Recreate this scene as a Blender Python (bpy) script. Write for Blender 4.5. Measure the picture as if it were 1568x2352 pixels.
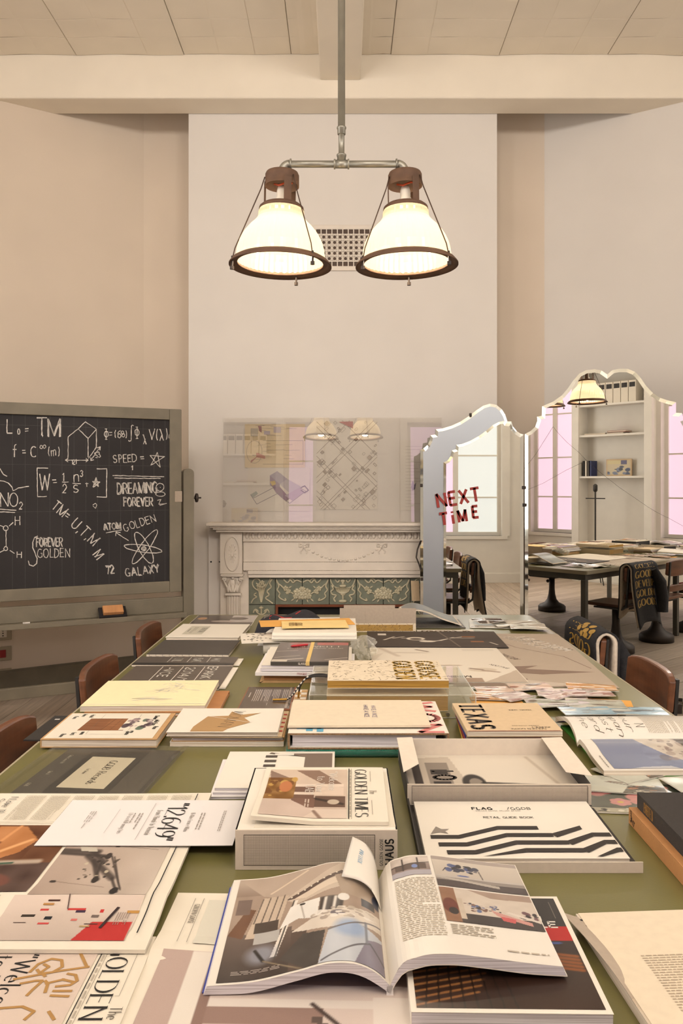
import bpy, math, random
import numpy as np
from mathutils import Vector, Matrix

for o in list(bpy.data.objects):
    bpy.data.objects.remove(o, do_unlink=True)
SC = bpy.context.scene
COL = SC.collection
random.seed(7)
RNG = np.random.default_rng(7)

# ------------------------------------------------------------------ camera
F, CX, HY, CAMZ, TZ = 1829.3, 787.0, 1116.0, 1.49, 0.77
H = CAMZ - TZ
cam = bpy.data.cameras.new('camera')
cam.sensor_fit = 'HORIZONTAL'
cam.sensor_width = 24.0
cam.lens = 28.0
cam.shift_x = -3.0 / 1568
cam.shift_y = -60.0 / 1568
cam.clip_start = 0.05
camo = bpy.data.objects.new('camera', cam)
camo.location = (0, 0, CAMZ)
camo.rotation_euler = (math.pi / 2, 0, 0)
COL.objects.link(camo)
SC.camera = camo

# ------------------------------------------------------------------ world, daylight and added fill at the windows, exposure
world = bpy.data.worlds.new('world')
SC.world = world
world.use_nodes = True
world.node_tree.nodes['Background'].inputs[0].default_value = (0.85, 0.82, 0.86, 1)
world.node_tree.nodes['Background'].inputs[1].default_value = 0.6
SC.view_settings.view_transform = 'Standard'
SC.view_settings.look = 'None'
SC.view_settings.gamma = 1.0
SC.view_settings.use_curve_mapping = False
SC.view_settings.exposure = -0.3
try:
    SC.cycles.use_denoising = True
    SC.cycles.use_adaptive_sampling = True
    SC.cycles.adaptive_threshold = 0.1
    SC.cycles.adaptive_min_samples = 16
    SC.cycles.max_bounces = 6
    SC.cycles.diffuse_bounces = 3
    SC.cycles.glossy_bounces = 4
    SC.cycles.transmission_bounces = 3
    SC.cycles.transparent_max_bounces = 16
    SC.cycles.sample_clamp_indirect = 6.0
    SC.cycles.caustics_reflective = False
    SC.cycles.caustics_refractive = False
except Exception:
    pass


def area_light(name, loc, rot, sx, sy, energy, color):
    l = bpy.data.lights.new(name, 'AREA')
    l.shape = 'RECTANGLE'
    l.size, l.size_y = sx, sy
    l.energy = energy
    l.color = color
    o = bpy.data.objects.new(name, l)
    o.location = loc
    o.rotation_euler = rot
    COL.objects.link(o)
    return o


YB = -0.9            # the window wall behind the camera
RX = math.pi / 2
area_light('window_daylight', (-3.17, 1.9, 2.05), (RX, 0, -RX), 1.9, 2.3, 62, (1.0, 0.95, 0.915))
area_light('window_daylight', (3.17, 1.6, 2.05), (RX, 0, RX), 1.9, 2.3, 28, (1.0, 0.95, 0.915))  # added fill light at the added right side window
area_light('window_daylight', (-2.81, YB + 0.05, 3.97), (math.radians(101), 0, 0), 0.7, 0.8, 52, (1.0, 0.952, 0.92))  # this and the next two: added fill lights before added transoms
area_light('window_daylight', (-0.68, YB + 0.05, 3.97), (math.radians(101), 0, 0), 0.45, 0.8, 40, (1.0, 0.952, 0.92))
area_light('window_daylight', (1.75, YB + 0.05, 3.97), (math.radians(101), 0, 0), 1.3, 0.8, 90, (1.0, 0.952, 0.92))
LAMP_W = 13.0


# ------------------------------------------------------------------ helpers
def lin(c):
    c = np.asarray(c, float) / 255.0
    return np.where(c <= 0.04045, c / 12.92, ((c + 0.055) / 1.055) ** 2.4)


def T(px, py, dz=0.0):
    """table point seen at a pixel, at height dz above the table top"""
    D = (H - dz) * F / (py - HY)
    return ((px - CX) * D / F, D)


def V(px, py, D):
    """x, z of a pixel at depth D"""
    return ((px - CX) * D / F, CAMZ - (py - HY) * D / F)


class MB:
    def __init__(s):
        s.v, s.f, s.c = [], [], []

    def add(s, vs, fs, col=None):
        b = len(s.v)
        s.v.extend([tuple(map(float, p)) for p in vs])
        for f in fs:
            s.f.append([i + b for i in f])
            s.c.append(col)
        return s

    def box(s, x0, y0, z0, x1, y1, z1, col=None):
        vs = [(x0, y0, z0), (x1, y0, z0), (x1, y1, z0), (x0, y1, z0), (x0, y0, z1), (x1, y0, z1), (x1, y1, z1), (x0, y1, z1)]
        return s.add(vs, [(3, 2, 1, 0), (4, 5, 6, 7), (0, 1, 5, 4), (1, 2, 6, 5), (2, 3, 7, 6), (3, 0, 4, 7)], col)

    def prism(s, poly, a0, a1, axis='z', col=None):
        n = len(poly)
        def P(p, a):
            return (p[0], p[1], a) if axis == 'z' else ((p[0], a, p[1]) if axis == 'y' else (a, p[0], p[1]))
        vs = [P(p, a0) for p in poly] + [P(p, a1) for p in poly]
        fs = [tuple(range(n))[::-1], tuple(range(n, 2 * n))] + [(i, (i + 1) % n, n + (i + 1) % n, n + i) for i in range(n)]
        return s.add(vs, fs, col)

    def tube(s, pts, r, n=8, col=None, closed=False):
        pts = [Vector(p) for p in pts]
        m = len(pts)
        rs = r if isinstance(r, (list, tuple)) else [r] * m
        vs, fs = [], []
        up = None
        for i, p in enumerate(pts):
            if closed:
                t = pts[(i + 1) % m] - pts[i - 1]
            else:
                t = pts[min(i + 1, m - 1)] - pts[max(i - 1, 0)]
            t = t.normalized() if t.length > 1e-9 else Vector((0, 0, 1))
            if up is None:
                up = Vector((0, 0, 1)) if abs(t.z) < 0.9 else Vector((1, 0, 0))
            a = t.cross(up)
            if a.length < 1e-6:
                a = t.cross(Vector((0.3, 0.9, 0.1)))
            a.normalize()
            b = a.cross(t).normalized()
            up = b
            for k in range(n):
                q = 2 * math.pi * k / n
                vs.append(p + a * (math.cos(q) * rs[i]) + b * (math.sin(q) * rs[i]))
        for i in range(m if closed else m - 1):
            j = (i + 1) % m
            for k in range(n):
                fs.append((i * n + k, i * n + (k + 1) % n, j * n + (k + 1) % n, j * n + k))
        if not closed:
            fs.append(tuple(range(n)))
            fs.append(tuple(range((m - 1) * n, m * n))[::-1])
        return s.add(vs, fs, col)

    def lathe(s, prof, n=24, c=(0, 0, 0), col=None, cap=True):
        vs, fs = [], []
        for r, z in prof:
            for k in range(n):
                q = 2 * math.pi * k / n
                vs.append((c[0] + r * math.cos(q), c[1] + r * math.sin(q), c[2] + z))
        for i in range(len(prof) - 1):
            for k in range(n):
                fs.append((i * n + k, i * n + (k + 1) % n, (i + 1) * n + (k + 1) % n, (i + 1) * n + k))
        if cap:
            fs.append(tuple(range(n))[::-1])
            fs.append(tuple(range((len(prof) - 1) * n, len(prof) * n)))
        return s.add(vs, fs, col)

    def ball(s, c, rx, ry, rz, nu=8, nv=5, col=None):
        vs, fs = [], []
        for j in range(nv + 1):
            a = math.pi * j / nv
            for i in range(nu):
                b = 2 * math.pi * i / nu
                vs.append((c[0] + rx * math.sin(a) * math.cos(b), c[1] + ry * math.sin(a) * math.sin(b), c[2] + rz * math.cos(a)))
        for j in range(nv):
            for i in range(nu):
                fs.append((j * nu + i, (j + 1) * nu + i, (j + 1) * nu + (i + 1) % nu, j * nu + (i + 1) % nu))
        return s.add(vs, fs, col)

    def grid(s, fn, nu, nv, col=None):
        vs = [fn(i / nu, j / nv) for j in range(nv + 1) for i in range(nu + 1)]
        fs = [(j * (nu + 1) + i, j * (nu + 1) + i + 1, (j + 1) * (nu + 1) + i + 1, (j + 1) * (nu + 1) + i) for j in range(nv) for i in range(nu)]
        return s.add(vs, fs, col)

    def slab(s, top, bot, nu, nv, col=None):
        """closed sheet between two height surfaces given as point functions of u, v"""
        n = (nu + 1) * (nv + 1)
        vs = [top(i / nu, j / nv) for j in range(nv + 1) for i in range(nu + 1)] + [bot(i / nu, j / nv) for j in range(nv + 1) for i in range(nu + 1)]
        I = lambda i, j: j * (nu + 1) + i
        fs = []
        for j in range(nv):
            for i in range(nu):
                fs.append((I(i, j), I(i + 1, j), I(i + 1, j + 1), I(i, j + 1)))
                fs.append((n + I(i, j), n + I(i, j + 1), n + I(i + 1, j + 1), n + I(i + 1, j)))
        for i in range(nu):
            fs.append((I(i, 0), n + I(i, 0), n + I(i + 1, 0), I(i + 1, 0)))
            fs.append((I(i, nv), I(i + 1, nv), n + I(i + 1, nv), n + I(i, nv)))
        for j in range(nv):
            fs.append((I(0, j), I(0, j + 1), n + I(0, j + 1), n + I(0, j)))
            fs.append((I(nu, j), n + I(nu, j), n + I(nu, j + 1), I(nu, j + 1)))
        return s.add(vs, fs, col)

    def build(s, name, mat, parent=None, smooth=False, bevel=0.0, fix=False):
        me = bpy.data.meshes.new(name)
        me.from_pydata(s.v, [], s.f)
        if any(c is not None for c in s.c):
            arr = np.ones((len(me.loops), 4), np.float32)
            k = 0
            for f, c in zip(s.f, s.c):
                n = len(f)
                if c is not None:
                    c = np.asarray(c, float)
                    arr[k:k + n, :3] = lin(c) * 0.84
                k += n
            at = me.color_attributes.new('Col', 'FLOAT_COLOR', 'CORNER')
            at.data.foreach_set('color', arr.ravel())
        if smooth:
            me.polygons.foreach_set('use_smooth', [True] * len(me.polygons))
        me.materials.append(mat if not isinstance(mat, str) else MAT[mat])
        o = bpy.data.objects.new(name, me)
        COL.objects.link(o)
        if fix:
            import bmesh
            bm = bmesh.new(); bm.from_mesh(me)
            bmesh.ops.recalc_face_normals(bm, faces=bm.faces)
            bm.to_mesh(me); bm.free()
        if parent is not None:
            o.parent = parent
        if bevel:
            m = o.modifiers.new('bevel', 'BEVEL')
            m.width = bevel
            m.segments = 2
            m.limit_method = 'ANGLE'
        return o


def thing(name, label, cat, loc=(0, 0, 0), rz=0.0, group=None):
    o = bpy.data.objects.new(name, None)
    o.empty_display_size = 0.05
    COL.objects.link(o)
    o.location = loc
    o.rotation_euler = (0, 0, rz)
    return tag(o, label, cat, group)


def tag(o, label, cat, group=None):
    o['label'] = label
    o['category'] = cat
    if group:
        o['group'] = group
    return o


def struct(o, label=None):
    o['kind'] = 'structure'
    if label:
        o['label'] = label
    return o


def root(name):
    o = bpy.data.objects.new(name, None)
    COL.objects.link(o)
    return struct(o)


# ------------------------------------------------------------------ materials
MAT = {}


def mk(name, col, rough=0.6, metal=0.0, var=0.06, scale=6.0, bump=0.0, bscale=80.0, stretch=None, spec=0.5, coat=0.0, col2=None, detail=2.0):
    m = bpy.data.materials.new(name)
    m.use_nodes = True
    nt = m.node_tree
    b = nt.nodes['Principled BSDF']
    b.inputs['Roughness'].default_value = rough
    b.inputs['Metallic'].default_value = metal
    b.inputs['Specular IOR Level'].default_value = spec
    if coat:
        b.inputs['Coat Weight'].default_value = coat
        b.inputs['Coat Roughness'].default_value = 0.15
    tc = nt.nodes.new('ShaderNodeTexCoord')
    mp = nt.nodes.new('ShaderNodeMapping')
    if stretch:
        mp.inputs['Scale'].default_value = stretch
    nt.links.new(tc.outputs['Object'], mp.inputs[0])
    nz = nt.nodes.new('ShaderNodeTexNoise')
    nz.inputs['Scale'].default_value = scale
    nz.inputs['Detail'].default_value = detail
    nt.links.new(mp.outputs[0], nz.inputs['Vector'])
    rp = nt.nodes.new('ShaderNodeValToRGB')
    c = lin(col)
    if col2 is not None:
        a, d = c, lin(col2)
    else:
        a, d = np.clip(c * (1 - var), 0, 1), np.clip(c * (1 + var), 0, 1)
    rp.color_ramp.elements[0].position = 0.3
    rp.color_ramp.elements[1].position = 0.7
    rp.color_ramp.elements[0].color = (*a, 1)
    rp.color_ramp.elements[1].color = (*d, 1)
    nt.links.new(nz.outputs['Fac'], rp.inputs[0])
    nt.links.new(rp.outputs[0], b.inputs['Base Color'])
    if bump:
        n2 = nt.nodes.new('ShaderNodeTexNoise')
        n2.inputs['Scale'].default_value = bscale
        nt.links.new(mp.outputs[0], n2.inputs['Vector'])
        bp = nt.nodes.new('ShaderNodeBump')
        bp.inputs['Strength'].default_value = bump
        bp.inputs['Distance'].default_value = 0.01
        nt.links.new(n2.outputs['Fac'], bp.inputs['Height'])
        nt.links.new(bp.outputs[0], b.inputs['Normal'])
    MAT[name] = m
    return m


def mk_print(name, rough, spec=0.5):
    m = bpy.data.materials.new(name)
    m.use_nodes = True
    nt = m.node_tree
    b = nt.nodes['Principled BSDF']
    b.inputs['Roughness'].default_value = rough
    b.inputs['Specular IOR Level'].default_value = spec
    a = nt.nodes.new('ShaderNodeVertexColor')
    a.layer_name = 'Col'
    nz = nt.nodes.new('ShaderNodeTexNoise')
    nz.inputs['Scale'].default_value = 400
    mx = nt.nodes.new('ShaderNodeMix')
    mx.data_type = 'RGBA'
    mx.blend_type = 'SOFT_LIGHT'
    mx.inputs['Factor'].default_value = 0.12
    nt.links.new(a.outputs[0], mx.inputs[6])
    nt.links.new(nz.outputs['Fac'], mx.inputs[7])
    nt.links.new(mx.outputs[2], b.inputs['Base Color'])
    MAT[name] = m


def mk_emit(name, col, strength, var=0.0):
    m = bpy.data.materials.new(name)
    m.use_nodes = True
    nt = m.node_tree
    b = nt.nodes['Principled BSDF']
    b.inputs['Base Color'].default_value = (*(lin(col) * 0.5), 1)
    b.inputs['Emission Color'].default_value = (*lin(col), 1)
    b.inputs['Emission Strength'].default_value = strength
    m.cycles.emission_sampling = 'NONE'
    b.inputs['Roughness'].default_value = 0.2
    MAT[name] = m


def mk_clear(name, col, refl=0.08, rough=0.02, tint=1.0, ior=1.45, haze=0.0):
    """thin clear sheet: transparent with fresnel reflection"""
    m = bpy.data.materials.new(name)
    m.use_nodes = True
    nt = m.node_tree
    nt.nodes.remove(nt.nodes['Principled BSDF'])
    out = nt.nodes['Material Output']
    tr = nt.nodes.new('ShaderNodeBsdfTransparent')
    tr.inputs[0].default_value = (*(lin(col) * tint), 1)
    gl = nt.nodes.new('ShaderNodeBsdfGlossy')
    gl.inputs['Roughness'].default_value = rough
    fr = nt.nodes.new('ShaderNodeFresnel')
    fr.inputs[0].default_value = ior
    ad = nt.nodes.new('ShaderNodeMath')
    ad.operation = 'ADD'
    ad.use_clamp = True
    ad.inputs[1].default_value = refl
    nt.links.new(fr.outputs[0], ad.inputs[0])
    mx = nt.nodes.new('ShaderNodeMixShader')
    ge = nt.nodes.new('ShaderNodeNewGeometry')
    sb = nt.nodes.new('ShaderNodeMath')
    sb.operation = 'SUBTRACT'
    sb.inputs[0].default_value = 1.0
    nt.links.new(ge.outputs['Backfacing'], sb.inputs[1])
    ml = nt.nodes.new('ShaderNodeMath')
    ml.operation = 'MULTIPLY'
    nt.links.new(ad.outputs[0], ml.inputs[0])
    nt.links.new(sb.outputs[0], ml.inputs[1])
    nt.links.new(ml.outputs[0], mx.inputs[0])
    nt.links.new(tr.outputs[0], mx.inputs[1])
    nt.links.new(gl.outputs[0], mx.inputs[2])
    if haze:
        df = nt.nodes.new('ShaderNodeBsdfDiffuse')
        df.inputs[0].default_value = (0.85, 0.83, 0.78, 1)
        m2 = nt.nodes.new('ShaderNodeMixShader')
        m2.inputs[0].default_value = haze
        nt.links.new(mx.outputs[0], m2.inputs[1])
        nt.links.new(df.outputs[0], m2.inputs[2])
        mx = m2
    nt.links.new(mx.outputs[0], out.inputs[0])
    MAT[name] = m


def mk_shade():
    """prismatic lamp glass lit from within by its bulb"""
    m = bpy.data.materials.new('prismatic_glass')
    m.use_nodes = True
    nt = m.node_tree
    nt.nodes.remove(nt.nodes['Principled BSDF'])
    out = nt.nodes['Material Output']
    tr = nt.nodes.new('ShaderNodeBsdfTranslucent')
    tr.inputs[0].default_value = (0.36, 0.30, 0.205, 1)
    df = nt.nodes.new('ShaderNodeBsdfDiffuse')
    df.inputs[0].default_value = (0.36, 0.31, 0.23, 1)
    gl = nt.nodes.new('ShaderNodeBsdfGlossy')
    gl.inputs['Roughness'].default_value = 0.15
    m1 = nt.nodes.new('ShaderNodeMixShader')
    m1.inputs[0].default_value = 0.5
    m2 = nt.nodes.new('ShaderNodeMixShader')
    m2.inputs[0].default_value = 0.06
    em = nt.nodes.new('ShaderNodeEmission')
    em.inputs[0].default_value = (1.0, 0.86, 0.62, 1)
    em.inputs[1].default_value = 0.25
    ad = nt.nodes.new('ShaderNodeAddShader')
    nt.links.new(tr.outputs[0], m1.inputs[1])
    nt.links.new(df.outputs[0], m1.inputs[2])
    nt.links.new(m1.outputs[0], m2.inputs[1])
    nt.links.new(gl.outputs[0], m2.inputs[2])
    nt.links.new(m2.outputs[0], ad.inputs[0])
    nt.links.new(em.outputs[0], ad.inputs[1])
    nt.links.new(ad.outputs[0], out.inputs[0])
    MAT['shade'] = m


mk('wall', (231, 223, 213), 0.85, var=0.02, scale=2.5)
mk('wall_tan', (228, 211, 190), 0.85, var=0.03, scale=2.0)
mk('ceiling_paint', (246, 234, 214), 0.85, var=0.03, scale=3.0)
mk('white_paint', (232, 222, 208), 0.5, var=0.03, scale=5)
mk('trim_white', (236, 230, 220), 0.5, var=0.03, scale=5)
mk('mantel_paint', (233, 221, 205), 0.5, var=0.035, scale=9, bump=0.06, bscale=120)
mk('grey_paint', (122, 113, 95), 0.55, var=0.12, scale=7, bump=0.08, bscale=90)
mk('slate', (40, 36, 36), 0.75, var=0.28, scale=2.2, detail=6)
mk('chalk', (214, 206, 196), 0.95, var=0.2, scale=60)
mk('chalk_faint', (92, 88, 86), 0.95, var=0.2, scale=60)
mk('floor_wood', (190, 174, 156), 0.5, var=0.16, scale=3, stretch=(14, 1, 1), bump=0.1, bscale=20)
mk('floor_wood_b', (176, 159, 141), 0.5, var=0.16, scale=3, stretch=(14, 1, 1), bump=0.1, bscale=20)
mk('linoleum', (113, 107, 62), 0.3, var=0.06, scale=2.5, bump=0.02, bscale=200)
mk('table_edge', (170, 158, 132), 0.5, var=0.06, scale=8)
mk('steel_dark', (62, 60, 58), 0.45, metal=0.6, var=0.12, scale=9)
mk('steel_grey', (96, 92, 84), 0.5, metal=0.2, var=0.08, scale=9)
mk('chair_wood', (106, 64, 40), 0.38, var=0.35, scale=5, stretch=(1, 1, 6), coat=0.2, detail=6)
mk('cast_iron', (58, 48, 42), 0.55, metal=0.3, var=0.15, scale=9)
mk('red_cushion', (170, 30, 40), 0.9, var=0.15, scale=20, bump=0.2)
mk('galv', (150, 146, 134), 0.42, metal=0.75, var=0.14, scale=12)
mk('rust', (100, 74, 56), 0.7, metal=0.25, var=0.22, scale=14, bump=0.15, bscale=150)
mk('brass', (176, 136, 62), 0.35, metal=0.9, var=0.1, scale=10)
mk('wire', (74, 54, 42), 0.5, metal=0.5, var=0.1, scale=10)
mk('porcelain', (232, 222, 204), 0.4, var=0.02)
mk('orange_wire', (208, 84, 40), 0.5, var=0.05)
mk('soot', (22, 20, 18), 0.9, var=0.2, scale=6)  # near-black for the firebox back, small holes and floor underlay
mk('copper', (128, 74, 50), 0.45, metal=0.5, var=0.15, scale=8)
mk('tile_glaze', (124, 128, 112), 0.3, var=0.16, scale=16, coat=0.3)
mk('tile_relief', (196, 186, 156), 0.3, var=0.14, scale=24, coat=0.3)
mk('paper', (231, 222, 207), 0.75, var=0.015, scale=8)
mk('paper_cool', (231, 225, 221), 0.7, var=0.012, scale=8)
mk('newsprint', (228, 218, 199), 0.85, var=0.025, scale=10, bump=0.05, bscale=40)
mk('glossy_page', (229, 221, 208), 0.35, var=0.012, scale=8)
mk('kraft', (192, 152, 104), 0.8, var=0.06, scale=30)
mk('kraft_light', (214, 188, 152), 0.8, var=0.03, scale=60)
mk('kraft_dark', (178, 124, 78), 0.8, var=0.06, scale=30)
mk('board_grey', (176, 160, 142), 0.8, var=0.04, scale=80)
mk('corrugated', (142, 112, 80), 0.9, var=0.3, scale=200)
mk('black_card', (46, 42, 40), 0.6, var=0.08, scale=60)
mk('black_cloth', (52, 47, 43), 0.85, var=0.1, scale=200, bump=0.15, bscale=600)
mk('charcoal', (74, 68, 62), 0.55, var=0.05, scale=30)
mk('taupe', (112, 98, 86), 0.45, var=0.05, scale=30)
mk('pale_yellow', (240, 227, 182), 0.75, var=0.015, scale=40)
mk('manila', (238, 208, 140), 0.75, var=0.03, scale=20)
mk('orange_env', (228, 168, 84), 0.75, var=0.04, scale=20)
mk('gold_leaf', (176, 132, 52), 0.35, metal=0.7, var=0.2, scale=120)
mk('cream_flake', (226, 210, 184), 0.7, var=0.03, scale=60)
mk('brown_frame', (146, 92, 66), 0.5, var=0.08, scale=20)
mk('navy', (44, 52, 96), 0.5, var=0.08)
mk('ultramarine', (52, 66, 150), 0.5, var=0.08)
mk('crimson', (150, 36, 40), 0.5, var=0.08)
mk('mustard', (206, 164, 62), 0.6, var=0.06)
mk('leaf_green', (78, 158, 58), 0.5, var=0.1)
mk('purple', (98, 72, 132), 0.5, var=0.08)
mk('denim_black', (38, 36, 38), 0.9, var=0.2, scale=60, bump=0.3, bscale=200)
mk('lining', (222, 206, 186), 0.9, var=0.06, scale=60, bump=0.2, bscale=200)
mk('gold_print', (176, 138, 60), 0.6, var=0.12, scale=40)
mk('lipstick', (164, 52, 44), 0.45, var=0.14, scale=60)
mk('tan_leather', (188, 134, 84), 0.55, var=0.07, scale=14, bump=0.08, bscale=150)
mk('eraser_felt', (34, 30, 30), 0.95, var=0.1)
mk('eraser_wood', (200, 142, 92), 0.6, var=0.1, scale=8, stretch=(6, 1, 1))
mk('switch_plate', (170, 156, 132), 0.5, var=0.04)
mk('switch_red', (150, 30, 30), 0.4, var=0.05)
mk('ink', (40, 36, 34), 0.6, var=0.05)
mk('white_cloth', (238, 230, 218), 0.9, var=0.03, scale=20, bump=0.2, bscale=60)
mk('tee_black', (40, 38, 44), 0.9, var=0.12, scale=30, bump=0.2, bscale=120)
mk('rubber_band', (226, 192, 120), 0.7, var=0.04)
mk('red_plastic', (186, 36, 46), 0.35, var=0.04)
mk('board_cream', (226, 212, 194), 0.8, var=0.03, scale=60)
mk('board_pale', (208, 194, 176), 0.8, var=0.03, scale=80)
mk('frosted_silver', (172, 177, 182), 0.42, metal=0.85, var=0.015, scale=3)  # satin silver whose even grey stands in for a reflected wall
mk('mirror', (243, 243, 238), 0.0, metal=1.0, var=0.0)
mk('mirror_bevel', (232, 236, 232), 0.04, metal=1.0, var=0.02, scale=4)
mk('mirror_back', (60, 54, 48), 0.8, var=0.05)
mk_print('print_matte', 0.75)
mk_print('print_news', 0.85, 0.3)
mk_print('print_gloss', 0.32)
mk_print('print_slick', 0.18)
mk_emit('pink_pane', (243, 210, 230), 1.25)
mk_emit('white_pane', (240, 242, 238), 1.0)
mk_clear('acrylic', (252, 251, 246), 0.01, 0.03, ior=1.4, haze=0.05)
mk_clear('glass_sheet', (255, 254, 253), 0.24, 0.0, haze=0.03)
mk_clear('film', (250, 249, 244), 0.0, 0.12, ior=1.22, haze=0.02)
mk_clear('crinkled_film', (250, 249, 244), 0.05, 0.2, ior=1.4, haze=0.14)
mk_clear('acrylic_edge', (250, 249, 244), 0.1, 0.1, haze=0.5)
mk_shade()


def mk_pages(name, col, dark, scale):
    """page edges: fine horizontal lines"""
    m = mk(name, col, 0.8, var=0.02)
    nt = m.node_tree
    b = nt.nodes['Principled BSDF']
    tc = nt.nodes.new('ShaderNodeTexCoord')
    mp = nt.nodes.new('ShaderNodeMapping')
    mp.inputs['Scale'].default_value = (3, 3, scale)
    nz = nt.nodes.new('ShaderNodeTexNoise')
    nz.inputs['Scale'].default_value = 1.0
    nz.inputs['Detail'].default_value = 6
    rp = nt.nodes.new('ShaderNodeValToRGB')
    rp.color_ramp.elements[0].position = 0.38
    rp.color_ramp.elements[1].position = 0.56
    rp.color_ramp.elements[0].color = (*lin(dark), 1)
    rp.color_ramp.elements[1].color = (*lin(col), 1)
    nt.links.new(tc.outputs['Object'], mp.inputs[0])
    nt.links.new(mp.outputs[0], nz.inputs['Vector'])
    nt.links.new(nz.outputs['Fac'], rp.inputs[0])
    nt.links.new(rp.outputs[0], b.inputs['Base Color'])


mk_pages('pages', (236, 224, 206), (196, 178, 156), 900)
mk_pages('pages_cool', (226, 220, 222), (178, 168, 168), 700)
mk_pages('pages_gold', (190, 146, 62), (146, 104, 40), 700)
mk_pages('pages_grey', (206, 192, 174), (158, 142, 124), 800)


def mk_bubble():
    m = mk('bubble_wrap', (22, 128, 100), 0.25, var=0.15, scale=30, coat=0.5)
    nt = m.node_tree
    b = nt.nodes['Principled BSDF']
    vo = nt.nodes.new('ShaderNodeTexVoronoi')
    vo.inputs['Scale'].default_value = 90
    bp = nt.nodes.new('ShaderNodeBump')
    bp.inputs['Strength'].default_value = 0.7
    bp.inputs['Distance'].default_value = 0.01
    bp.invert = True
    nt.links.new(vo.outputs['Distance'], bp.inputs['Height'])
    nt.links.new(bp.outputs[0], b.inputs['Normal'])


mk_bubble()


# ------------------------------------------------------------------ lettering: a single-line alphabet drawn as ribbons
def arc(cx, cy, rx, ry, a0, a1, n=10):
    return [(cx + rx * math.cos(math.radians(a0 + (a1 - a0) * i / n)), cy + ry * math.sin(math.radians(a0 + (a1 - a0) * i / n))) for i in range(n + 1)]


def O_(w, h=1.0, y=0.0, n=18):
    return arc(w / 2, y + h / 2, w / 2, h / 2, 90, 450, n)


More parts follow.
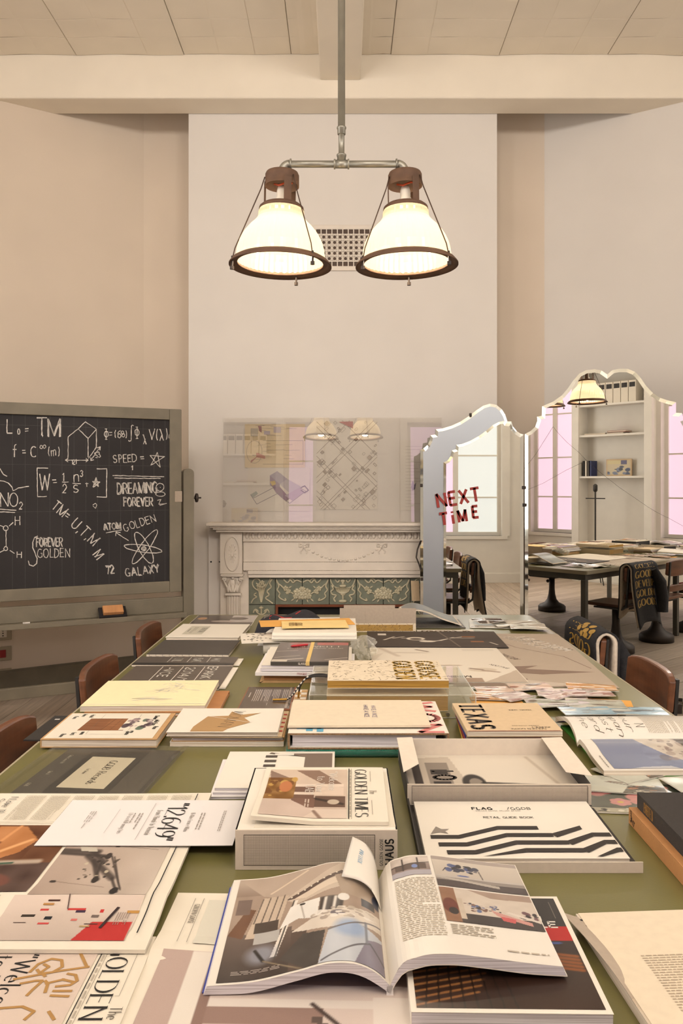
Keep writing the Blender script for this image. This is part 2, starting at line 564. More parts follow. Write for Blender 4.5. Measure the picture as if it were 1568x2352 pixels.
S_ = arc(.28, .74, .26, .26, 30, 270, 9)[:-1] + arc(.28, .25, .28, .25, 90, -150, 9)
FONT = {
    'A': (.7, [[(0, 0), (.35, 1), (.7, 0)], [(.13, .36), (.57, .36)]]),
    'B': (.6, [[(0, 0), (0, 1)], [(0, 1), (.3, 1)] + arc(.3, .76, .22, .24, 90, -90, 6) + [(0, .52)], [(0, .52), (.32, .52)] + arc(.32, .26, .26, .26, 90, -90, 7) + [(0, 0)]]),
    'C': (.66, [arc(.36, .5, .36, .5, 50, 310, 14)]),
    'D': (.66, [[(0, 0), (0, 1)], [(0, 1), (.22, 1)] + arc(.22, .5, .44, .5, 90, -90, 12) + [(0, 0)]]),
    'E': (.52, [[(0, 0), (0, 1)], [(0, 1), (.5, 1)], [(0, .52), (.42, .52)], [(0, 0), (.52, 0)]]),
    'F': (.5, [[(0, 0), (0, 1)], [(0, 1), (.5, 1)], [(0, .52), (.4, .52)]]),
    'G': (.7, [arc(.36, .5, .36, .5, 50, 330, 14), [(.68, .02), (.68, .42)], [(.42, .42), (.7, .42)]]),
    'H': (.64, [[(0, 0), (0, 1)], [(.64, 0), (.64, 1)], [(0, .52), (.64, .52)]]),
    'I': (.06, [[(.03, 0), (.03, 1)]]),
    'J': (.4, [[(.36, 1), (.36, .2)] + arc(.18, .2, .18, .2, 0, -170, 7)]),
    'K': (.6, [[(0, 0), (0, 1)], [(.56, 1), (.02, .42)], [(.18, .58), (.6, 0)]]),
    'L': (.48, [[(0, 0), (0, 1)], [(0, 0), (.48, 0)]]),
    'M': (.8, [[(0, 0), (0, 1)], [(0, 1), (.4, .05)], [(.4, .05), (.8, 1)], [(.8, 1), (.8, 0)]]),
    'N': (.66, [[(0, 0), (0, 1)], [(0, 1), (.66, 0)], [(.66, 0), (.66, 1)]]),
    'O': (.72, [O_(.72)]),
    'P': (.56, [[(0, 0), (0, 1)], [(0, 1), (.28, 1)] + arc(.28, .74, .26, .26, 90, -90, 7) + [(0, .48)]]),
    'Q': (.74, [O_(.72), [(.45, .22), (.76, -.1)]]),
    'R': (.6, [[(0, 0), (0, 1)], [(0, 1), (.28, 1)] + arc(.28, .74, .26, .26, 90, -90, 7) + [(0, .48)], [(.28, .48), (.6, 0)]]),
    'S': (.56, [S_]),
    'T': (.64, [[(.32, 0), (.32, 1)], [(0, 1), (.64, 1)]]),
    'U': (.62, [[(0, 1), (0, .3)] + arc(.31, .3, .31, .3, 180, 360, 9) + [(.62, 1)]]),
    'V': (.66, [[(0, 1), (.33, 0)], [(.33, 0), (.66, 1)]]),
    'W': (.96, [[(0, 1), (.24, 0)], [(.24, 0), (.48, .9)], [(.48, .9), (.72, 0)], [(.72, 0), (.96, 1)]]),
    'X': (.62, [[(0, 1), (.62, 0)], [(.6, 1), (0, 0)]]),
    'Y': (.62, [[(0, 1), (.31, .48)], [(.62, 1), (.31, .48)], [(.31, .48), (.31, 0)]]),
    'Z': (.58, [[(0, 1), (.56, 1)], [(.56, 1), (0, 0)], [(0, 0), (.58, 0)]]),
    '0': (.56, [O_(.56)]),
    '1': (.26, [[(0, .78), (.2, 1)], [(.2, 1), (.2, 0)]]),
    '2': (.54, [arc(.27, .72, .26, .28, 170, -20, 8) + [(0, 0)], [(0, 0), (.54, 0)]]),
    '3': (.5, [arc(.24, .75, .24, .25, 160, -90, 8), arc(.24, .26, .26, .26, 90, -160, 8)]),
    '4': (.58, [[(.42, 0), (.42, 1)], [(.42, 1), (0, .3)], [(0, .3), (.58, .3)]]),
    '5': (.5, [[(.46, 1), (.06, 1)], [(.06, 1), (.04, .56)] + arc(.24, .3, .26, .3, 130, -150, 9)]),
    '6': (.54, [arc(.46, .5, .46, .5, 80, 180, 6) + arc(.27, .3, .27, .3, 180, 540, 12)]),
    '7': (.5, [[(0, 1), (.5, 1)], [(.5, 1), (.16, 0)]]),
    '8': (.52, [O_(.46, .48, .52), O_(.52, .52, 0)]),
    '9': (.54, [arc(.08, .5, .46, .5, -80, 0, 6) + arc(.27, .7, .27, .3, 0, 360, 12)]),
    'a': (.46, [O_(.42, .6), [(.44, .62), (.44, 0)]]),
    'c': (.42, [arc(.23, .3, .23, .31, 50, 310, 10)]),
    'd': (.46, [O_(.42, .6), [(.44, 1.05), (.44, 0)]]),
    'e': (.46, [[(.02, .32), (.44, .32)], arc(.23, .31, .22, .31, 0, 310, 12)]),
    'f': (.36, [arc(.34, .78, .18, .24, 80, 180, 5) + [(.16, 0)], [(0, .6), (.34, .6)]]),
    'h': (.44, [[(0, 0), (0, 1.05)], arc(.22, .4, .21, .22, 160, 0, 6) + [(.43, 0)]]),
    'i': (.06, [[(.03, 0), (.03, .62)], [(.03, .82), (.03, .9)]]),
    'j': (.2, [[(.16, .62), (.16, -.2)] + arc(.04, -.2, .12, .12, 0, -120, 4), [(.16, .82), (.16, .9)]]),
    'k': (.42, [[(0, 0), (0, 1.05)], [(.4, .62), (.02, .24)], [(.14, .36), (.42, 0)]]),
    'l': (.06, [[(.03, 0), (.03, 1.05)]]),
    'm': (.72, [[(0, 0), (0, .62)], arc(.18, .42, .17, .2, 160, 0, 6) + [(.35, 0)], arc(.53, .42, .18, .2, 170, 0, 6) + [(.71, 0)]]),
    'n': (.44, [[(0, 0), (0, .62)], arc(.22, .4, .21, .22, 160, 0, 6) + [(.43, 0)]]),
    'o': (.46, [O_(.46, .62)]),
    'p': (.46, [[(0, -.36), (0, .62)], O_(.44, .6)]),
    'r': (.32, [[(0, 0), (0, .62)], arc(.2, .4, .2, .22, 160, 50, 4)]),
    's': (.36, [[(x * .64, y * .62) for x, y in S_]]),
    't': (.3, [[(.13, .9), (.13, .1), (.28, 0)], [(0, .62), (.3, .62)]]),
    'u': (.44, [[(0, .62), (0, .22)] + arc(.21, .22, .21, .22, 180, 340, 6) + [(.43, .62)], [(.43, .62), (.43, 0)]]),
    'v': (.42, [[(0, .62), (.21, 0)], [(.21, 0), (.42, .62)]]),
    'w': (.64, [[(0, .62), (.16, 0)], [(.16, 0), (.32, .56)], [(.32, .56), (.48, 0)], [(.48, 0), (.64, .62)]]),
    'y': (.42, [[(0, .62), (.21, 0)], [(.42, .62), (.1, -.34)]]),
    'b': (.46, [[(0, 1.05), (0, 0)], O_(.44, .6)]),
    'g': (.46, [O_(.42, .6), [(.44, .6), (.44, -.15)] + arc(.22, -.15, .22, .2, 0, -150, 5)]),
    '=': (.44, [[(0, .62), (.44, .64)], [(0, .36), (.44, .38)]]),
    '-': (.3, [[(0, .46), (.3, .46)]]), '+': (.44, [[(0, .45), (.44, .45)], [(.22, .2), (.22, .7)]]),
    '.': (.08, [[(.04, 0), (.04, .1)]]), ',': (.1, [[(.08, .1), (.02, -.14)]]),
    '/': (.4, [[(0, -.05), (.4, 1.05)]]), '&': (.6, [O_(.4, .45, .55), arc(.26, .26, .28, .27, 100, 340, 9) + [(.6, .5)]]),
    '(': (.2, [arc(.3, .5, .28, .65, 125, 235, 6)]), ')': (.2, [arc(-.1, .5, .28, .65, 55, -55, 6)]),
    '"': (.24, [[(.04, 1.02), (0, .76)], [(.22, 1.02), (.18, .76)]]), "'": (.08, [[(.05, 1.02), (.03, .78)]]),
    ' ': (.3, []),
    '~': (.6, [O_(.3, .34, .35), [(x + .3, y) for x, y in O_(.3, .34, .35)]]),                    # infinity
    '$': (.5, [[(.25, -.05), (.25, 1.05)], O_(.5, .6, .2), [(.12, 1.05), (.38, 1.05)], [(.12, -.05), (.38, -.05)]]),   # phi
    '^': (.5, [[(0, .95), (.12, .95), (.5, -.1)], [(.27, .5), (0, -.1)]]),                           # lambda
    '|': (.4, [arc(.38, 1.05, .16, .2, 40, 180, 5) + [(.2, 0)] + arc(.04, -.1, .16, .2, 0, -150, 5)]),                # integral
}


def text_strokes(s, gap=0.2, slant=0.0):
    x, out = 0.0, []
    for ch in s:
        w, st = FONT.get(ch, FONT['o'])
        for p in st:
            out.append([(x + a + slant * b, b) for a, b in p])
        x += w + gap
    return out, max(x - gap, 0.01)


def ribbon(poly, w, thin=None, ext=0.35, n0=0):
    """quads along a polyline; with thin set, strokes get lighter towards horizontal as with a broad pen"""
    qs = []
    pairs = list(zip(poly[:-1], poly[1:]))
    ws = []
    for (a, b) in pairs:
        dx, dy = b[0] - a[0], b[1] - a[1]
        L = math.hypot(dx, dy) or 1e-9
        t = abs(dy) / L
        ws.append(w if thin is None else thin + (w - thin) * t ** 1.6)
    for i, (a, b) in enumerate(pairs):
        dx, dy = b[0] - a[0], b[1] - a[1]
        L = math.hypot(dx, dy) or 1e-9
        ux, uy = dx / L, dy / L
        hw = ws[i] / 2
        e = hw * ext
        a2 = (a[0] - ux * e, a[1] - uy * e)
        b2 = (b[0] + ux * e, b[1] + uy * e)
        qs.append([(a2[0] + uy * hw, a2[1] - ux * hw), (b2[0] + uy * hw, b2[1] - ux * hw), (b2[0] - uy * hw, b2[1] + ux * hw), (a2[0] - uy * hw, a2[1] + ux * hw)])
    return qs


def text_quads(s, wt=0.12, thin=None, serif=0.0, gap=0.2, slant=0.0, xs=1.0):
    st, W = text_strokes(s, gap, slant)
    out = []
    for p in st:
        p = [(a * xs, b) for a, b in p]
        if len(p) == 2 and abs(p[0][0] - p[1][0]) < 0.25 * abs(p[0][1] - p[1][1]) and serif and abs(p[0][1] - p[1][1]) > 0.5:
            for q in p:
                t = (thin or wt) * 1.0
                out.append([(q[0] - serif, q[1] - t / 2), (q[0] + serif, q[1] - t / 2), (q[0] + serif, q[1] + t / 2), (q[0] - serif, q[1] + t / 2)])
        out += ribbon(p, wt, thin)
    return out, W * xs


# ------------------------------------------------------------------ painted pictures: a small colour raster carried by a grid mesh
class Cv:
    def __init__(s, nx, ny, base):
        nx, ny = int(nx * 1.7), int(ny * 1.7)
        s.nx, s.ny = nx, ny
        s.X, s.Y = np.meshgrid(np.linspace(0, 1, nx), np.linspace(0, 1, ny))
        s.a = np.empty((ny, nx, 3))
        s.a[:] = base

    def mix(s, m, col, al=1.0):
        m = np.clip(m, 0, 1)[..., None] * al
        s.a = s.a * (1 - m) + np.asarray(col, float) * m
        return s

    def rect(s, x0, y0, x1, y1, col, al=1.0):
        return s.mix(((s.X >= x0) & (s.X <= x1) & (s.Y >= y0) & (s.Y <= y1)).astype(float), col, al)

    def poly(s, pts, col, al=1.0):
        inside = np.zeros_like(s.X, bool)
        n = len(pts)
        for i in range(n):
            (x0, y0), (x1, y1) = pts[i], pts[(i + 1) % n]
            if y0 == y1:
                continue
            c = (s.Y < y0) != (s.Y < y1)
            inside ^= c & (s.X < (x1 - x0) * (s.Y - y0) / (y1 - y0) + x0)
        return s.mix(inside.astype(float), col, al)

    def line(s, p, q, w, col, al=1.0):
        d = np.array([q[0] - p[0], q[1] - p[1]])
        L2 = d @ d + 1e-12
        t = np.clip(((s.X - p[0]) * d[0] + (s.Y - p[1]) * d[1]) / L2, 0, 1)
        r = np.hypot(s.X - p[0] - t * d[0], s.Y - p[1] - t * d[1])
        return s.mix(np.clip(1.5 - r / w, 0, 1), col, al)

    def ell(s, cx, cy, rx, ry, col, al=1.0, soft=0.15):
        r = np.hypot((s.X - cx) / rx, (s.Y - cy) / ry)
        return s.mix(np.clip((1 - r) / soft + 0.5, 0, 1), col, al)

    def grad(s, ax, c0, c1, x0=0, y0=0, x1=1, y1=1):
        t = (s.X - x0) / (x1 - x0) if ax == 'x' else (s.Y - y0) / (y1 - y0)
        m = (s.X >= x0) & (s.X <= x1) & (s.Y >= y0) & (s.Y <= y1)
        t = np.clip(t, 0, 1)[..., None]
        c = np.asarray(c0, float) * (1 - t) + np.asarray(c1, float) * t
        s.a = np.where(m[..., None], c, s.a)
        return s

    def noise(s, k, amp, region=None, ks=None):
        kx, ky = (k, k) if ks is None else ks
        g = RNG.random((ky + 2, kx + 2))
        fx, fy = s.X * kx, s.Y * ky
        i, j = fx.astype(int), fy.astype(int)
        u, v = fx - i, fy - j
        n = g[j, i] * (1 - u) * (1 - v) + g[j, i + 1] * u * (1 - v) + g[j + 1, i] * (1 - u) * v + g[j + 1, i + 1] * u * v
        m = 1.0 if region is None else ((s.X >= region[0]) & (s.X <= region[2]) & (s.Y >= region[1]) & (s.Y <= region[3])).astype(float)
        s.a = s.a + ((n - 0.5) * 2 * amp * m)[..., None]
        return s

    def blobs(s, n, cols, rmin, rmax, region=(0, 0, 1, 1), asp=1.0, al=0.9):
        for _ in range(n):
            x = region[0] + RNG.random() * (region[2] - region[0])
            y = region[1] + RNG.random() * (region[3] - region[1])
            r = rmin + RNG.random() * (rmax - rmin)
            s.ell(x, y, r, r * asp * (0.5 + RNG.random()), cols[int(RNG.integers(len(cols)))], al)
        return s


class Pr:
    """flat print on a surface: polygons in the surface's own u, v metres"""
    def __init__(s, fmap, eps=0.0005):
        s.m = MB()
        s.fmap, s.eps, s.k = fmap, eps, 0

    def P(s, u, v):
        x, y, z = s.fmap(u, v)
        return (x, y, z + s.eps + s.k * 0.00006)

    def up(s):
        s.k += 1
        return s

    def poly(s, pts, col):
        s.up()
        s.m.add([s.P(*p) for p in pts], [tuple(range(len(pts)))], col)
        return s

    def rect(s, u0, v0, u1, v1, col, n=1, m=1):
        s.up()
        s.m.grid(lambda a, b: s.P(u0 + (u1 - u0) * a, v0 + (v1 - v0) * b), n, m, col)
        return s

    def frame(s, u0, v0, u1, v1, t, col):
        s.rect(u0, v0, u1, v0 + t, col); s.rect(u0, v1 - t, u1, v1, col)
        s.rect(u0, v0, u0 + t, v1, col); s.rect(u1 - t, v0, u1, v1, col)
        return s

    def photo(s, u0, v0, u1, v1, cv, quad=None):
        """quad: four corner points (u,v) nl, nr, fr, fl"""
        s.up()
        if quad is None:
            quad = [(u0, v0), (u1, v0), (u1, v1), (u0, v1)]
        q = [np.array(p, float) for p in quad]
        nx, ny = cv.nx, cv.ny
        a = np.clip(cv.a, 0, 255)
        vs = []
        for j in range(ny):
            b = j / (ny - 1)
            l, r = q[0] * (1 - b) + q[3] * b, q[1] * (1 - b) + q[2] * b
            for i in range(nx):
                p = l + (r - l) * (i / (nx - 1))
                vs.append(s.P(p[0], p[1]))
        b0 = len(s.m.v)
        s.m.v.extend(vs)
        for j in range(ny - 1):
            for i in range(nx - 1):
                k = j * nx + i
                s.m.f.append([b0 + k, b0 + k + 1, b0 + k + nx + 1, b0 + k + nx])
                s.m.c.append(np.array([a[j, i], a[j, i + 1], a[j + 1, i + 1], a[j + 1, i]]))
        return s

    def text(s, t, u, v, size, rot=0, col=(40, 36, 34), wt=0.13, thin=None, serif=0.0, xs=1.0, gap=0.2, slant=0.0, align='c', fit=None):
        s.up()
        if fit:
            xs = fit / (text_strokes(t, gap, slant)[1] * size)
        qs, W = text_quads(t, wt, thin, serif, gap, slant, xs)
        off = {'c': -W / 2, 'l': 0, 'r': -W}[align]
        c, d = math.cos(math.radians(rot)), math.sin(math.radians(rot))
        for q in qs:
            pts = []
            for x, y in q:
                x, y = (x + off) * size, (y - 0.5) * size
                pts.append(s.P(u + x * c - y * d, v + x * d + y * c))
            s.m.add(pts, [(0, 1, 2, 3)], col)
        return s

    def strokes(s, polys, w, col, thin=None):
        s.up()
        for p in polys:
            for q in ribbon(p, w, thin):
                s.m.add([s.P(*a) for a in q], [(0, 1, 2, 3)], col)
        return s

    def body(s, u0, v0, u1, v1, n, col=(150, 140, 126), vert=False, fill=0.45, word=0.018):
        """columns of running text: rows of word-length bars"""
        s.up()
        for i in range(n):
            a0, a1 = (i + 0.5 - fill / 2) / n, (i + 0.5 + fill / 2) / n
            L = (v1 - v0) if vert else (u1 - u0)
            t = 0.0
            end = L * (0.6 if random.random() < 0.12 else 1.0)
            while t < end:
                wl = min(word * (0.4 + random.random()), end - t)
                if vert:
                    p = [(u0 + (u1 - u0) * a0, v1 - t), (u0 + (u1 - u0) * a1, v1 - t), (u0 + (u1 - u0) * a1, v1 - t - wl), (u0 + (u1 - u0) * a0, v1 - t - wl)]
                else:
                    p = [(u0 + t, v1 - (v1 - v0) * a1), (u0 + t + wl, v1 - (v1 - v0) * a1), (u0 + t + wl, v1 - (v1 - v0) * a0), (u0 + t, v1 - (v1 - v0) * a0)]
                s.m.add([s.P(*q) for q in p], [(0, 1, 2, 3)], col)
                t += wl + word * 0.25
        return s

    def done(s, name, mat, parent):
        return s.m.build(name, mat, parent)


def flat(z):
    return lambda u, v: (u, v, z)


# ------------------------------------------------------------------ builders for things of paper
def book(name, label, x, y, w, d, th, z=0.0, rot=0.0, cover='paper', pages='pages', spine='l', cat='book', group=None, ct=0.0022, inset=0.004, spine_mat=None, bevel=0.0006):
    """closed book: boards and spine round a page block; spine at l, r, n (near) or f (far)"""
    r = thing(name, label, cat, (x, y, TZ + z + 0.0005), math.radians(rot), group)
    m = MB()
    m.box(0, 0, 0, w, d, ct)
    m.box(0, 0, th - ct, w, d, th)
    t = ct
    sp = {'l': (0, 0, t, d), 'r': (w - t, 0, w, d), 'n': (0, 0, w, t), 'f': (0, d - t, w, d)}.get(spine)
    if sp and spine_mat is None:
        m.box(sp[0], sp[1], ct, sp[2], sp[3], th - ct)
    m.build('cover', cover, r, bevel=bevel)
    if sp and spine_mat is not None:
        MB().box(sp[0], sp[1], ct, sp[2], sp[3], th - ct).build('spine', spine_mat, r)
    i = inset
    p = MB().box(t if spine == 'l' else i, t if spine == 'n' else i, ct, w - (t if spine == 'r' else i), d - (t if spine == 'f' else i), th - ct)
    p.build('page_block', pages, r)
    return r, Pr(flat(th))


def leaflet(name, label, x, y, w, d, th=0.002, z=0.0, rot=0.0, mat='paper', wave=0.0, cat='paper', group=None, curl=None, nu=20, nv=20, seed=0, part='paper'):
    """loose sheet or folded newspaper, gently wavy; curl is an extra height function of u, v in 0..1"""
    r = thing(name, label, cat, (x, y, TZ + z + 0.0005), math.radians(rot), group)
    rg = random.Random(seed)
    ph = [rg.random() * 6.28 for _ in range(6)]

    def hz(a, b):
        h = wave * (0.5 + 0.25 * math.sin(5.2 * a + ph[0]) * math.sin(4.1 * b + ph[1]) + 0.25 * math.sin(9.3 * b + ph[2] + 2.5 * a))
        if curl:
            h += curl(a, b)
        return max(h, 0.0)
    top = lambda a, b: (a * w, b * d, th + hz(a, b))
    bot = lambda a, b: (a * w, b * d, hz(a, b) * 0.92)
    MB().slab(top, bot, nu, nv).build(part, mat, r, smooth=False)
    fm = lambda u, v: (u, v, th + hz(u / w, v / d))
    return r, Pr(fm, 0.0005 if not wave else 0.0009)


# ================================================================== THE ROOM
ZC = 4.62            # ceiling
YW = 6.0             # front of the chimney breast
YR = 6.35            # recessed wall beside it
XL, XR, SL = -1.587, 1.607, 0.62
YSL, YSR = YR - SL * (3.3 + XL), YR - SL * (3.3 - XR)


def wall_seg(name, p, q, t, z0=0.0, z1=ZC, mat='wall'):
    """wall whose room side runs from p to q; t is its thickness to the left of p->q"""
    d = Vector((q[0] - p[0], q[1] - p[1]))
    n = Vector((-d.y, d.x)).normalized() * t
    return struct(MB().prism([p, q, (q[0] + n.x, q[1] + n.y), (p[0] + n.x, p[1] + n.y)], z0, z1).build(name, mat, fix=True))


wall_seg('wall_left', (-3.3, YSL), (XL, YR), 0.2, mat='wall_tan')
wall_seg('wall_back', (XL - 0.2, YR), (XR + 0.2, YR), 0.2, mat='wall_tan')
wall_seg('wall_right', (XR, YR), (3.3, YSR), 0.2)
struct(MB().box(-1.161, YW, 0, 1.161, YR, ZC).build('wall_chimney_breast', 'wall'))


def holed(name, axis, a0, a1, fixed0, fixed1, holes, mat):
    """wall with rectangular openings (a, b, z0, z1) along one axis"""
    m = MB()
    def bx(u0, u1, z0, z1):
        if axis == 'x':
            m.box(u0, fixed0, z0, u1, fixed1, z1)
        else:
            m.box(fixed0, u0, z0, fixed1, u1, z1)
    u = a0
    for (h0, h1, z0, z1) in sorted(holes):
        bx(u, h0, 0, ZC)
        bx(h0, h1, 0, z0)
        if axis == 'x':
            bx(h0, h1, z1, ZT0)
            bx(h0, h1, ZT1, ZC)
        else:
            bx(h0, h1, z1, ZC)
        u = h1
    bx(u, a1, 0, ZC)
    return struct(m.build(name, mat))


WIN = [(-3.2, -2.42, 0.72, 3.3), (-0.93, -0.43, 0.72, 3.3), (1.05, 2.45, 0.72, 3.3)]
ZT0, ZT1 = 3.55, 4.40
holed('wall_front', 'x', -3.5, 3.5, YB - 0.25, YB, WIN, 'trim_white')
holed('wall_side_left', 'y', YB, YSL + 0.1, -3.5, -3.3, [(0.9, 2.9, 0.72, 3.3)], 'wall')
holed('wall_side_right', 'y', YB, YSR + 0.1, 3.3, 3.5, [(0.6, 2.6, 0.72, 3.3)], 'wall')


def window(name, axis, a0, a1, z0, z1, depth, sgn, cols, rows, pane_mats):
    r = root(name)
    t, dp = 0.055, 0.06
    def bx(m, u0, u1, w0, w1, d0, d1):
        if axis == 'x':
            m.box(u0, min(d0, d1), w0, u1, max(d0, d1), w1)
        else:
            m.box(min(d0, d1), u0, w0, max(d0, d1), u1, w1)
    y0, y1 = depth, depth + sgn * dp
    m = MB()
    bx(m, a0, a0 + t, z0, z1, y0, y1); bx(m, a1 - t, a1, z0, z1, y0, y1)
    bx(m, a0 + t, a1 - t, z0, z0 + t, y0, y1); bx(m, a0 + t, a1 - t, z1 - t, z1, y0, y1)
    m.build('frame', 'trim_white', r)
    us = [a0 + (a1 - a0) * i / cols for i in range(cols + 1)]
    for u in us[1:-1]:
        m = MB(); bx(m, u - 0.04, u + 0.04, z0 + t, z1 - t, y0, y1); m.build('mullion', 'trim_white', r)
    zs = [z0] + rows + [z1]
    for i in range(cols):
        l, h = us[i] + (t if i == 0 else 0.04), us[i + 1] - (t if i == cols - 1 else 0.04)
        for k in range(len(zs) - 1):
            lo, hi = zs[k] + (t if k == 0 else 0.012), zs[k + 1] - (t if k == len(zs) - 2 else 0.012)
            m = MB(); bx(m, l, h, lo, hi, depth + sgn * 0.024, depth + sgn * 0.03)
            m.build('pane', pane_mats[i % len(pane_mats)], r)
        for z in rows:
            m = MB(); bx(m, l, h, z - 0.012, z + 0.012, y0, depth + sgn * 0.05); m.build('glazing_bar', 'trim_white', r)
    m = MB(); bx(m, a0 - 0.08, a1 + 0.08, z0 - 0.05, z0, depth - sgn * 0.02, depth + sgn * 0.19); m.build('window_sill', 'trim_white', r)
    m = MB()
    e0, e1 = depth + sgn * 0.152, depth + sgn * 0.178
    bx(m, a0 - 0.12, a0, z0, z1 + 0.14, e0, e1); bx(m, a1, a1 + 0.12, z0, z1 + 0.14, e0, e1); bx(m, a0, a1, z1, z1 + 0.14, e0, e1)
    m.build('casing', 'trim_white', r)
    return r


window('window_1', 'x', *WIN[0], YB - 0.15, 1, 2, [1.31, 1.96, 2.68], ['pink_pane'])
window('window_2', 'x', *WIN[1], YB - 0.15, 1, 1, [1.31, 1.96, 2.68], ['pink_pane'])
window('window_5', 'x', *WIN[2], YB - 0.15, 1, 2, [1.31, 1.96, 2.68], ['pink_pane', 'white_pane'])
for k_, w_ in enumerate(WIN):  # added transoms, put in to carry the high fill lights
    window('window_%d' % (6 + k_), 'x', w_[0], w_[1], ZT0, ZT1, YB - 0.15, 1, 1 if k_ == 1 else 2, [], ['white_pane'])
window('window_3', 'y', 0.9, 2.9, 0.72, 3.3, -3.45, 1, 3, [1.31, 1.96, 2.68], ['white_pane'])
window('window_4', 'y', 0.6, 2.6, 0.72, 3.3, 3.45, -1, 3, [1.31, 1.96, 2.68], ['white_pane'])  # added window, put in to carry a fill light

# ceiling with its lining panels, the cross beam and the rib
ce = struct(MB().box(-3.5, YB - 0.2, ZC, 3.5, YR + 0.2, ZC + 0.15).build('ceiling', 'ceiling_paint'))
seams = [-3.3, -2.69, -1.92, -1.145, -0.372, -0.163, 0.129, 0.346, 1.126, 1.91, 2.69, 3.3]
tile_me = None
for i in range(len(seams) - 1):
    if i == 5:
        continue
    a, b = seams[i] + 0.0022, seams[i + 1] - 0.0022
    sag = 0.006 + 0.012 * random.random()
    tilt = (random.random() - 0.5) * 0.016
    zz = lambda u, v: -0.012 - sag * v * v * (0.6 + 0.4 * math.sin(7 * u + i)) - tilt * (u - 0.5) * v
    m = MB().slab(lambda u, v: (a + (b - a) * u, YB + (5.745 - YB) * v, ZC + zz(u, v)), lambda u, v: (a + (b - a) * u, YB + (5.745 - YB) * v, ZC), 4, 8)
    p = m.build('ceiling_panel', 'ceiling_paint', ce, fix=True)
    n = max(1, round((b - a) / 0.257))
    for k in range(n):
        for j in range(6):
            u0, u1 = k / n + 0.004, (k + 1) / n - 0.004
            y0 = 5.735 - 0.215 * (j + 1)
            v0, v1 = (y0 - YB + 0.004) / (5.745 - YB), (y0 + 0.211 - YB) / (5.745 - YB)
            t = MB().slab(lambda u, v: (a + (b - a) * (u0 + (u1 - u0) * u), YB + (5.745 - YB) * (v0 + (v1 - v0) * v), ZC + zz(u0 + (u1 - u0) * u, v0 + (v1 - v0) * v) - 0.0018),
                          lambda u, v: (a + (b - a) * (u0 + (u1 - u0) * u), YB + (5.745 - YB) * (v0 + (v1 - v0) * v), ZC + zz(u0 + (u1 - u0) * u, v0 + (v1 - v0) * v)), 1, 1)
            t.build('tile', 'ceiling_paint', p, fix=True)
struct(MB().box(-3.3, 5.75, 4.29, 3.3, YW, ZC).build('trim_1', 'ceiling_paint', bevel=0.012), 'painted cross beam under the ceiling')
struct(MB().box(-0.163, YB, 4.42, 0.129, 5.75, ZC).build('trim_2', 'ceiling_paint', bevel=0.008), 'narrow painted rib running along the ceiling')

# floor boards
fl = struct(MB().box(-3.5, YB - 0.2, -0.08, 3.5, YR + 0.2, -0.016).build('floor', 'soot'))
pm = {}
for i in range(47):
    x0 = -3.29 + i * 0.14
    off = [0.0, 0.62, 0.3, 0.95][i % 4]
    y = YB - off
    while y < YR:
        y1 = min(y + 1.45, YR)
        if y1 > YB and y1 - max(y, YB) > 0.06:
            L = round(y1 - max(y, YB) - 0.003, 3)
            mn = random.choice(['floor_wood', 'floor_wood_b'])
            if (L, mn) not in pm:
                o = MB().box(0, 0, -0.016, 0.137, L, 0).build('plank', mn, fl)
                pm[(L, mn)] = o.data
            else:
                o = bpy.data.objects.new('plank', pm[(L, mn)])
                COL.objects.link(o)
                o.parent = fl
            o.location = (x0, max(y, YB), random.random() * -0.0015)
        y += 1.45

# skirting
def skirting(name, p, q, h=0.135, t=0.022, mat='grey_paint'):
    d = Vector((q[0] - p[0], q[1] - p[1]))
    n = Vector((d.y, -d.x)).normalized() * t
    m = MB().prism([p, q, (q[0] + n.x, q[1] + n.y), (p[0] + n.x, p[1] + n.y)], 0, h)
    n2 = n * 0.6
    m.prism([p, q, (q[0] + n2.x, q[1] + n2.y), (p[0] + n2.x, p[1] + n2.y)], h, h + 0.012)
    return struct(m.build(name, mat, fix=True))


skirting('baseboard_left', (-3.3, YSL), (XL, YR))
skirting('baseboard_back', (XL, YR), (-1.161, YR))
skirting('baseboard_right', (XR, YR), (3.3, YSR))
skirting('baseboard_side_right', (3.3, YSR), (3.3, YB))
skirting('baseboard_front', (3.3, YB), (-3.3, YB), mat='trim_white')

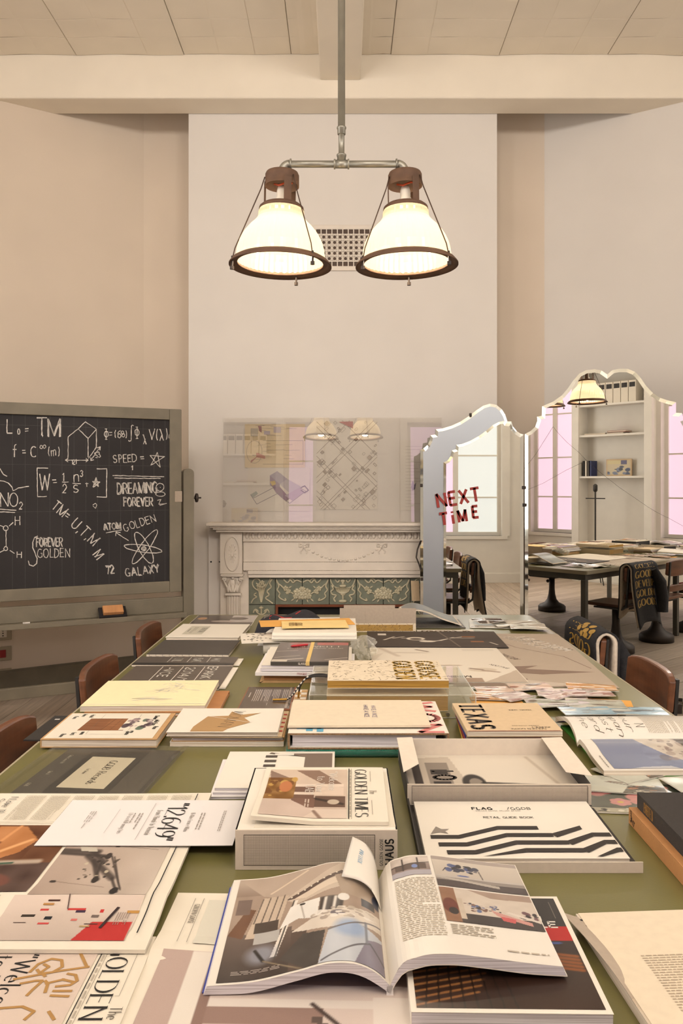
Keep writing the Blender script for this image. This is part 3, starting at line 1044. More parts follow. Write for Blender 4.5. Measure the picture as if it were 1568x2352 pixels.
# ================================================================== FIREPLACE
fp = thing('fireplace', 'white painted carved fireplace surround with green relief tiles', 'fireplace', (0, 0, 0))
QX = lambda px, D=5.88: (px - CX) * D / F
QZ = lambda py, D=5.88: CAMZ - (py - HY) * D / F
mp = 'mantel_paint'
m = MB()
for (x, t, b, y) in ((474, 1201, 1208, 5.765), (481, 1208, 1212, 5.785), (488, 1212, 1217, 5.80), (494, 1217, 1223, 5.825)):
    D = 5.80
    hw = (787 - x) * D / F
    m.box(-hw, y, QZ(b, D), hw, YW, QZ(t, D))
m.build('mantel_shelf', mp, fp, bevel=0.004)
for s in (-1, 1):
    sx = lambda px: s * -QX(px) if s > 0 else QX(px)
    def bx(m, x0, x1, y0, y1, z0, z1):
        a, b = sx(x0), sx(x1)
        m.box(min(a, b), y0, z0, max(a, b), y1, z1)
    m = MB(); bx(m, 474, 505, 5.97, YW, 0, QZ(1222)); m.build('side_board', 'wall', fp)
    for px in (480, 500):
        m = MB(); m.lathe([(0.006, 0), (0.006, 0.004)], 10)
        o = m.build('screw_hole', 'soot', fp); o.location = (sx(px), 5.969, QZ(1293)); o.rotation_euler = (RX, 0, 0)
    m = MB(); bx(m, 503, 569, 5.93, YW, 0, QZ(1312)); m.build('pilaster_back', mp, fp, bevel=0.003)
    m = MB(); bx(m, 505, 556, 5.875, YW, QZ(1318), QZ(1223)); m.build('pilaster_block', mp, fp, bevel=0.003)
    pts = [(sx(533.5) + math.cos(a) * 0.053, 5.873, QZ(1272) + math.sin(a) * 0.125) for a in np.linspace(0, 2 * math.pi, 33)[:-1]]
    MB().tube(pts, 0.0055, 6, closed=True).build('oval_moulding', mp, fp, smooth=True)
    m = MB()
    for a in np.linspace(0, 2 * math.pi, 15)[:-1]:
        m.tube([(sx(533.5) + math.cos(a) * 0.008, 5.875, QZ(1272) + math.sin(a) * 0.02), (sx(533.5) + math.cos(a) * 0.03, 5.8745, QZ(1272) + math.sin(a) * 0.07)], 0.0018, 5)
    m.build('oval_fan', mp, fp, smooth=True)
    m = MB(); bx(m, 507, 559, 5.865, YW, QZ(1322.5), QZ(1318.5)); bx(m, 509, 557, 5.87, YW, QZ(1325), QZ(1322.5)); m.build('abacus', mp, fp, bevel=0.002)
    # capital: bell, leaves and scrolls
    c = (sx(534), 5.90)
    m = MB()
    m.prism([(c[0] - 0.075, QZ(1325)), (c[0] + 0.075, QZ(1325)), (c[0] + 0.052, QZ(1345)), (c[0] + 0.05, QZ(1362)), (c[0] - 0.05, QZ(1362)), (c[0] - 0.052, QZ(1345))], 5.892, YW, 'y')
    for e in (-1, 1):
        sp = [(c[0] + e * (0.06 + 0.017 * (1 - k / 16) * math.cos(k * 0.75)), 5.888, QZ(1331) + 0.017 * (1 - k / 16) * math.sin(k * 0.75)) for k in range(15)]
        m.tube(sp, 0.006, 6)
        m.tube([(c[0] + e * 0.072, 5.888, QZ(1331)), (c[0] + e * 0.05, 5.889, QZ(1344)), (c[0] + e * 0.028, 5.89, QZ(1360))], [0.006, 0.008, 0.004], 6)
        m.tube([(c[0] + e * 0.02, 5.887, QZ(1330)), (c[0] + e * 0.03, 5.887, QZ(1342)), (c[0] + e * 0.012, 5.889, QZ(1360))], [0.005, 0.01, 0.006], 6)
    for k in range(3):
        m.ball((c[0] + (k - 1) * 0.033, 5.888, QZ(1352)), 0.014, 0.008, 0.03, 8, 6)
    m.ball((c[0], 5.886, QZ(1328)), 0.014, 0.008, 0.01, 8, 5)
    m.build('capital', mp, fp, smooth=True)
    m = MB(); bx(m, 516, 553, 5.885, YW, QZ(1368.5), QZ(1363)); m.build('necking', mp, fp, bevel=0.003)
    m = MB()
    x0, x1 = sorted((sx(520), sx(550)))
    prof = [(x0, 5.94)]
    for k in range(5):
        a = x0 + (x1 - x0) * k / 5; b = x0 + (x1 - x0) * (k + 1) / 5
        prof += [(a + 0.002, 5.90), (a + 0.005, 5.90), (a + 0.008, 5.908), (b - 0.008, 5.908), (b - 0.005, 5.90), (b - 0.002, 5.90)]
    prof += [(x1, 5.94)]
    m.prism(prof, 0.16, QZ(1368.5)); m.build('fluted_shaft', mp, fp, fix=True)
    m = MB(); bx(m, 512, 558, 5.88, YW, 0, 0.16); m.build('plinth', mp, fp, bevel=0.003)
fx0, fx1 = QX(557), -QX(557)
m = MB(); m.box(fx0, 5.915, QZ(1291), fx1, YW, QZ(1244)); m.build('frieze', mp, fp)
m = MB(); m.box(fx0, 5.895, QZ(1244), fx1, YW, QZ(1241)); m.box(fx0, 5.905, QZ(1241), fx1, YW, QZ(1223)); m.build('frieze_band', mp, fp)
egg = None
n_egg = int((fx1 - fx0 - 0.02) / 0.0447)
for k in range(n_egg):
    x = fx0 + 0.03 + k * 0.0447
    if egg is None:
        mm = MB()
        mm.ball((0, 0, 0.004), 0.0135, 0.012, 0.024, 8, 6)
        mm.tube([(0.0223, 0, 0.026), (0.0223, -0.004, -0.02)], [0.002, 0.0045], 5)
        o = mm.build('egg_and_dart', mp, fp, smooth=True); egg = o.data
    else:
        o = bpy.data.objects.new('egg_and_dart', egg); COL.objects.link(o); o.parent = fp
    o.location = (x, 5.904, QZ(1232.5))
m = MB(); m.box(fx0, 5.905, QZ(1311), fx1, YW, QZ(1292)); m.build('fascia', mp, fp, bevel=0.003)
m = MB(); m.box(QX(568), 5.895, QZ(1320), -QX(568), YW, QZ(1312)); m.box(QX(569), 5.905, QZ(1328), -QX(569), YW, QZ(1321)); m.build('architrave', mp, fp, bevel=0.003)
m = MB()
for zz in (1291.5, 1311.5):
    k = fx0 + 0.01
    while k < fx1 - 0.01:
        m.ball((k, 5.905, QZ(zz)), 0.0045, 0.005, 0.003, 5, 4); k += 0.0125
bd = m.build('bead_row', mp, fp); bd['kind'] = 'stuff'
m = MB()
for k in range(19):
    t = k / 18
    px = 699 + (875 - 699) * t
    py = 1257 + 31 * (1 - (2 * t - 1) ** 2)
    if k % 2 == 0:
        m.ball((QX(px), 5.914, QZ(py)), 0.011, 0.009, 0.010, 8, 5)
    else:
        m.ball((QX(px), 5.914, QZ(py)), 0.012, 0.006, 0.005, 6, 4)
m.build('bead_garland', mp, fp, smooth=True)
for cx in (697, 877):
    m = MB()
    for e in (-1, 1):
        m.tube([(QX(cx), 5.912, QZ(1254)), (QX(cx + e * 6), 5.91, QZ(1249)), (QX(cx + e * 11), 5.911, QZ(1250)), (QX(cx + e * 10), 5.911, QZ(1257)), (QX(cx + e * 5), 5.912, QZ(1256))], 0.006, 6)
        m.tube([(QX(cx), 5.912, QZ(1255)), (QX(cx + e * 3), 5.911, QZ(1262)), (QX(cx + e * 8), 5.912, QZ(1268)), (QX(cx + e * 6), 5.912, QZ(1273))], 0.005, 6)
    m.build('ribbon_bow', mp, fp, smooth=True)

# relief tiles
def relief(kind):
    m = MB()
    W = 0.196
    P = lambda a, b, o=0.0: ((a - 0.5) * W, -0.006 - o, (b - 0.5) * W)
    def tb(pts, r):
        # smooth the polyline
        q = []
        for i in range(len(pts) - 1):
            p0, p1, p2, p3 = pts[max(i - 1, 0)], pts[i], pts[i + 1], pts[min(i + 2, len(pts) - 1)]
            for k in range(4):
                t = k / 4
                q.append(tuple(0.5 * (2 * p1[j] + (-p0[j] + p2[j]) * t + (2 * p0[j] - 5 * p1[j] + 4 * p2[j] - p3[j]) * t * t + (-p0[j] + 3 * p1[j] - 3 * p2[j] + p3[j]) * t ** 3) for j in (0, 1)))
        q.append(pts[-1])
        m.tube([P(*a) for a in q], r, 6)
    def flower(a, b, r):
        for k in range(5):
            t = k * 1.2566 + 0.4
            m.ball(P(a + r * 0.62 * math.cos(t), b + r * 0.62 * math.sin(t)), r * W * 0.55, 0.008, r * W * 0.55, 7, 4)
        m.ball(P(a, b, 0.005), r * W * 0.3, 0.006, r * W * 0.3, 6, 4)
    def leaf(a, b, da, db):
        m.tube([P(a, b), P(a + da * 0.5, b + db * 0.5), P(a + da, b + db)], [0.003, 0.008, 0.001], 6)
    if kind in ('swag_a', 'swag_b'):
        e = 1 if kind == 'swag_a' else -1
        X = lambda a: a if e > 0 else 1 - a
        tb([(X(0.02), .95), (X(.1), .8), (X(.2), .72), (X(.3), .62)], 0.006)
        tb([(X(0.03), .9), (X(.12), .7), (X(.06), .55), (X(.16), .42), (X(.12), .3), (X(.22), .2), (X(.4), .14), (X(.34), .24)], 0.0065)
        tb([(X(.3), .95), (X(.45), .82), (X(.56), .93), (X(.66), .82), (X(.8), .92), (X(.99), .84)], 0.0065)
        tb([(X(.5), .95), (X(.62), .98), (X(.72), .9)], 0.005)
        flower(X(.38), .6, .1); flower(X(.5), .5, .085); flower(X(.44), .44, .06)
        leaf(X(.55), .48, X(.7) - X(.55), -.1); leaf(X(.5), .62, X(.62) - X(.5), .08)
        flower(X(.82), .46, .14); flower(X(.96), .34, .15); flower(X(.76), .3, .1); flower(X(.98), .58, .09)
        leaf(X(.72), .22, X(.58) - X(.72), -.1); leaf(X(.86), .2, X(.78) - X(.86), -.13)
    elif kind == 'urn':
        for k in range(9):
            a = 0.22 + 0.56 * k / 8
            m.tube([P(a, .64), P(.5 + (a - .5) * .75, .5), P(.5 + (a - .5) * .25, .41)], [0.009, 0.008, 0.004], 6)
        tb([(.18, .66), (.35, .62), (.65, .62), (.82, .66)], 0.006)
        m.ball(P(.5, .7), .03, .008, .012, 8, 4); m.ball(P(.5, .8), .012, .008, .02, 8, 5); m.ball(P(.5, .89), .02, .008, .012, 8, 4)
        tb([(.5, .4), (.5, .3), (.5, .2)], 0.009); m.ball(P(.5, .37), .02, .008, .008, 8, 4)
        m.ball(P(.5, .12), .036, .009, .013, 8, 4)
        for e in (-1, 1):
            tb([(.5 + e * .48, .97), (.5 + e * .42, .8), (.5 + e * .34, .68)], 0.006)
            tb([(.5 + e * .3, .95), (.5 + e * .2, .84), (.5 + e * .12, .93)], 0.006)
            tb([(.5 + e * .44, .74), (.5 + e * .36, .58), (.5 + e * .45, .5), (.5 + e * .4, .38), (.5 + e * .25, .34), (.5 + e * .34, .22), (.5 + e * .28, .1)], 0.0065)
    elif kind == 'torch':
        for k in range(5):
            a = -.16 + .08 * k
            m.tube([P(.48 + a, .72), P(.48 + a * .5, .45), P(.48 + a * .12, .08)], [0.007, 0.006, 0.003], 6)
        tb([(.3, .72), (.48, .66), (.66, .74)], 0.008)
        for k in range(7):
            m.ball(P(.36 + .045 * k, .7 + .05 * math.sin(k * 1.3)), .008, .008, .009, 6, 4)
        flower(.52, .82, .09)
        tb([(.42, .5), (.22, .62), (.14, .8), (.22, .95), (.36, .97), (.44, .86), (.36, .76), (.28, .82)], 0.006)
        tb([(.9, .97), (.8, .8), (.86, .66), (.7, .5), (.78, .36), (.64, .24), (.8, .12), (.92, .03)], 0.0065)
        tb([(.84, .99), (.62, .6), (.52, .2)], 0.004)
        tb([(.3, .44), (.2, .36), (.3, .28), (.18, .2), (.1, .06)], 0.006)
    else:
        tb([(.48, .98), (.48, .7), (.48, .4), (.48, .05)], 0.007)
        m.ball(P(.48, .9), .02, .008, .01, 8, 4)
        for e in (-1, 1):
            for b in (.75, .5, .25):
                tb([(.48, b - .12), (.48 + e * .14, b - .05), (.48 + e * .24, b + .08), (.48 + e * .3, b - .04)], 0.006)
                leaf(.48 + e * .1, b, e * .14, .12)
    return m


rel = {}
def place_tile(kind, px, py):
    t = MB().box(-0.0985, -0.004, -0.0985, 0.0985, 0.02, 0.0985).build('tile', 'tile_glaze', fp, bevel=0.002)
    t.location = (QX(px, 5.95), 5.955, QZ(py, 5.95))
    if kind not in rel:
        o = relief(kind).build('relief', 'tile_relief', t, smooth=True); rel[kind] = o.data
    else:
        o = bpy.data.objects.new('relief', rel[kind]); COL.objects.link(o); o.parent = t


row = ['torch', 'swag_a', 'swag_b', 'urn', 'swag_a', 'swag_b', 'torch']
for k, kd in enumerate(row):
    place_tile(kd, 787 + (k - 3) * 62.0, 1358)
for e in (-3, 3):
    for j in range(1, 6):
        place_tile('stem', 787 + e * 62.0, 1358 + j * 62.0)
m = MB()
ox, oz = QX(633, 5.95), QZ(1388, 5.95)
m.box(ox, 5.935, 0, ox + 0.018, YW, oz); m.box(-ox - 0.018, 5.935, 0, -ox, YW, oz); m.box(ox + 0.018, 5.935, oz - 0.018, -ox - 0.018, YW, oz)
m.build('copper_frame', 'copper', fp)
m = MB(); m.box(ox + 0.018, 5.985, 0, -ox - 0.018, YW - 0.001, oz - 0.018); m.build('firebox_back', 'soot', fp)

# clear sheet and the drawings behind it, standing on the mantel shelf
gl = MB().prism([(5.934, QZ(1201, 5.8) + 0.0005), (5.938, QZ(1201, 5.8) + 0.0005), (5.982, 2.003), (5.978, 2.003)], -0.895, 0.74, 'x').build('acrylic_sheet', 'glass_sheet', fix=True)
tag(gl, 'large clear acrylic sheet leaning on the mantel shelf over drawings', 'acrylic sheet')


def wall_sheet(name, label, px0, py0, px1, py1, mat, y=5.993):
    x0, z1 = V(px0, py0, y)
    x1, z0 = V(px1, py1, y)
    r = thing(name, label, 'drawing', (x0, y, z0))
    w, h = x1 - x0, z1 - z0
    MB().box(0, 0, 0, w, 0.003, h).build('paper', mat, r)
    p = Pr(lambda u, v: (u, 0.0, v), 0)
    p.P = lambda u, v: (u, -0.0006 - p.k * 0.0001, v)
    return r, p, w, h


mk('tracing', (232, 208, 160), 0.8, var=0.05, scale=9)
r, p, w, h = wall_sheet('tracing_drawing', 'yellowed tracing paper drawing above the axonometric print', 562, 974, 700, 1074, 'tracing', y=5.989)
ink = (176, 150, 112)
for k in range(26):
    y = random.random() * h; x = w * .1 + random.random() * w * .6
    p.strokes([[(x, y), (x + w * (.05 + .25 * random.random()), y + (random.random() - .5) * .01)]], 0.0025, ink)
p.strokes([[(w * (.16 + .13 * math.cos(a)), h * (.36 + .26 * math.sin(a))) for a in np.linspace(0, 6.28, 24)]], 0.003, ink)
p.strokes([[(w * .3, h * .62), (w * .97, h * .62), (w * .97, h * .08), (w * .3, h * .08)]], 0.003, ink)
p.poly([(w * .1, h * .1), (w * .2, h * .24), (w * .34, h * .2), (w * .34, h * .26), (w * .22, h * .34), (w * .19, h * .34), (w * .19, h * .24), (w * .1, h * .16)], (196, 96, 56))
p.poly([(w * .22, h * .96), (w * .28, h * .95), (w * .28, h * .8), (w * .24, h * .84)], (156, 60, 60))
p.rect(w * .1, h * .72, w * .22, h * .9, (196, 180, 150))
p.rect(w * .32, h * .76, w * .42, h * .84, (196, 176, 186)); p.rect(w * .48, h * .8, w * .6, h * .93, (206, 184, 186))
p.done('ink', 'print_matte', r)
r, p, w, h = wall_sheet('axonometric_drawing', 'white axonometric print with purple building over the mantel', 568, 1074, 711, 1174, 'paper')
U = lambda x, y: (w * x, h * y)
p.poly([U(.36, .82), (w * .48, h * .92), (w * .64, h * .74), (w * .52, h * .62)], (178, 164, 184))
p.poly([U(.36, .82), U(.36, .6), U(.52, .44), U(.52, .62)], (150, 120, 150))
p.poly([U(.52, .62), U(.64, .74), U(.86, .56), U(.7, .38)], (206, 196, 202))
p.poly([U(.4, .56), U(.52, .56), U(.68, .3), U(.62, .22), U(.46, .42)], (134, 84, 128))
p.poly([U(.6, .36), U(.84, .54), U(.92, .44), U(.72, .24)], (196, 172, 190))
p.poly([U(.36, .68), U(.44, .7), U(.46, .62), U(.4, .58)], (222, 186, 60))
p.poly([U(.05, .38), U(.14, .46), U(.17, .4), U(.09, .3)], (176, 180, 164))
for a, b in (((.05, .38), (.15, .16)), ((.15, .16), (.56, .46)), ((.1, .3), (.42, .54)), ((.6, .26), (.68, .18)), ((.68, .18), (.94, .46)), ((.84, .54), (.96, .44)), ((.62, .22), (.68, .3))):
    p.strokes([[U(*a), U(*b)]], 0.004, (120, 104, 112))
p.strokes([[U(.86, .54), U(.92, .58), U(.98, .48), U(.92, .42), U(.86, .48)]], 0.008, (70, 56, 66))
p.done('ink', 'print_matte', r)
r, p, w, h = wall_sheet('street_plan_drawing', 'black line street plan with diagonal blocks and a red corner', 727, 966, 866, 1170, 'paper')
lc = (142, 118, 98)
def clipseg(a, b):
    # keep a segment inside the sheet
    a, b = np.array(a, float), np.array(b, float)
    t0, t1 = 0.0, 1.0
    d = b - a
    for k, L in ((0, w), (1, h)):
        if abs(d[k]) < 1e-9:
            if not (0 <= a[k] <= L):
                return None
            continue
        q = sorted(((0 - a[k]) / d[k], (L - a[k]) / d[k]))
        t0, t1 = max(t0, q[0]), min(t1, q[1])
    return None if t0 >= t1 else (tuple(a + d * t0), tuple(a + d * t1))
for s_, c0s in ((1, (-.30, -.27, -.06, -.03, .2, .24, .42)), (-1, (.1, .14, .36, .40, .62, .66, .86))):
    for c0 in c0s:
        g = clipseg((-0.1, c0 - 0.1 * s_), (1.0, c0 + 1.0 * s_))
        if g:
            p.strokes([list(g)], 0.0032, lc)
for k in range(85):
    x, y = random.random() * w, random.random() * h
    a, b = 0.01 + 0.03 * random.random(), 0.008 + 0.02 * random.random()
    e = 0.7071
    q = [(x, y), (x + a * e, y + a * e), (x + a * e - b * e, y + a * e + b * e), (x - b * e, y + b * e)]
    if all(0 <= i <= w and 0 <= j <= h for i, j in q):
        if random.random() < .18:
            p.poly(q, (176, 156, 136))
        p.strokes([q + [q[0]]], 0.002 if k % 3 else 0.0035, lc)
p.poly([(w * .36, h * .985), (w * .6, h * .99), (w * .6, h * .91)], (186, 50, 50))
p.done('ink', 'print_matte', r)
r, p, w, h = wall_sheet('faded_drawing', 'faded beige drawing sheet beside the mirror above the mantel', 918, 1010, 985, 1172, 'paper')
for k in range(20):
    y = h * (.05 + .045 * k)
    p.strokes([[(w * .2, y), (w * (.4 + .5 * random.random()), y)]], 0.002, (196, 178, 160))
p.poly([(w * .38, h * .33), (w * .44, h * .42), (w * .5, h * .36), (w * .56, h * .4), (w * .52, h * .3), (w * .42, h * .28)], (110, 100, 120))
p.done('ink', 'print_matte', r)

# paper tag hanging at the tile corner
t = MB().slab(lambda u, v: (u * 0.06 - 0.008 * v, -0.006 * math.sin(3 * u), v * 0.15), lambda u, v: (u * 0.06 - 0.008 * v, 0.003 - 0.006 * math.sin(3 * u), v * 0.15), 4, 4).build('paper_tag', 'kraft_light')
t.location = (QX(946, 5.9), 5.915, QZ(1381, 5.9))
tag(t, 'small torn beige paper tag hanging beside the relief tiles', 'tag')

# ventilation grille high on the chimney breast
gx, gz = V(787, 570, YW)
mk('vent_dark', (96, 80, 70), 0.9)
gr = thing('vent_grille', 'cream cast ventilation grille high on the chimney breast', 'vent', (gx, YW, gz))
gw, gh = 0.245, 0.142
MB().box(-gw, -0.004, -gh, gw, 0.0, gh).build('backing', 'vent_dark', gr)
m = MB()
m.box(-gw - .03, -0.014, gh, gw + .03, 0, gh + .03); m.box(-gw - .03, -0.014, -gh - .03, gw + .03, 0, -gh)
m.box(-gw - .03, -0.014, -gh, -gw, 0, gh); m.box(gw, -0.014, -gh, gw + .03, 0, gh)
m.build('frame', mp, gr, bevel=0.004)
m = MB()
nx, nz = 12, 7
for i in range(nx + 1):
    x = -gw + 2 * gw * i / nx
    m.box(x - .0036, -0.012, -gh, x + .0036, -0.004, gh)
for j in range(nz + 1):
    z = -gh + 2 * gh * j / nz
    m.box(-gw, -0.0118, z - .0036, gw, -0.0042, z + .0036)
for i in range(1, nx - 1):
    for j in range(1, nz - 1):
        cx, cz = -gw + 2 * gw * (i + .5) / nx, -gh + 2 * gh * (j + .5) / nz
        m.tube([(cx + .0155 * math.cos(a), -0.0085, cz + .0155 * math.sin(a)) for a in np.linspace(0, 2 * math.pi, 13)[:-1]], 0.0038, 4, closed=True)
lt = m.build('lattice', mp, gr)

# ================================================================== BLACKBOARD
bbx, bby = -1.078, 5.30
ba = math.atan2(0.436, 0.9)
bb = thing('blackboard', 'grey framed swivelling blackboard covered in white chalk formulas', 'blackboard', (bbx, bby, 0), ba)
cu, su = math.cos(ba), math.sin(ba)


def BP(px, py):
    """pixel -> local x, z on the slate"""
    t = (px - CX) / F
    # (t*D, D) = (bbx,bby) + s*(cu,su)  ->  D
    s_ = (t * bby - bbx) / (cu - t * su)
    D = bby + s_ * su
    return s_, CAMZ - (py - HY) * D / F


L = 1.78
z0, z1 = 0.79, 1.997
MB().box(-L + .06, -0.004, z0 + .06, -.06, 0.012, z1 - .06).build('slate', 'slate', bb)
m = MB()
m.box(-L, -0.024, z0, -L + .075, 0.024, z1); m.box(-.078, -0.024, z0, 0, 0.024, z1)
m.box(-L + .075, -0.022, z1 - .072, -.078, 0.022, z1); m.box(-L + .075, -0.022, z0, -.078, 0.022, z0 + .072)
m.build('frame', 'grey_paint', bb, bevel=0.004)
for e in (1, -1):
    x0 = 0.012 if e > 0 else -L - .082
    prof = [(x0, 0)] + [(x0 + .035 + .035 * math.cos(a), 1.575 + .03 * math.sin(a)) for a in np.linspace(math.pi, 0, 9)] + [(x0 + .07, 0)]
    m = MB().prism(prof, -0.03, 0.035, 'y'); m.build('post', 'grey_paint', bb, fix=True)
    MB().box(x0 - .005, -0.30, 0, x0 + .075, 0.30, 0.06).build('foot', 'grey_paint', bb, bevel=0.006)
m = MB()
m.tube([(.082, 0, 1.41), (.10, 0, 1.41)], 0.008, 8); m.tube([(.098, 0, 1.41), (.102, 0, 1.41), (.114, 0, 1.41), (.118, 0, 1.41)], [.018, .03, .03, .014], 12); m.tube([(.118, 0, 1.41), (.138, 0, 1.41)], 0.006, 6)
m.build('pivot_knob', 'cast_iron', bb, smooth=True)
MB().box(-.045, -.027, 1.385, 0.002, -.024, 1.455).build('pivot_plate', 'board_grey', bb)
MB().box(-L - .01, -0.02, .655, .012, 0.014, .755).build('tray_rail', 'grey_paint', bb, bevel=0.004)
m = MB(); m.box(-L - .01, -0.12, .632, .012, 0.014, .655); m.box(-L - .01, -0.122, .632, .012, -0.114, .664); m.build('chalk_tray', 'grey_paint', bb, bevel=0.003)
MB().box(-L - .01, -0.015, .19, .012, 0.015, .26).build('stretcher', 'grey_paint', bb, bevel=0.004)

# ruled guide lines and smudges, then the writing
gm = MB()
x = -L + .1
while x < -.08:
    gm.box(x, -0.0046, z0 + .07, x + .0012, -0.0042, z1 - .07); x += .0715
for z in (1.33, 1.62, 1.86):
    gm.box(-L + .08, -0.0046, z, -.08, -0.0042, z + .0012)
gm.build('guide_line', 'chalk_faint', bb)
ch = MB()


def chalk(polys, w=2.0):
    for p_ in polys:
        q = []
        for a, b in zip(p_[:-1], p_[1:]):
            n = max(1, int(math.hypot(b[0] - a[0], b[1] - a[1]) / 6))
            q += [(a[0] + (b[0] - a[0]) * i / n + random.gauss(0, .25), a[1] + (b[1] - a[1]) * i / n + random.gauss(0, .25)) for i in range(n)]
        q.append(p_[-1])
        for i in range(len(q) - 1):
            ww = w * (.7 + .5 * random.random())
            for quad in ribbon([q[i], q[i + 1]], ww, ext=0.3):
                vs = []
                for a in quad:
                    lx, lz = BP(*a)
                    vs.append((lx, -0.0055, lz))
                ch.add(vs, [(0, 1, 2, 3)])


def ctext(s, px, py, size, rot=0, xs=0.8, w=2.0, gap=.2, twice=False):
    """baseline starts at px, py (pixels on the board)"""
    st, W = text_strokes(s, gap)
    c, d = math.cos(math.radians(rot)), math.sin(math.radians(rot))
    for rep in range(2 if twice else 1):
        out = []
        for p_ in st:
            jx, jy = random.gauss(0, .6) + rep * 1.3, random.gauss(0, .6) + rep * .8
            out.append([(px + jx + (a * xs * size) * c - (b * size) * d, py + jy - (a * xs * size) * d - (b * size) * c) for a, b in p_])
        chalk(out, w)


ctext('L', 16, 995, 31, w=2.4); ctext('0', 40, 997, 12, w=2); ctext('=', 57, 999, 22); ctext('T', 84, 1000, 40, xs=.9, w=2.6); ctext(',', 97, 1001, 16); ctext('M', 110, 1002, 40, xs=.85, w=2.6, twice=True)
ctext('f', 30, 1050, 28); ctext('=', 51, 1047, 20); ctext('C', 71, 1049, 24, w=2.3); ctext('~', 92, 1038, 22, xs=.9, w=1.6); ctext('(m)', 111, 1047, 20, w=1.8)
chalk([[(156, 1052), (156, 1004), (179, 985), (196, 969), (221, 986), (221, 1027), (203, 1053)], [(179, 985), (202, 1007), (221, 986)], [(202, 1007), (202, 1050)],
       [(150, 1057), (202, 1057)], [(156, 1053), (150, 1057), (156, 1061)], [(197, 1053), (202, 1057), (197, 1061)], [(208, 1057), (229, 1027)], [(222, 1029), (230, 1026), (229, 1034)], [(208, 1051), (208, 1058), (215, 1056)]], 1.8)
ctext('121', 164, 1066, 10, w=1.6); ctext('53', 219, 1052, 12, rot=15, w=1.6)
ctext('$', 239, 1008, 22, w=1.8); ctext('=', 251, 1005, 18); ctext('(68)', 264, 1005, 16, w=1.8); ctext('|$', 297, 1006, 24, w=1.8); ctext('^', 327, 1018, 20); ctext('V(^)d', 342, 1010, 24, xs=.8, w=1.9)
ctext('SPEED', 261, 1063, 17, rot=3, w=1.8, xs=.85); ctext('=', 322, 1062, 22)
chalk([[(346, 1069), (361, 1039), (367, 1073), (344, 1046), (377, 1049), (347, 1068)]], 1.7)
ctext('1', 301, 1081, 10); chalk([[(258, 1092), (376, 1095)], [(262, 1098), (368, 1099)]], 1.8)
chalk([[(110, 1075), (85, 1075), (86, 1141), (107, 1140)], [(222, 1077), (245, 1077), (244, 1142), (222, 1141)]], 2.0)
ctext('W', 92, 1126, 37, xs=.62, w=2.4); ctext('=', 121, 1117, 24, w=2); ctext('1', 143, 1105, 18); chalk([[(143, 1107), (157, 1107)], [(166, 1110), (185, 1111)]], 1.8); ctext('2', 143, 1131, 20); ctext('n', 170, 1106, 26, xs=.9, w=2.2); ctext('3', 185, 1094, 13); ctext('S', 168, 1131, 17, xs=1.1); ctext('+', 196, 1120, 18, w=2)
chalk([[(213, 1119), (220, 1097), (226, 1118), (212, 1106), (229, 1107), (214, 1119)], [(216, 1114), (222, 1106)], [(218, 1116), (224, 1110)], [(217, 1108), (221, 1101)]], 2.2)
ctext('DREAMING', 269, 1134, 24, rot=2, xs=.62, w=2.0, twice=True); ctext('FOREVER', 283, 1162, 19, rot=1, xs=.66, w=1.9, twice=True)
chalk([arc(367, 1119, 9, 9, 0, 360, 16), arc(368, 1135, 11, 5, 0, 360, 14), [(361, 1149), (369, 1147), (364, 1158), (379, 1157)], [(366, 1161), (382, 1156)]], 1.6)
chalk([[(367, 1119), (368, 1120)]], 2)
ctext('TM', 117, 1168, 24, rot=-38, xs=.8, w=2.4); ctext('=', 146, 1189, 20, rot=-38, w=2.6); ctext('U,T,M', 161, 1208, 25, rot=-42, xs=.85, w=2.2, gap=.25); ctext('M', 212, 1274, 22, rot=-52, xs=.8, w=2.2)
ctext('72', 244, 1318, 18, rot=8, xs=.8, w=1.8, twice=True)
ctext('NO', 1, 1163, 31, xs=.85, w=2.2, gap=.12); ctext('2', 45, 1170, 16); chalk([[(-10, 1169), (37, 1172)], [(-10, 1175), (34, 1177)]], 2)
chalk([[(0, 1076), (8, 1090), (16, 1094)], [(-4, 1104), (8, 1105), (20, 1110), (27, 1119), (30, 1127), (42, 1121), (66, 1117)]], 2)
chalk([arc(13, 1213, 5.5, 5.5, 0, 360, 12), arc(13, 1260, 4.5, 4.5, 0, 360, 12), [(-4, 1205), (8, 1210)], [(14, 1219), (14, 1255)], [(-6, 1271), (9, 1264)], [(21, 1208), (30, 1200)], [(23, 1264), (33, 1271)]], 1.9)
ctext('H', 35, 1206, 20, xs=.8, w=2); ctext('H', 40, 1281, 14, xs=1, w=1.8)
chalk([[(86, 1231), (79, 1234), (75, 1245), (75, 1258), (80, 1270), (85, 1282), (84, 1294), (76, 1300), (67, 1297), (65, 1288)]], 2.0)
ctext('FOREVER', 82, 1254, 19, xs=.6, w=1.7, twice=True); ctext('GOLDEN', 86, 1280, 20, rot=0, xs=.78, w=1.7)
ctext('ATOM', 238, 1217, 14, rot=5, xs=.8, w=1.8, twice=True); chalk([[(243, 1224), (279, 1217)], [(295, 1242), (266, 1223)], [(265, 1231), (266, 1222), (276, 1223)]], 1.8)
ctext('GOLDEN', 286, 1221, 17, rot=18, xs=.9, w=1.7, gap=.25)
def orbit(cx, cy, rx, ry, rot):
    c, d = math.cos(math.radians(rot)), math.sin(math.radians(rot))
    return [(cx + rx * math.cos(a) * c - ry * math.sin(a) * d, cy + rx * math.cos(a) * d + ry * math.sin(a) * c) for a in np.linspace(0, 6.4, 26)]
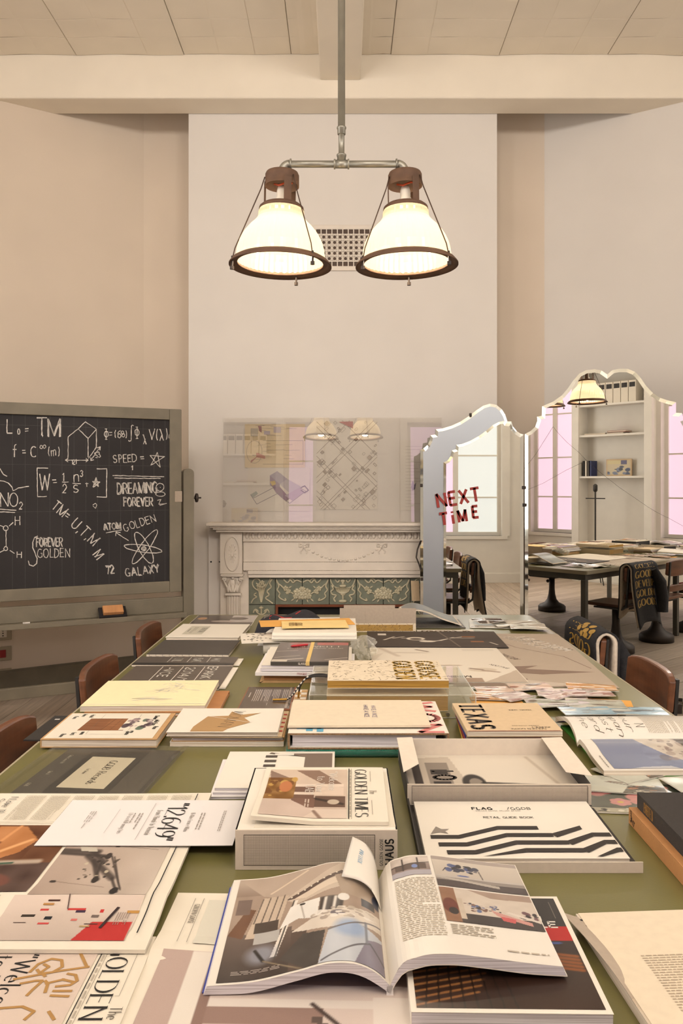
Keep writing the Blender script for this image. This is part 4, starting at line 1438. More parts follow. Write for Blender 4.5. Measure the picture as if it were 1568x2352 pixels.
chalk([orbit(328, 1260, 44, 8, 8), orbit(332, 1256, 48, 10, -54), orbit(330, 1258, 40, 12, 62), arc(330, 1260, 5, 5, 0, 360, 10), arc(330, 1260, 2.5, 2.5, 0, 360, 8)], 1.9)
ctext('GALAXY', 288, 1324, 18, rot=8, xs=.85, w=1.7, gap=.25, twice=True)
chalk([[(213, 1160), (218, 1156), (222, 1160), (219, 1168), (213, 1162)]], 1.4)
ch.build('chalk_writing', 'chalk', bb)

# eraser and chalk stick on the tray
lx, lz = BP(254, 1400)
ex, ey = bbx + lx * cu + 0.07 * su, bby + lx * su - 0.07 * cu
er = thing('board_eraser', 'wooden backed black felt eraser on the chalk tray', 'eraser', (ex, ey, .6551), ba)
for nm, mt, bxs in (('felt_pad', 'eraser_felt', (-.085, 0, 0, .085, .085, .018)), ('grip', 'eraser_wood', (-.062, .012, .0181, .062, .074, .045))):
    o = MB().box(*bxs).build(nm, mt, er, bevel=0.003)
    o.rotation_euler = (math.radians(38), 0, 0)
    o.location = (0, -0.03, 0.001)
lx, lz = BP(58, 1420)
cs = MB().tube([(-.02, 0, 0), (.02, 0, 0)], 0.0065, 8).build('chalk_stick', 'chalk')
cs.location = (bbx + lx * cu + 0.085 * su, bby + lx * su - 0.085 * cu, .662)
cs.rotation_euler = (0, 0, ba)
tag(cs, 'short white chalk stick lying on the blackboard tray', 'chalk')

# wall switches
wa = math.atan2(SL, 1.0)
for k, (py, kind, lab) in enumerate(((1454, 'socket', 'beige wall socket plate, topmost of three below the blackboard'), (1501, 'red', 'beige wall plate with a red switch below the blackboard'), (1552, 'rocker', 'beige wall plate with a grey rocker, lowest of three below the blackboard'))):
    t_ = (6 - CX) / F
    D = (YR - SL * XL) / (1 - SL * t_)
    r = thing('wall_switch', lab, 'switch', (t_ * D, D, CAMZ - (py - HY) * D / F), wa, 'wall plates below the blackboard')
    MB().box(-.06, -.012, -.052, .06, 0, .052).build('plate', 'switch_plate', r, bevel=0.004)
    if kind == 'socket':
        MB().box(-.026, -.0135, -.03, .026, -.012, .03).build('socket_insert', 'porcelain', r)
        for zz in (-.018, 0, .018):
            MB().box(-.004, -.0145, zz - .004, .004, -.0135, zz + .004).build('socket_hole', 'soot', r)
    else:
        MB().box(-.02, -.017, -.028, .02, -.012, .028).build('rocker', 'switch_red' if kind == 'red' else 'switch_plate', r, bevel=0.002)


# ================================================================== TRIPTYCH MIRROR
hx, hy = 1.2965, 5.70
na = math.radians(24.0)
mir = thing('triptych_mirror', 'tall three-leaf scalloped dressing mirror with red writing behind the table', 'mirror', (hx, hy, 0))


def leaf(part, ox, oy, rot, outline, depth, mat, bev, zb, back=True):
    """bevelled glass leaf; outline is an open list of (s, z) along the top, left to right"""
    o = [(s_, z_) for s_, z_ in outline]
    poly = [(o[0][0], zb)] + o + [(o[-1][0], zb)]
    poly = poly[::-1]
    # order for inward offset
    A = sum(poly[i][0] * poly[(i + 1) % len(poly)][1] - poly[(i + 1) % len(poly)][0] * poly[i][1] for i in range(len(poly)))
    sg = 1 if A > 0 else -1
    n = len(poly)
    ins = []
    for i in range(n):
        p, q, r_ = np.array(poly[i - 1]), np.array(poly[i]), np.array(poly[(i + 1) % n])
        d1 = (q - p) / (np.linalg.norm(q - p) + 1e-9); d2 = (r_ - q) / (np.linalg.norm(r_ - q) + 1e-9)
        n1, n2 = np.array([-d1[1], d1[0]]) * sg, np.array([-d2[1], d2[0]]) * sg
        b = n1 + n2
        b = b / (np.linalg.norm(b) + 1e-9)
        k = 1.0 / max(0.55, float(b @ n1))
        ins.append(tuple(q + b * bev * k))
    g = MB().add([(x, -depth - 0.004, z) for x, z in ins], [tuple(range(n))]).build(part, mat, mir)
    g.location = (ox - hx, oy - hy, 0); g.rotation_euler = (0, 0, rot)
    m = MB()
    m.add([(x, -depth, z) for x, z in poly] + [(x, -depth - 0.004, z) for x, z in ins], [(i, (i + 1) % n, n + (i + 1) % n, n + i) for i in range(n)])
    m.build('bevel', 'mirror_bevel', g)
    if back:
        MB().prism([(x, z) for x, z in poly], -depth + 0.001, -depth + 0.012, 'y').build('backing', 'mirror_back', g)
    return g


DL = 5.70
xl = (965 - CX) / F * DL
LO = [(965, 1033), (973, 1030), (981, 1023), (986, 1012), (988, 1000), (999, 998), (1000, 986), (1016, 984), (1036, 978), (1056, 969), (1076, 956), (1094, 942), (1109, 932), (1125, 927), (1140, 930), (1152, 940), (1160, 953), (1165, 968), (1174, 968), (1178, 980), (1186, 990), (1195, 996), (1202, 998)]
LI = [(1018, 1062), (1027, 1058), (1034, 1048), (1037, 1035), (1046, 1032), (1047, 1022), (1060, 1020), (1078, 1013), (1098, 1002), (1115, 990), (1130, 977), (1145, 969), (1157, 967), (1161, 973), (1172, 974), (1177, 984), (1185, 993), (1194, 999), (1199, 1001)]
sz = lambda pts: [((px - CX) / F * DL - xl, CAMZ - (py - HY) * DL / F) for px, py in pts]
leaf('frosted_border', xl, hy, 0, sz(LO), 0.0, 'frosted_silver', 0.02, 0.06)  # outer wing glass; its grey reflection is put into the material
inner = leaf('left_glass', xl, hy, 0, sz(LI), 0.008, 'mirror', 0.018, 0.08, back=False)  # added inner leaf; its outline imitates a reflected edge


def szc(px, py):
    t = (px - CX) / F
    s_ = (t * hy - hx) / (math.cos(na) + t * math.sin(na))
    D = hy - s_ * math.sin(na)
    return s_, CAMZ - (py - HY) * D / F


CO = [(1205, 997), (1218, 990), (1229, 980), (1234, 966), (1233, 957), (1244, 955), (1245, 933), (1254, 929), (1269, 923), (1290, 908), (1303, 893), (1315, 875), (1330, 858), (1346, 850), (1366, 848), (1381, 851), (1394, 860), (1406, 850), (1421, 847), (1441, 847), (1458, 854), (1471, 868), (1483, 886), (1499, 903), (1516, 914), (1531, 919), (1552, 924), (1552, 948), (1566, 949), (1570, 965), (1577, 978), (1586, 986)]
cg = leaf('centre_glass', hx, hy, -na, [szc(*p) for p in CO], 0.0, 'mirror', 0.024, 0.06)
m = MB()
for cr in ([(1205, 1076), (1231, 1042), (1270, 980), (1281, 994), (1302, 1016), (1330, 1040), (1345, 1056), (1378, 1085), (1420, 1118)], [(1206, 1127), (1247, 1110), (1300, 1080), (1338, 1062)], [(1455, 1142), (1487, 1164), (1510, 1178), (1535, 1190), (1575, 1212)], [(1246, 1018), (1270, 980)], [(1420, 1118), (1455, 1142)]):
    pts = [szc(*p) for p in cr]
    for q in ribbon(pts, 0.0015):
        m.add([(x, -0.0052, z) for x, z in q], [(0, 1, 2, 3)])
m.build('crack', 'mirror_back', cg)
ce_s = szc(1586, 986)[0]
rx_, ry_ = hx + ce_s * math.cos(na), hy - ce_s * math.sin(na)
wl = sz(LO)[-1][0]
leaf('right_glass', rx_, ry_, -na - math.radians(48), [(wl - s_, z_) for s_, z_ in sz(LO)[::-1]], 0.0, 'mirror', 0.024, 0.06)
for px, py in ((1080, 953), (967, 1115), (1201, 1120), (1204, 1160), (968, 1330)):
    x, z = (px - CX) / F * DL - hx, CAMZ - (py - HY) * DL / F
    MB().box(x - .008, -.016, z - .012, x + .008, .014, z + .012).build('clip', 'cast_iron', mir, bevel=0.003)
for s_ in (0.02, wl - 0.04):
    MB().box(xl - hx + s_, -.10, 0, xl - hx + s_ + .05, .08, .062).build('foot', 'cast_iron', mir)
for s_ in (0.1, ce_s - 0.12):
    a, b = s_ * math.cos(na), -s_ * math.sin(na)
    MB().box(a - .03, b - .1, 0, a + .03, b + .1, .062).build('foot', 'cast_iron', mir)
m = MB()
def lip(s, px, py, size, rot, xs, gap=.25):
    st, W = text_strokes(s, gap)
    c, d = math.cos(math.radians(rot)), math.sin(math.radians(rot))
    for p_ in st:
        q = [(px + a * xs * size * c - b * size * d, py - a * xs * size * d - b * size * c) for a, b in p_]
        for quad in ribbon(q, 6.2, ext=0.25):
            m.add([((a - CX) / F * DL - hx, -0.0145, CAMZ - (b - HY) * DL / F) for a, b in quad], [(0, 1, 2, 3)])
lip('NEXT', 1006, 1165, 30, 9, .95, .32)
lip('T', 1012, 1206, 26, 8, 1.0); lip('i', 1040, 1202, 30, 8, 1.0); lip('M', 1054, 1199, 26, 9, .82); lip('E', 1086, 1189, 26, 6, .85)
m.build('lipstick_writing', 'lipstick', mir)
m = MB().tube([(QX(965, 5.7), 5.68, QZ(1242, 5.7)), (QX(958, 5.68), 5.67, QZ(1262, 5.68)), (QX(956, 5.66), 5.67, QZ(1280, 5.68)), (QX(962, 5.68), 5.67, QZ(1296, 5.68)), (QX(965, 5.7), 5.68, QZ(1308, 5.7))], 0.006, 6)
o = m.build('edge_strap', 'cast_iron', mir, smooth=True); o.location = (-hx, -hy, 0)

# ================================================================== PENDANT LAMP
LD = 3.11
LX = lambda px: (px - CX) * LD / F
LZ = lambda py: CAMZ - (py - HY) * LD / F
pl = thing('pendant_lamp', 'twin pendant lamp of galvanised pipe with two glowing ribbed glass shades', 'lamp', (LX(784), LD, LZ(377)))
zt = ZC - 0.2 - LZ(377)
MB().tube([(0, 0, LZ(305) - LZ(377)), (0, 0, zt)], 0.0145, 14).build('stem_pipe', 'galv', pl, smooth=True)
MB().tube([(0, 0, .02), (0, 0, LZ(303) - LZ(377))], 0.0118, 14).build('drop_pipe', 'galv', pl, smooth=True)
MB().lathe([(.0118, 0), (.016, .002), (.016, .022), (.0185, .024), (.0185, .03), (.0145, .032)], 14, (0, 0, LZ(310) - LZ(377))).build('coupling', 'galv', pl, smooth=True)
m = MB(); m.lathe([(.016, .01), (.0175, .03), (.019, .031), (.019, .037), (.0125, .038)], 14)
m.tube([(-.03, 0, 0), (-.0285, 0, 0), (-.024, 0, 0), (-.0239, 0, 0), (.0239, 0, 0), (.024, 0, 0), (.0285, 0, 0), (.03, 0, 0)], [.019, .0195, .0195, .0165, .0165, .0195, .0195, .019], 14)
m.build('tee_fitting', 'galv', pl, smooth=True)
MB().lathe([(.05, 0), (.05, .012), (.018, .03)], 20, (0, 0, zt - .032)).build('ceiling_plate', 'galv', pl, smooth=True)
for e, cx, tilt in ((-1, 648, 0.02), (1, 929.5, -0.02)):
    hx_ = LX(cx) - LX(784)
    MB().tube([(e * .026, 0, 0), (hx_ - e * .03, 0, 0)], 0.0135, 14).build('crossbar', 'galv', pl, smooth=True)
    el = [(hx_ - e * .03, 0, 0)] + [(hx_ - e * .03 + e * .03 * math.sin(a), 0, -.03 + .03 * math.cos(a)) for a in np.linspace(0, math.pi / 2, 7)] + [(hx_, 0, -.034)]
    m = MB(); m.tube(el, .0165, 12); m.tube([(hx_ - e * .036, 0, 0), (hx_ - e * .03, 0, 0)], .0205, 12)
    m.build('elbow', 'galv', pl, smooth=True)
    hd = bpy.data.objects.new('lamp_head', None); COL.objects.link(hd); hd.parent = pl; hd.location = (hx_, 0, -.03); hd.rotation_euler = (0, tilt, 0)
    # local z: 0 is the cap top
    MB().lathe([(.012, 0), (.052, -.001), (.062, -.005), (.066, -.014), (.067, -.058), (.0655, -.058), (.064, -.022), (.03, -.008)], 28, cap=False).build('cap', 'rust', hd, smooth=True)
    for k in range(3):
        a = -1.15 + k * 2.094 + (0.15 if e > 0 else 0)
        c, d = math.cos(a), math.sin(a)
        wv = (-d * .015, c * .015)
        m = MB()
        r1, r2 = .066, .0675
        ring = []
        for z in (-.04, -.142):
            for rr in (r1, r2):
                for s_ in (-1, 1):
                    ring.append((c * rr + wv[0] * s_, d * rr + wv[1] * s_, z))
        m.add(ring, [(0, 1, 3, 2), (4, 6, 7, 5), (0, 4, 5, 1), (2, 3, 7, 6), (0, 2, 6, 4), (1, 5, 7, 3)])
        m.build('strap', 'rust', hd, fix=True)
        a2 = a + 0.35
        c2, d2 = math.cos(a2), math.sin(a2)
        MB().tube([(c2 * .068, d2 * .068, -.028), (c2 * .082, d2 * .082, -.075), (c2 * .178, d2 * .178, -.315), (c2 * .188, d2 * .188, -.362)], 0.0024, 6).build('stay_wire', 'wire', hd, smooth=True)
        m = MB(); m.tube([(c2 * .188, d2 * .188, -.345), (c2 * .188, d2 * .188, -.385)], .004, 8); m.tube([(c2 * .188, d2 * .188, -.385), (c2 * .188, d2 * .188, -.397)], .0085, 6)
        m.build('bolt', 'cast_iron', hd)
    MB().lathe([(.062, -.128), (.074, -.130), (.086, -.140), (.088, -.150), (.086, -.150), (.072, -.136), (.062, -.132)], 32, cap=False).build('neck_ring', 'rust', hd, smooth=True)
    # ribbed glass
    prof = [(.085, -.150), (.089, -.160), (.089, -.172), (.092, -.184), (.104, -.200), (.121, -.216), (.138, -.236), (.152, -.258), (.162, -.280), (.169, -.305), (.172, -.330), (.1715, -.352)]
    n = 96
    m = MB()
    vs, fs = [], []
    for r_, z in prof:
        for k in range(n):
            rr = r_ * (1 + (0.006 if k % 2 else -0.004))
            vs.append((rr * math.cos(2 * math.pi * k / n), rr * math.sin(2 * math.pi * k / n), z))
    for i in range(len(prof) - 1):
        for k in range(n):
            fs.append((i * n + k, i * n + (k + 1) % n, (i + 1) * n + (k + 1) % n, (i + 1) * n + k))
    m.add(vs, fs)
    m.build('glass_shade', 'shade', hd)
    MB().lathe([(.170, -.351), (.175, -.343), (.187, -.350), (.2, -.366), (.2, -.371), (.185, -.360), (.172, -.358), (.167, -.360), (.170, -.351)], 64, cap=False).build('rim', 'rust', hd, smooth=True)
    MB().lathe([(.016, -.06), (.02, -.075), (.02, -.10), (.03, -.118), (.03, -.145), (.024, -.15)], 16).build('socket', 'porcelain', hd, smooth=True)
    MB().tube([(-.03, .01, -.045), (-.01, -.02, -.06), (.02, -.025, -.05), (.04, -.01, -.048)], .004, 6).build('flex', 'orange_wire', hd, smooth=True)
    bl = MB(); bl.lathe([(.014, -.15), (.02, -.17), (.034, -.2), (.038, -.225), (.03, -.252), (.012, -.265), (.001, -.267)], 16)
    mk_emit('bulb_%d' % e, (255, 226, 170), 6.0)
    bl.build('bulb', 'bulb_%d' % e, hd, smooth=True)
    li = bpy.data.lights.new('bulb_light', 'POINT'); li.energy = LAMP_W; li.color = (1.0, 0.84, 0.64); li.shadow_soft_size = 0.045
    lo = bpy.data.objects.new('bulb_light', li); COL.objects.link(lo); lo.parent = hd; lo.location = (0, 0, -.305)

# ================================================================== WORK TABLE
TX0, TX1, TY0, TY1 = -0.857, 1.04, 0.74, 4.45
tb = thing('work_table', 'long steel framed work table with green linoleum top', 'table', (0, 0, 0))
def rr(x0, y0, x1, y1, r):
    out = []
    for cx, cy, a in ((x1 - r, y0 + r, -90), (x1 - r, y1 - r, 0), (x0 + r, y1 - r, 90), (x0 + r, y0 + r, 180)):
        out += arc(cx, cy, r, r, a, a + 90, 5)
    return out
MB().prism(rr(TX0 + .006, TY0 + .006, TX1 - .006, TY1 - .006, .03), TZ - .03, TZ).build('table_top', 'linoleum', tb)
o_, i_ = rr(TX0, TY0, TX1, TY1, .034), rr(TX0 + .006, TY0 + .006, TX1 - .006, TY1 - .006, .03)
n = len(o_)
m = MB()
m.add([(x, y, TZ - .032) for x, y in o_] + [(x, y, TZ + .0005) for x, y in o_] + [(x, y, TZ + .0005) for x, y in i_] + [(x, y, TZ - .032) for x, y in i_],
      [q for k in range(n) for q in ((k, (k + 1) % n, n + (k + 1) % n, n + k), (n + k, n + (k + 1) % n, 2 * n + (k + 1) % n, 2 * n + k), (2 * n + k, 2 * n + (k + 1) % n, 3 * n + (k + 1) % n, 3 * n + k), (3 * n + k, 3 * n + (k + 1) % n, (k + 1) % n, k))])
m.build('edge_strip', 'table_edge', tb)
for x in (TX0 + .03, TX1 - .075):
    MB().box(x, TY0 + .04, TZ - .085, x + .045, TY1 - .04, TZ - .032).build('side_rail', 'steel_grey', tb)
    for y in (TY0 + .05, 2.68, TY1 - .085):
        MB().box(x, y, 0, x + .045, y + .045, TZ - .085).build('leg', 'steel_grey', tb, bevel=0.002)
for y in (TY0 + .05, TY1 - .085):
    MB().box(TX0 + .075, y, TZ - .085, TX1 - .075, y + .045, TZ - .032).build('end_rail', 'steel_grey', tb)

# ================================================================== CHAIRS
def make_chair(label, group, cushion=False):
    r = thing('pedestal_chair', label, 'chair', (0, 0, 0), 0, group)
    MB().lathe([(.16, 0), (.16, .055), (.14, .075), (.085, .10), (.055, .14), (.04, .2), (.034, .26), (.034, .40)], 24).build('pedestal', 'cast_iron', r, smooth=True)
    m = MB(); m.tube([(0, 0, .36), (0, .075, .36)], .012, 8); m.ball((0, .085, .36), .02, .02, .02, 8, 6); m.build('height_knob', 'cast_iron', r, smooth=True)
    MB().box(-.15, -.12, .40, .12, .12, .425).build('seat_plate', 'cast_iron', r)
    MB().prism(rr(-.19, -.19, .2, .19, .05), .425, .452).build('seat', 'chair_wood', r, bevel=0.006)
    if cushion:
        MB().slab(lambda u, v: (-.17 + .34 * u, -.17 + .34 * v, .46 + .04 * (math.sin(math.pi * u) * math.sin(math.pi * v)) ** .4), lambda u, v: (-.17 + .34 * u, -.17 + .34 * v, .4525), 12, 12).build('seat_cushion', 'red_cushion', r, smooth=True)
    for s_ in (-1, 1):
        m = MB()
        y = s_ * .196
        pts = [(.1, .41), (-.17, .41), (-.212, .44), (-.225, .6), (-.238, .785), (-.226, .785), (-.213, .6), (-.2, .452), (-.165, .424), (.1, .424)]
        m.prism(pts, y - .011, y + .011, 'y'); m.build('back_upright', 'steel_dark', r, fix=True)
    def slat(name, za, zb, w, th, cur):
        def f(u, v, side):
            y = (u - .5) * w
            x = -.197 - cur * (1 - (2 * u - 1) ** 2) - (za + (zb - za) * v - .62) * .075
            e = 1 - (2 * u - 1) ** 6 * .25
            z = (za + zb) / 2 + (v - .5) * (zb - za) * e
            return (x + side * th, y, z)
        MB().slab(lambda u, v: f(u, v, .5), lambda u, v: f(u, v, -.5), 14, 4).build(name, 'chair_wood', r, smooth=False, bevel=0.007)
    slat('top_slat', .648, .80, .43, .026, .028)
    slat('lower_slat', .50, .565, .40, .018, .024)
    return r


def dup(src, loc, rz, label):
    r = src.copy(); COL.objects.link(r); r.location = loc; r.rotation_euler = (0, 0, rz); r['label'] = label
    for ch_ in list(src.children):
        c = ch_.copy(); COL.objects.link(c); c.parent = r
    return r


G = 'wooden pedestal chairs round the work table'
c0 = make_chair('brown slatted chair at the table in front of the blackboard post', G)
c0.location = (-.745, 3.93, 0)
dup(c0, (-.745, 3.13, 0), 0, 'brown slatted chair beside the dark poster books, second from the blackboard')
dup(c0, (-.745, 2.24, 0), 0, 'brown slatted chair beside the clear record sleeve, nearest on the blackboard side')
dup(c0, (.985, 3.10, 0), math.pi, 'brown slatted chair next to the jacket chair by the photo pile')
dup(c0, (.985, 1.60, 0), math.pi, 'brown slatted chair farthest along the row from the jacket chair')
cr_ = make_chair('brown slatted chair with a red seat cushion, seen in the mirror', G, True)
cr_.location = (.985, 2.36, 0); cr_.rotation_euler = (0, 0, math.pi)
cj = dup(c0, (.985, 3.86, 0), math.pi, 'brown slatted chair with a black jacket hung over its back')

# black jacket over the chair back
jk = thing('jacket', 'black jacket with gold lettering and pale lining hung over a chair back', 'jacket', (1.205, 3.86, 0))
def jprof(t, off):
    """inverted U across the chair back; t 0..1 from table side hem to outer hem"""
    Lh = 0.40
    a, zt_ = .05 + off, .80 + off * 0.8
    if t < .4:
        k = t / .4
        return (-a - .035 * (1 - k) * (1 - k), zt_ - .03 - Lh * (1 - k))
    if t > .6:
        k = (1 - t) / .4
        return (a + .05 * (1 - k) * (1 - k), zt_ - .03 - (Lh + .06) * (1 - k))
    q = math.pi * (1 - (t - .4) / .2)
    return (a * math.cos(q), zt_ - .03 + .045 * math.sin(q))
def jpt(u, v, off):
    x, z = jprof(v, off)
    y = (u - .5) * .44 * (1 - .05 * abs(2 * v - 1))
    w = .012 * math.sin(9 * u + 5 * v) * min(1, abs(v - .5) * 5)
    drop = .05 * (abs(2 * u - 1) ** 2) * abs(2 * v - 1)
    return (x + w, y, z - drop)
MB().slab(lambda u, v: jpt(u, v, .012), lambda u, v: jpt(u, v, 0.004), 16, 44).build('shell', 'denim_black', jk, smooth=True)
MB().slab(lambda u, v: jpt(.006 + .988 * u, .02 + .96 * v, .0035), lambda u, v: jpt(.006 + .988 * u, .02 + .96 * v, -.012), 14, 44).build('lining', 'lining', jk, smooth=True)
# hanging sleeve on the outer side
m = MB(); m.tube([(.075, -.12, .76), (.11, -.17, .64), (.125, -.18, .5), (.13, -.175, .38)], [.03, .052, .05, .045], 10); m.build('sleeve', 'denim_black', jk, smooth=True)
m = MB()
def jprint(s, u0, v0, du, dv, size):
    st, W = text_strokes(s, .25)
    for p_ in st:
        for q in ribbon([(a / W, b) for a, b in p_], .14 / max(1, len(s)) * 1.9, ext=.3):
            pts = []
            for a, b in q:
                x, y, z = jpt(u0 + du * a, v0 + dv * b, .0135)
                pts.append((x, y, z))
            m.add(pts, [(0, 1, 2, 3)])
for k, s in enumerate(('GOLDEN', 'GOODS', 'DEVELOP', 'GOLDEN')):
    jprint(s, .12, .40 - k * .075, .72, .055, 1)
for k, s in enumerate(('GOLDEN', 'GOODS', 'DEVELOP', 'GOLDEN', 'GOODS')):
    jprint(s, .88, .60 + k * .07, -.74, -.05, 1)
for i, (u, v) in enumerate(((.16, .452), (.3, .44), (.44, .455), (.24, .415), (.38, .41), (.55, .43), (.5, .475), (.3, .48))):
    c = jpt(u, v, .0135)
    pts = [jpt(u + .06 * math.cos(a), v + .018 * math.sin(a), .0138) for a in np.linspace(0, 6.283, 13)[:-1]]
    m.add(pts, [tuple(range(12))])
m.build('gold_lettering', 'gold_print', jk)

# ================================================================== BOOKCASE on the window wall (seen in the mirror)
bc = thing('bookcase', 'white built-in bookcase between the windows, seen in the mirror', 'bookcase', (-2.2, YB, 0))
W_, Dp = 1.2, 0.26
MB().box(0, 0, 0, W_, .012, 3.3).build('back_panel', 'trim_white', bc)
for x in (0, W_ - .06):
    MB().box(x, .012, 0, x + .06, Dp, 3.3).build('side_panel', 'trim_white', bc)
for z in (.0, 1.61, 2.25, 2.72, 3.25):
    MB().box(.06, .012, z, W_ - .06, Dp, z + .03).build('shelf', 'trim_white', bc)
m = MB(); m.box(-.06, Dp, 0, .06, Dp + .025, 3.36); m.box(W_ - .06, Dp, 0, W_ + .06, Dp + .025, 3.36); m.box(.06, Dp, 3.25, W_ - .06, Dp + .025, 3.36); m.build('face_frame', 'trim_white', bc, bevel=0.004)
for k in range(7):
    r = thing('box_file', 'white box file with black label, %s on the top shelf of the bookcase' % ['first', 'second', 'third', 'fourth', 'fifth', 'sixth', 'seventh'][k], 'box file', (-2.2 + .12 + k * .125, YB + .03, 2.75), 0, 'box files on the top shelf')
    MB().box(0, 0, 0, .115, .2, .32).build('body', 'paper', r, bevel=0.003)
    MB().box(.012, .2, .22, .103, .202, .29).build('label', 'black_card', r)
zb_ = 2.28
for k, (mt, x, w) in enumerate((('black_card', .5, .28), ('crimson', .52, .3), ('paper', .12, .36))):
    z = zb_ if k != 1 else zb_ + .026
    r = thing('shelf_book', ['thin black book lying flat on the upper bookcase shelf', 'dark red book lying on the black one in the bookcase', 'pale book lying flat beside two dark ones in the bookcase'][k], 'book', (-2.2 + x, YB + .04, z), 0, 'books lying in the bookcase')
    MB().box(0, 0, 0, w, .18, .003).box(0, 0, .021, w, .18, .024).box(0, 0, .003, .003, .18, .021).build('cover', mt, r)
    MB().box(.003, .003, .003, w - .003, .177, .021).build('page_block', 'pages', r)
for k in range(4):
    r = thing('shelf_book', ['black spined book leaning at the bookcase side', 'white book leaning second in the bookcase row', 'grey book leaning third in the bookcase row', 'navy book leaning last in the bookcase row'][k], 'book', (-2.2 + .09 + k * .042, YB + .04, 1.641), 0, 'books leaning in the bookcase')
    o = MB().box(0, 0, 0, .003, .17, .24).box(.021, 0, 0, .024, .17, .24).box(.003, .167, 0, .021, .17, .24).build('cover', ['black_card', 'paper', 'charcoal', 'navy'][k], r)
    o2 = MB().box(.003, .003, .003, .021, .167, .237).build('page_block', 'pages', r)
r = thing('framed_photo', 'small propped picture of blue figures in the bookcase', 'picture', (-2.2 + .42, YB + .06, 1.641))
MB().box(0, 0, 0, .42, .02, .26).build('frame', 'kraft_light', r)
cv = Cv(30, 20, (220, 200, 160)); cv.blobs(14, [(40, 50, 90), (110, 120, 150), (30, 30, 36)], .04, .12, (0, .05, 1, .6)); cv.rect(0, .75, .6, 1, (230, 210, 150)); cv.rect(.6, .7, .85, 1, (80, 70, 110))
p = Pr(flat(0)); p.P = lambda u, v: (u, .0206, v); p.photo(.02, .02, .40, .24, cv); p.done('picture', 'print_gloss', r)
r = thing('lighting_stand', 'black tripod lighting stand in front of the bookcase, seen in the mirror', 'stand', (-1.72, YB + .5, 0))
MB().tube([(0, 0, .55), (0, 0, 1.42)], .012, 10).build('column', 'steel_dark', r)
for a in (.4, 2.5, 4.6):
    MB().tube([(0, 0, .62), (.2 * math.cos(a), .2 * math.sin(a), 0.008)], .008, 8).build('leg', 'steel_dark', r)
MB().tube([(-.16, 0, 1.3), (.16, 0, 1.3)], .008, 8).build('arm', 'steel_dark', r)
MB().lathe([(.02, 1.40), (.032, 1.42), (.032, 1.5), (.01, 1.52)], 14).build('head', 'steel_dark', r, smooth=True)


# ================================================================== THINGS ON THE TABLE, from the near end
BLK = (44, 40, 38)
GREY = (150, 140, 126)

# ---- newspaper with the gold scrawl, bottom corner
r, p = leaflet('newspaper', 'folded newspaper with gold brush scrawl and the word Welcome', -.84, .80, .545, .46, .006, 0, 0, 'newsprint', .002, 'newspaper', seed=1)
W, D_ = .545, .46
p.rect(0, 0, .468, D_, (226, 206, 190), 10, 10)
p.rect(.473, 0, .4745, D_, BLK, 1, 12); p.rect(.482, 0, .4826, D_, GREY, 1, 12)
p.body(.4755, .0, .481, D_, 1, (190, 178, 160), True)
p.text('GOLDEN TIMES', .503, .275, .031, -90, BLK, .12, .028, .10, fit=.315)
p.text('The', .532, .275, .016, -90, (110, 100, 90), .1, .03, .06, .8)
p.rect(.528, .31, .5286, .44, GREY); p.rect(.522, .31, .5286, .3106, GREY)
p.text('"Welcome', .366, .325, .027, -90, BLK, .13, .035, .08, fit=.165)
p.text('to Town', .330, .34, .027, -90, BLK, .13, .035, .08, fit=.13)
gd = (186, 142, 84)
sc = lambda pts: [(.385 + a * .085, .235 + b * .17) for a, b in pts]
cb = lambda pts: [(.30 + a * .165, .262 + b * .165) for a, b in pts]
p.strokes([cb([(.50, .62), (.53, .74), (.62, .82), (.72, .80), (.76, .70), (.70, .62), (.60, .60), (.55, .66)]), cb([(.40, .52), (.58, .58), (.76, .64), (1.0, .70)]), cb([(.86, .90), (.92, .80), (.98, .70)]),
           cb([(.58, .74), (.64, .70), (.60, .62), (.66, .56)]), cb([(.48, .46), (.60, .50), (.66, .50), (.62, .38), (.60, .30)]), cb([(.68, .50), (.72, .46), (.74, .34)]), cb([(.70, .46), (.84, .52)]),
           cb([(.84, .60), (.92, .58), (.96, .50), (.92, .44), (.80, .42)]), cb([(.82, .52), (.94, .48)]), cb([(.80, .36), (.96, .36)]), cb([(.80, .30), (.96, .29)]),
           cb([(.60, 1.0), (.88, 1.02), (.80, .92)]), cb([(.10, .98), (.38, 1.0), (.46, .92), (.2, .96)]), cb([(.36, .02), (.44, .14), (.62, .16), (.74, .10), (.70, .0)]), cb([(.86, .10), (.94, .0)])], .0048, gd)
p.done('print', 'print_news', r)

# ---- big newspaper spread: crane photograph, coloured letters, brown portrait
r, p = leaflet('newspaper', 'open newspaper spread with a crane photograph and a red patch', -.80, 1.21, .5, .612, .006, .008, 0, 'newsprint', .004, 'newspaper', seed=3, curl=lambda a, b: .006 * max(0, 1 - abs(b - .24) / .08))
W, D_ = .5, .612
cv = Cv(70, 90, (196, 178, 162)); cv.grad('x', (184, 162, 146), (206, 190, 174)); cv.noise(5, 8)
k1 = (70, 60, 54)
for (a, b, w) in (((.0, .58), (.35, .56), .03), ((.02, .54), (.45, .5), .02), ((.3, .56), (.46, .42), .025), ((.28, .5), (.62, .22), .03), ((.62, .22), (.74, .03), .012), ((.5, .5), (.75, .08), .008), ((.53, .49), (.76, .06), .006), ((.44, .42), (.47, .26), .012), ((.36, .44), (.5, .2), .02), ((.5, .9), (.98, .68), .02), ((.7, .98), (1, .75), .006)):
    cv.line(a, b, w, k1, .85)
cv.ell(.47, .5, .03, .045, k1); cv.poly([(.14, .64), (.3, .62), (.34, .56), (.18, .57)], (206, 196, 178))
cv.blobs(30, [(90, 78, 66), (206, 192, 166), (60, 52, 46)], .008, .02, (.28, .2, .6, .5), .8)
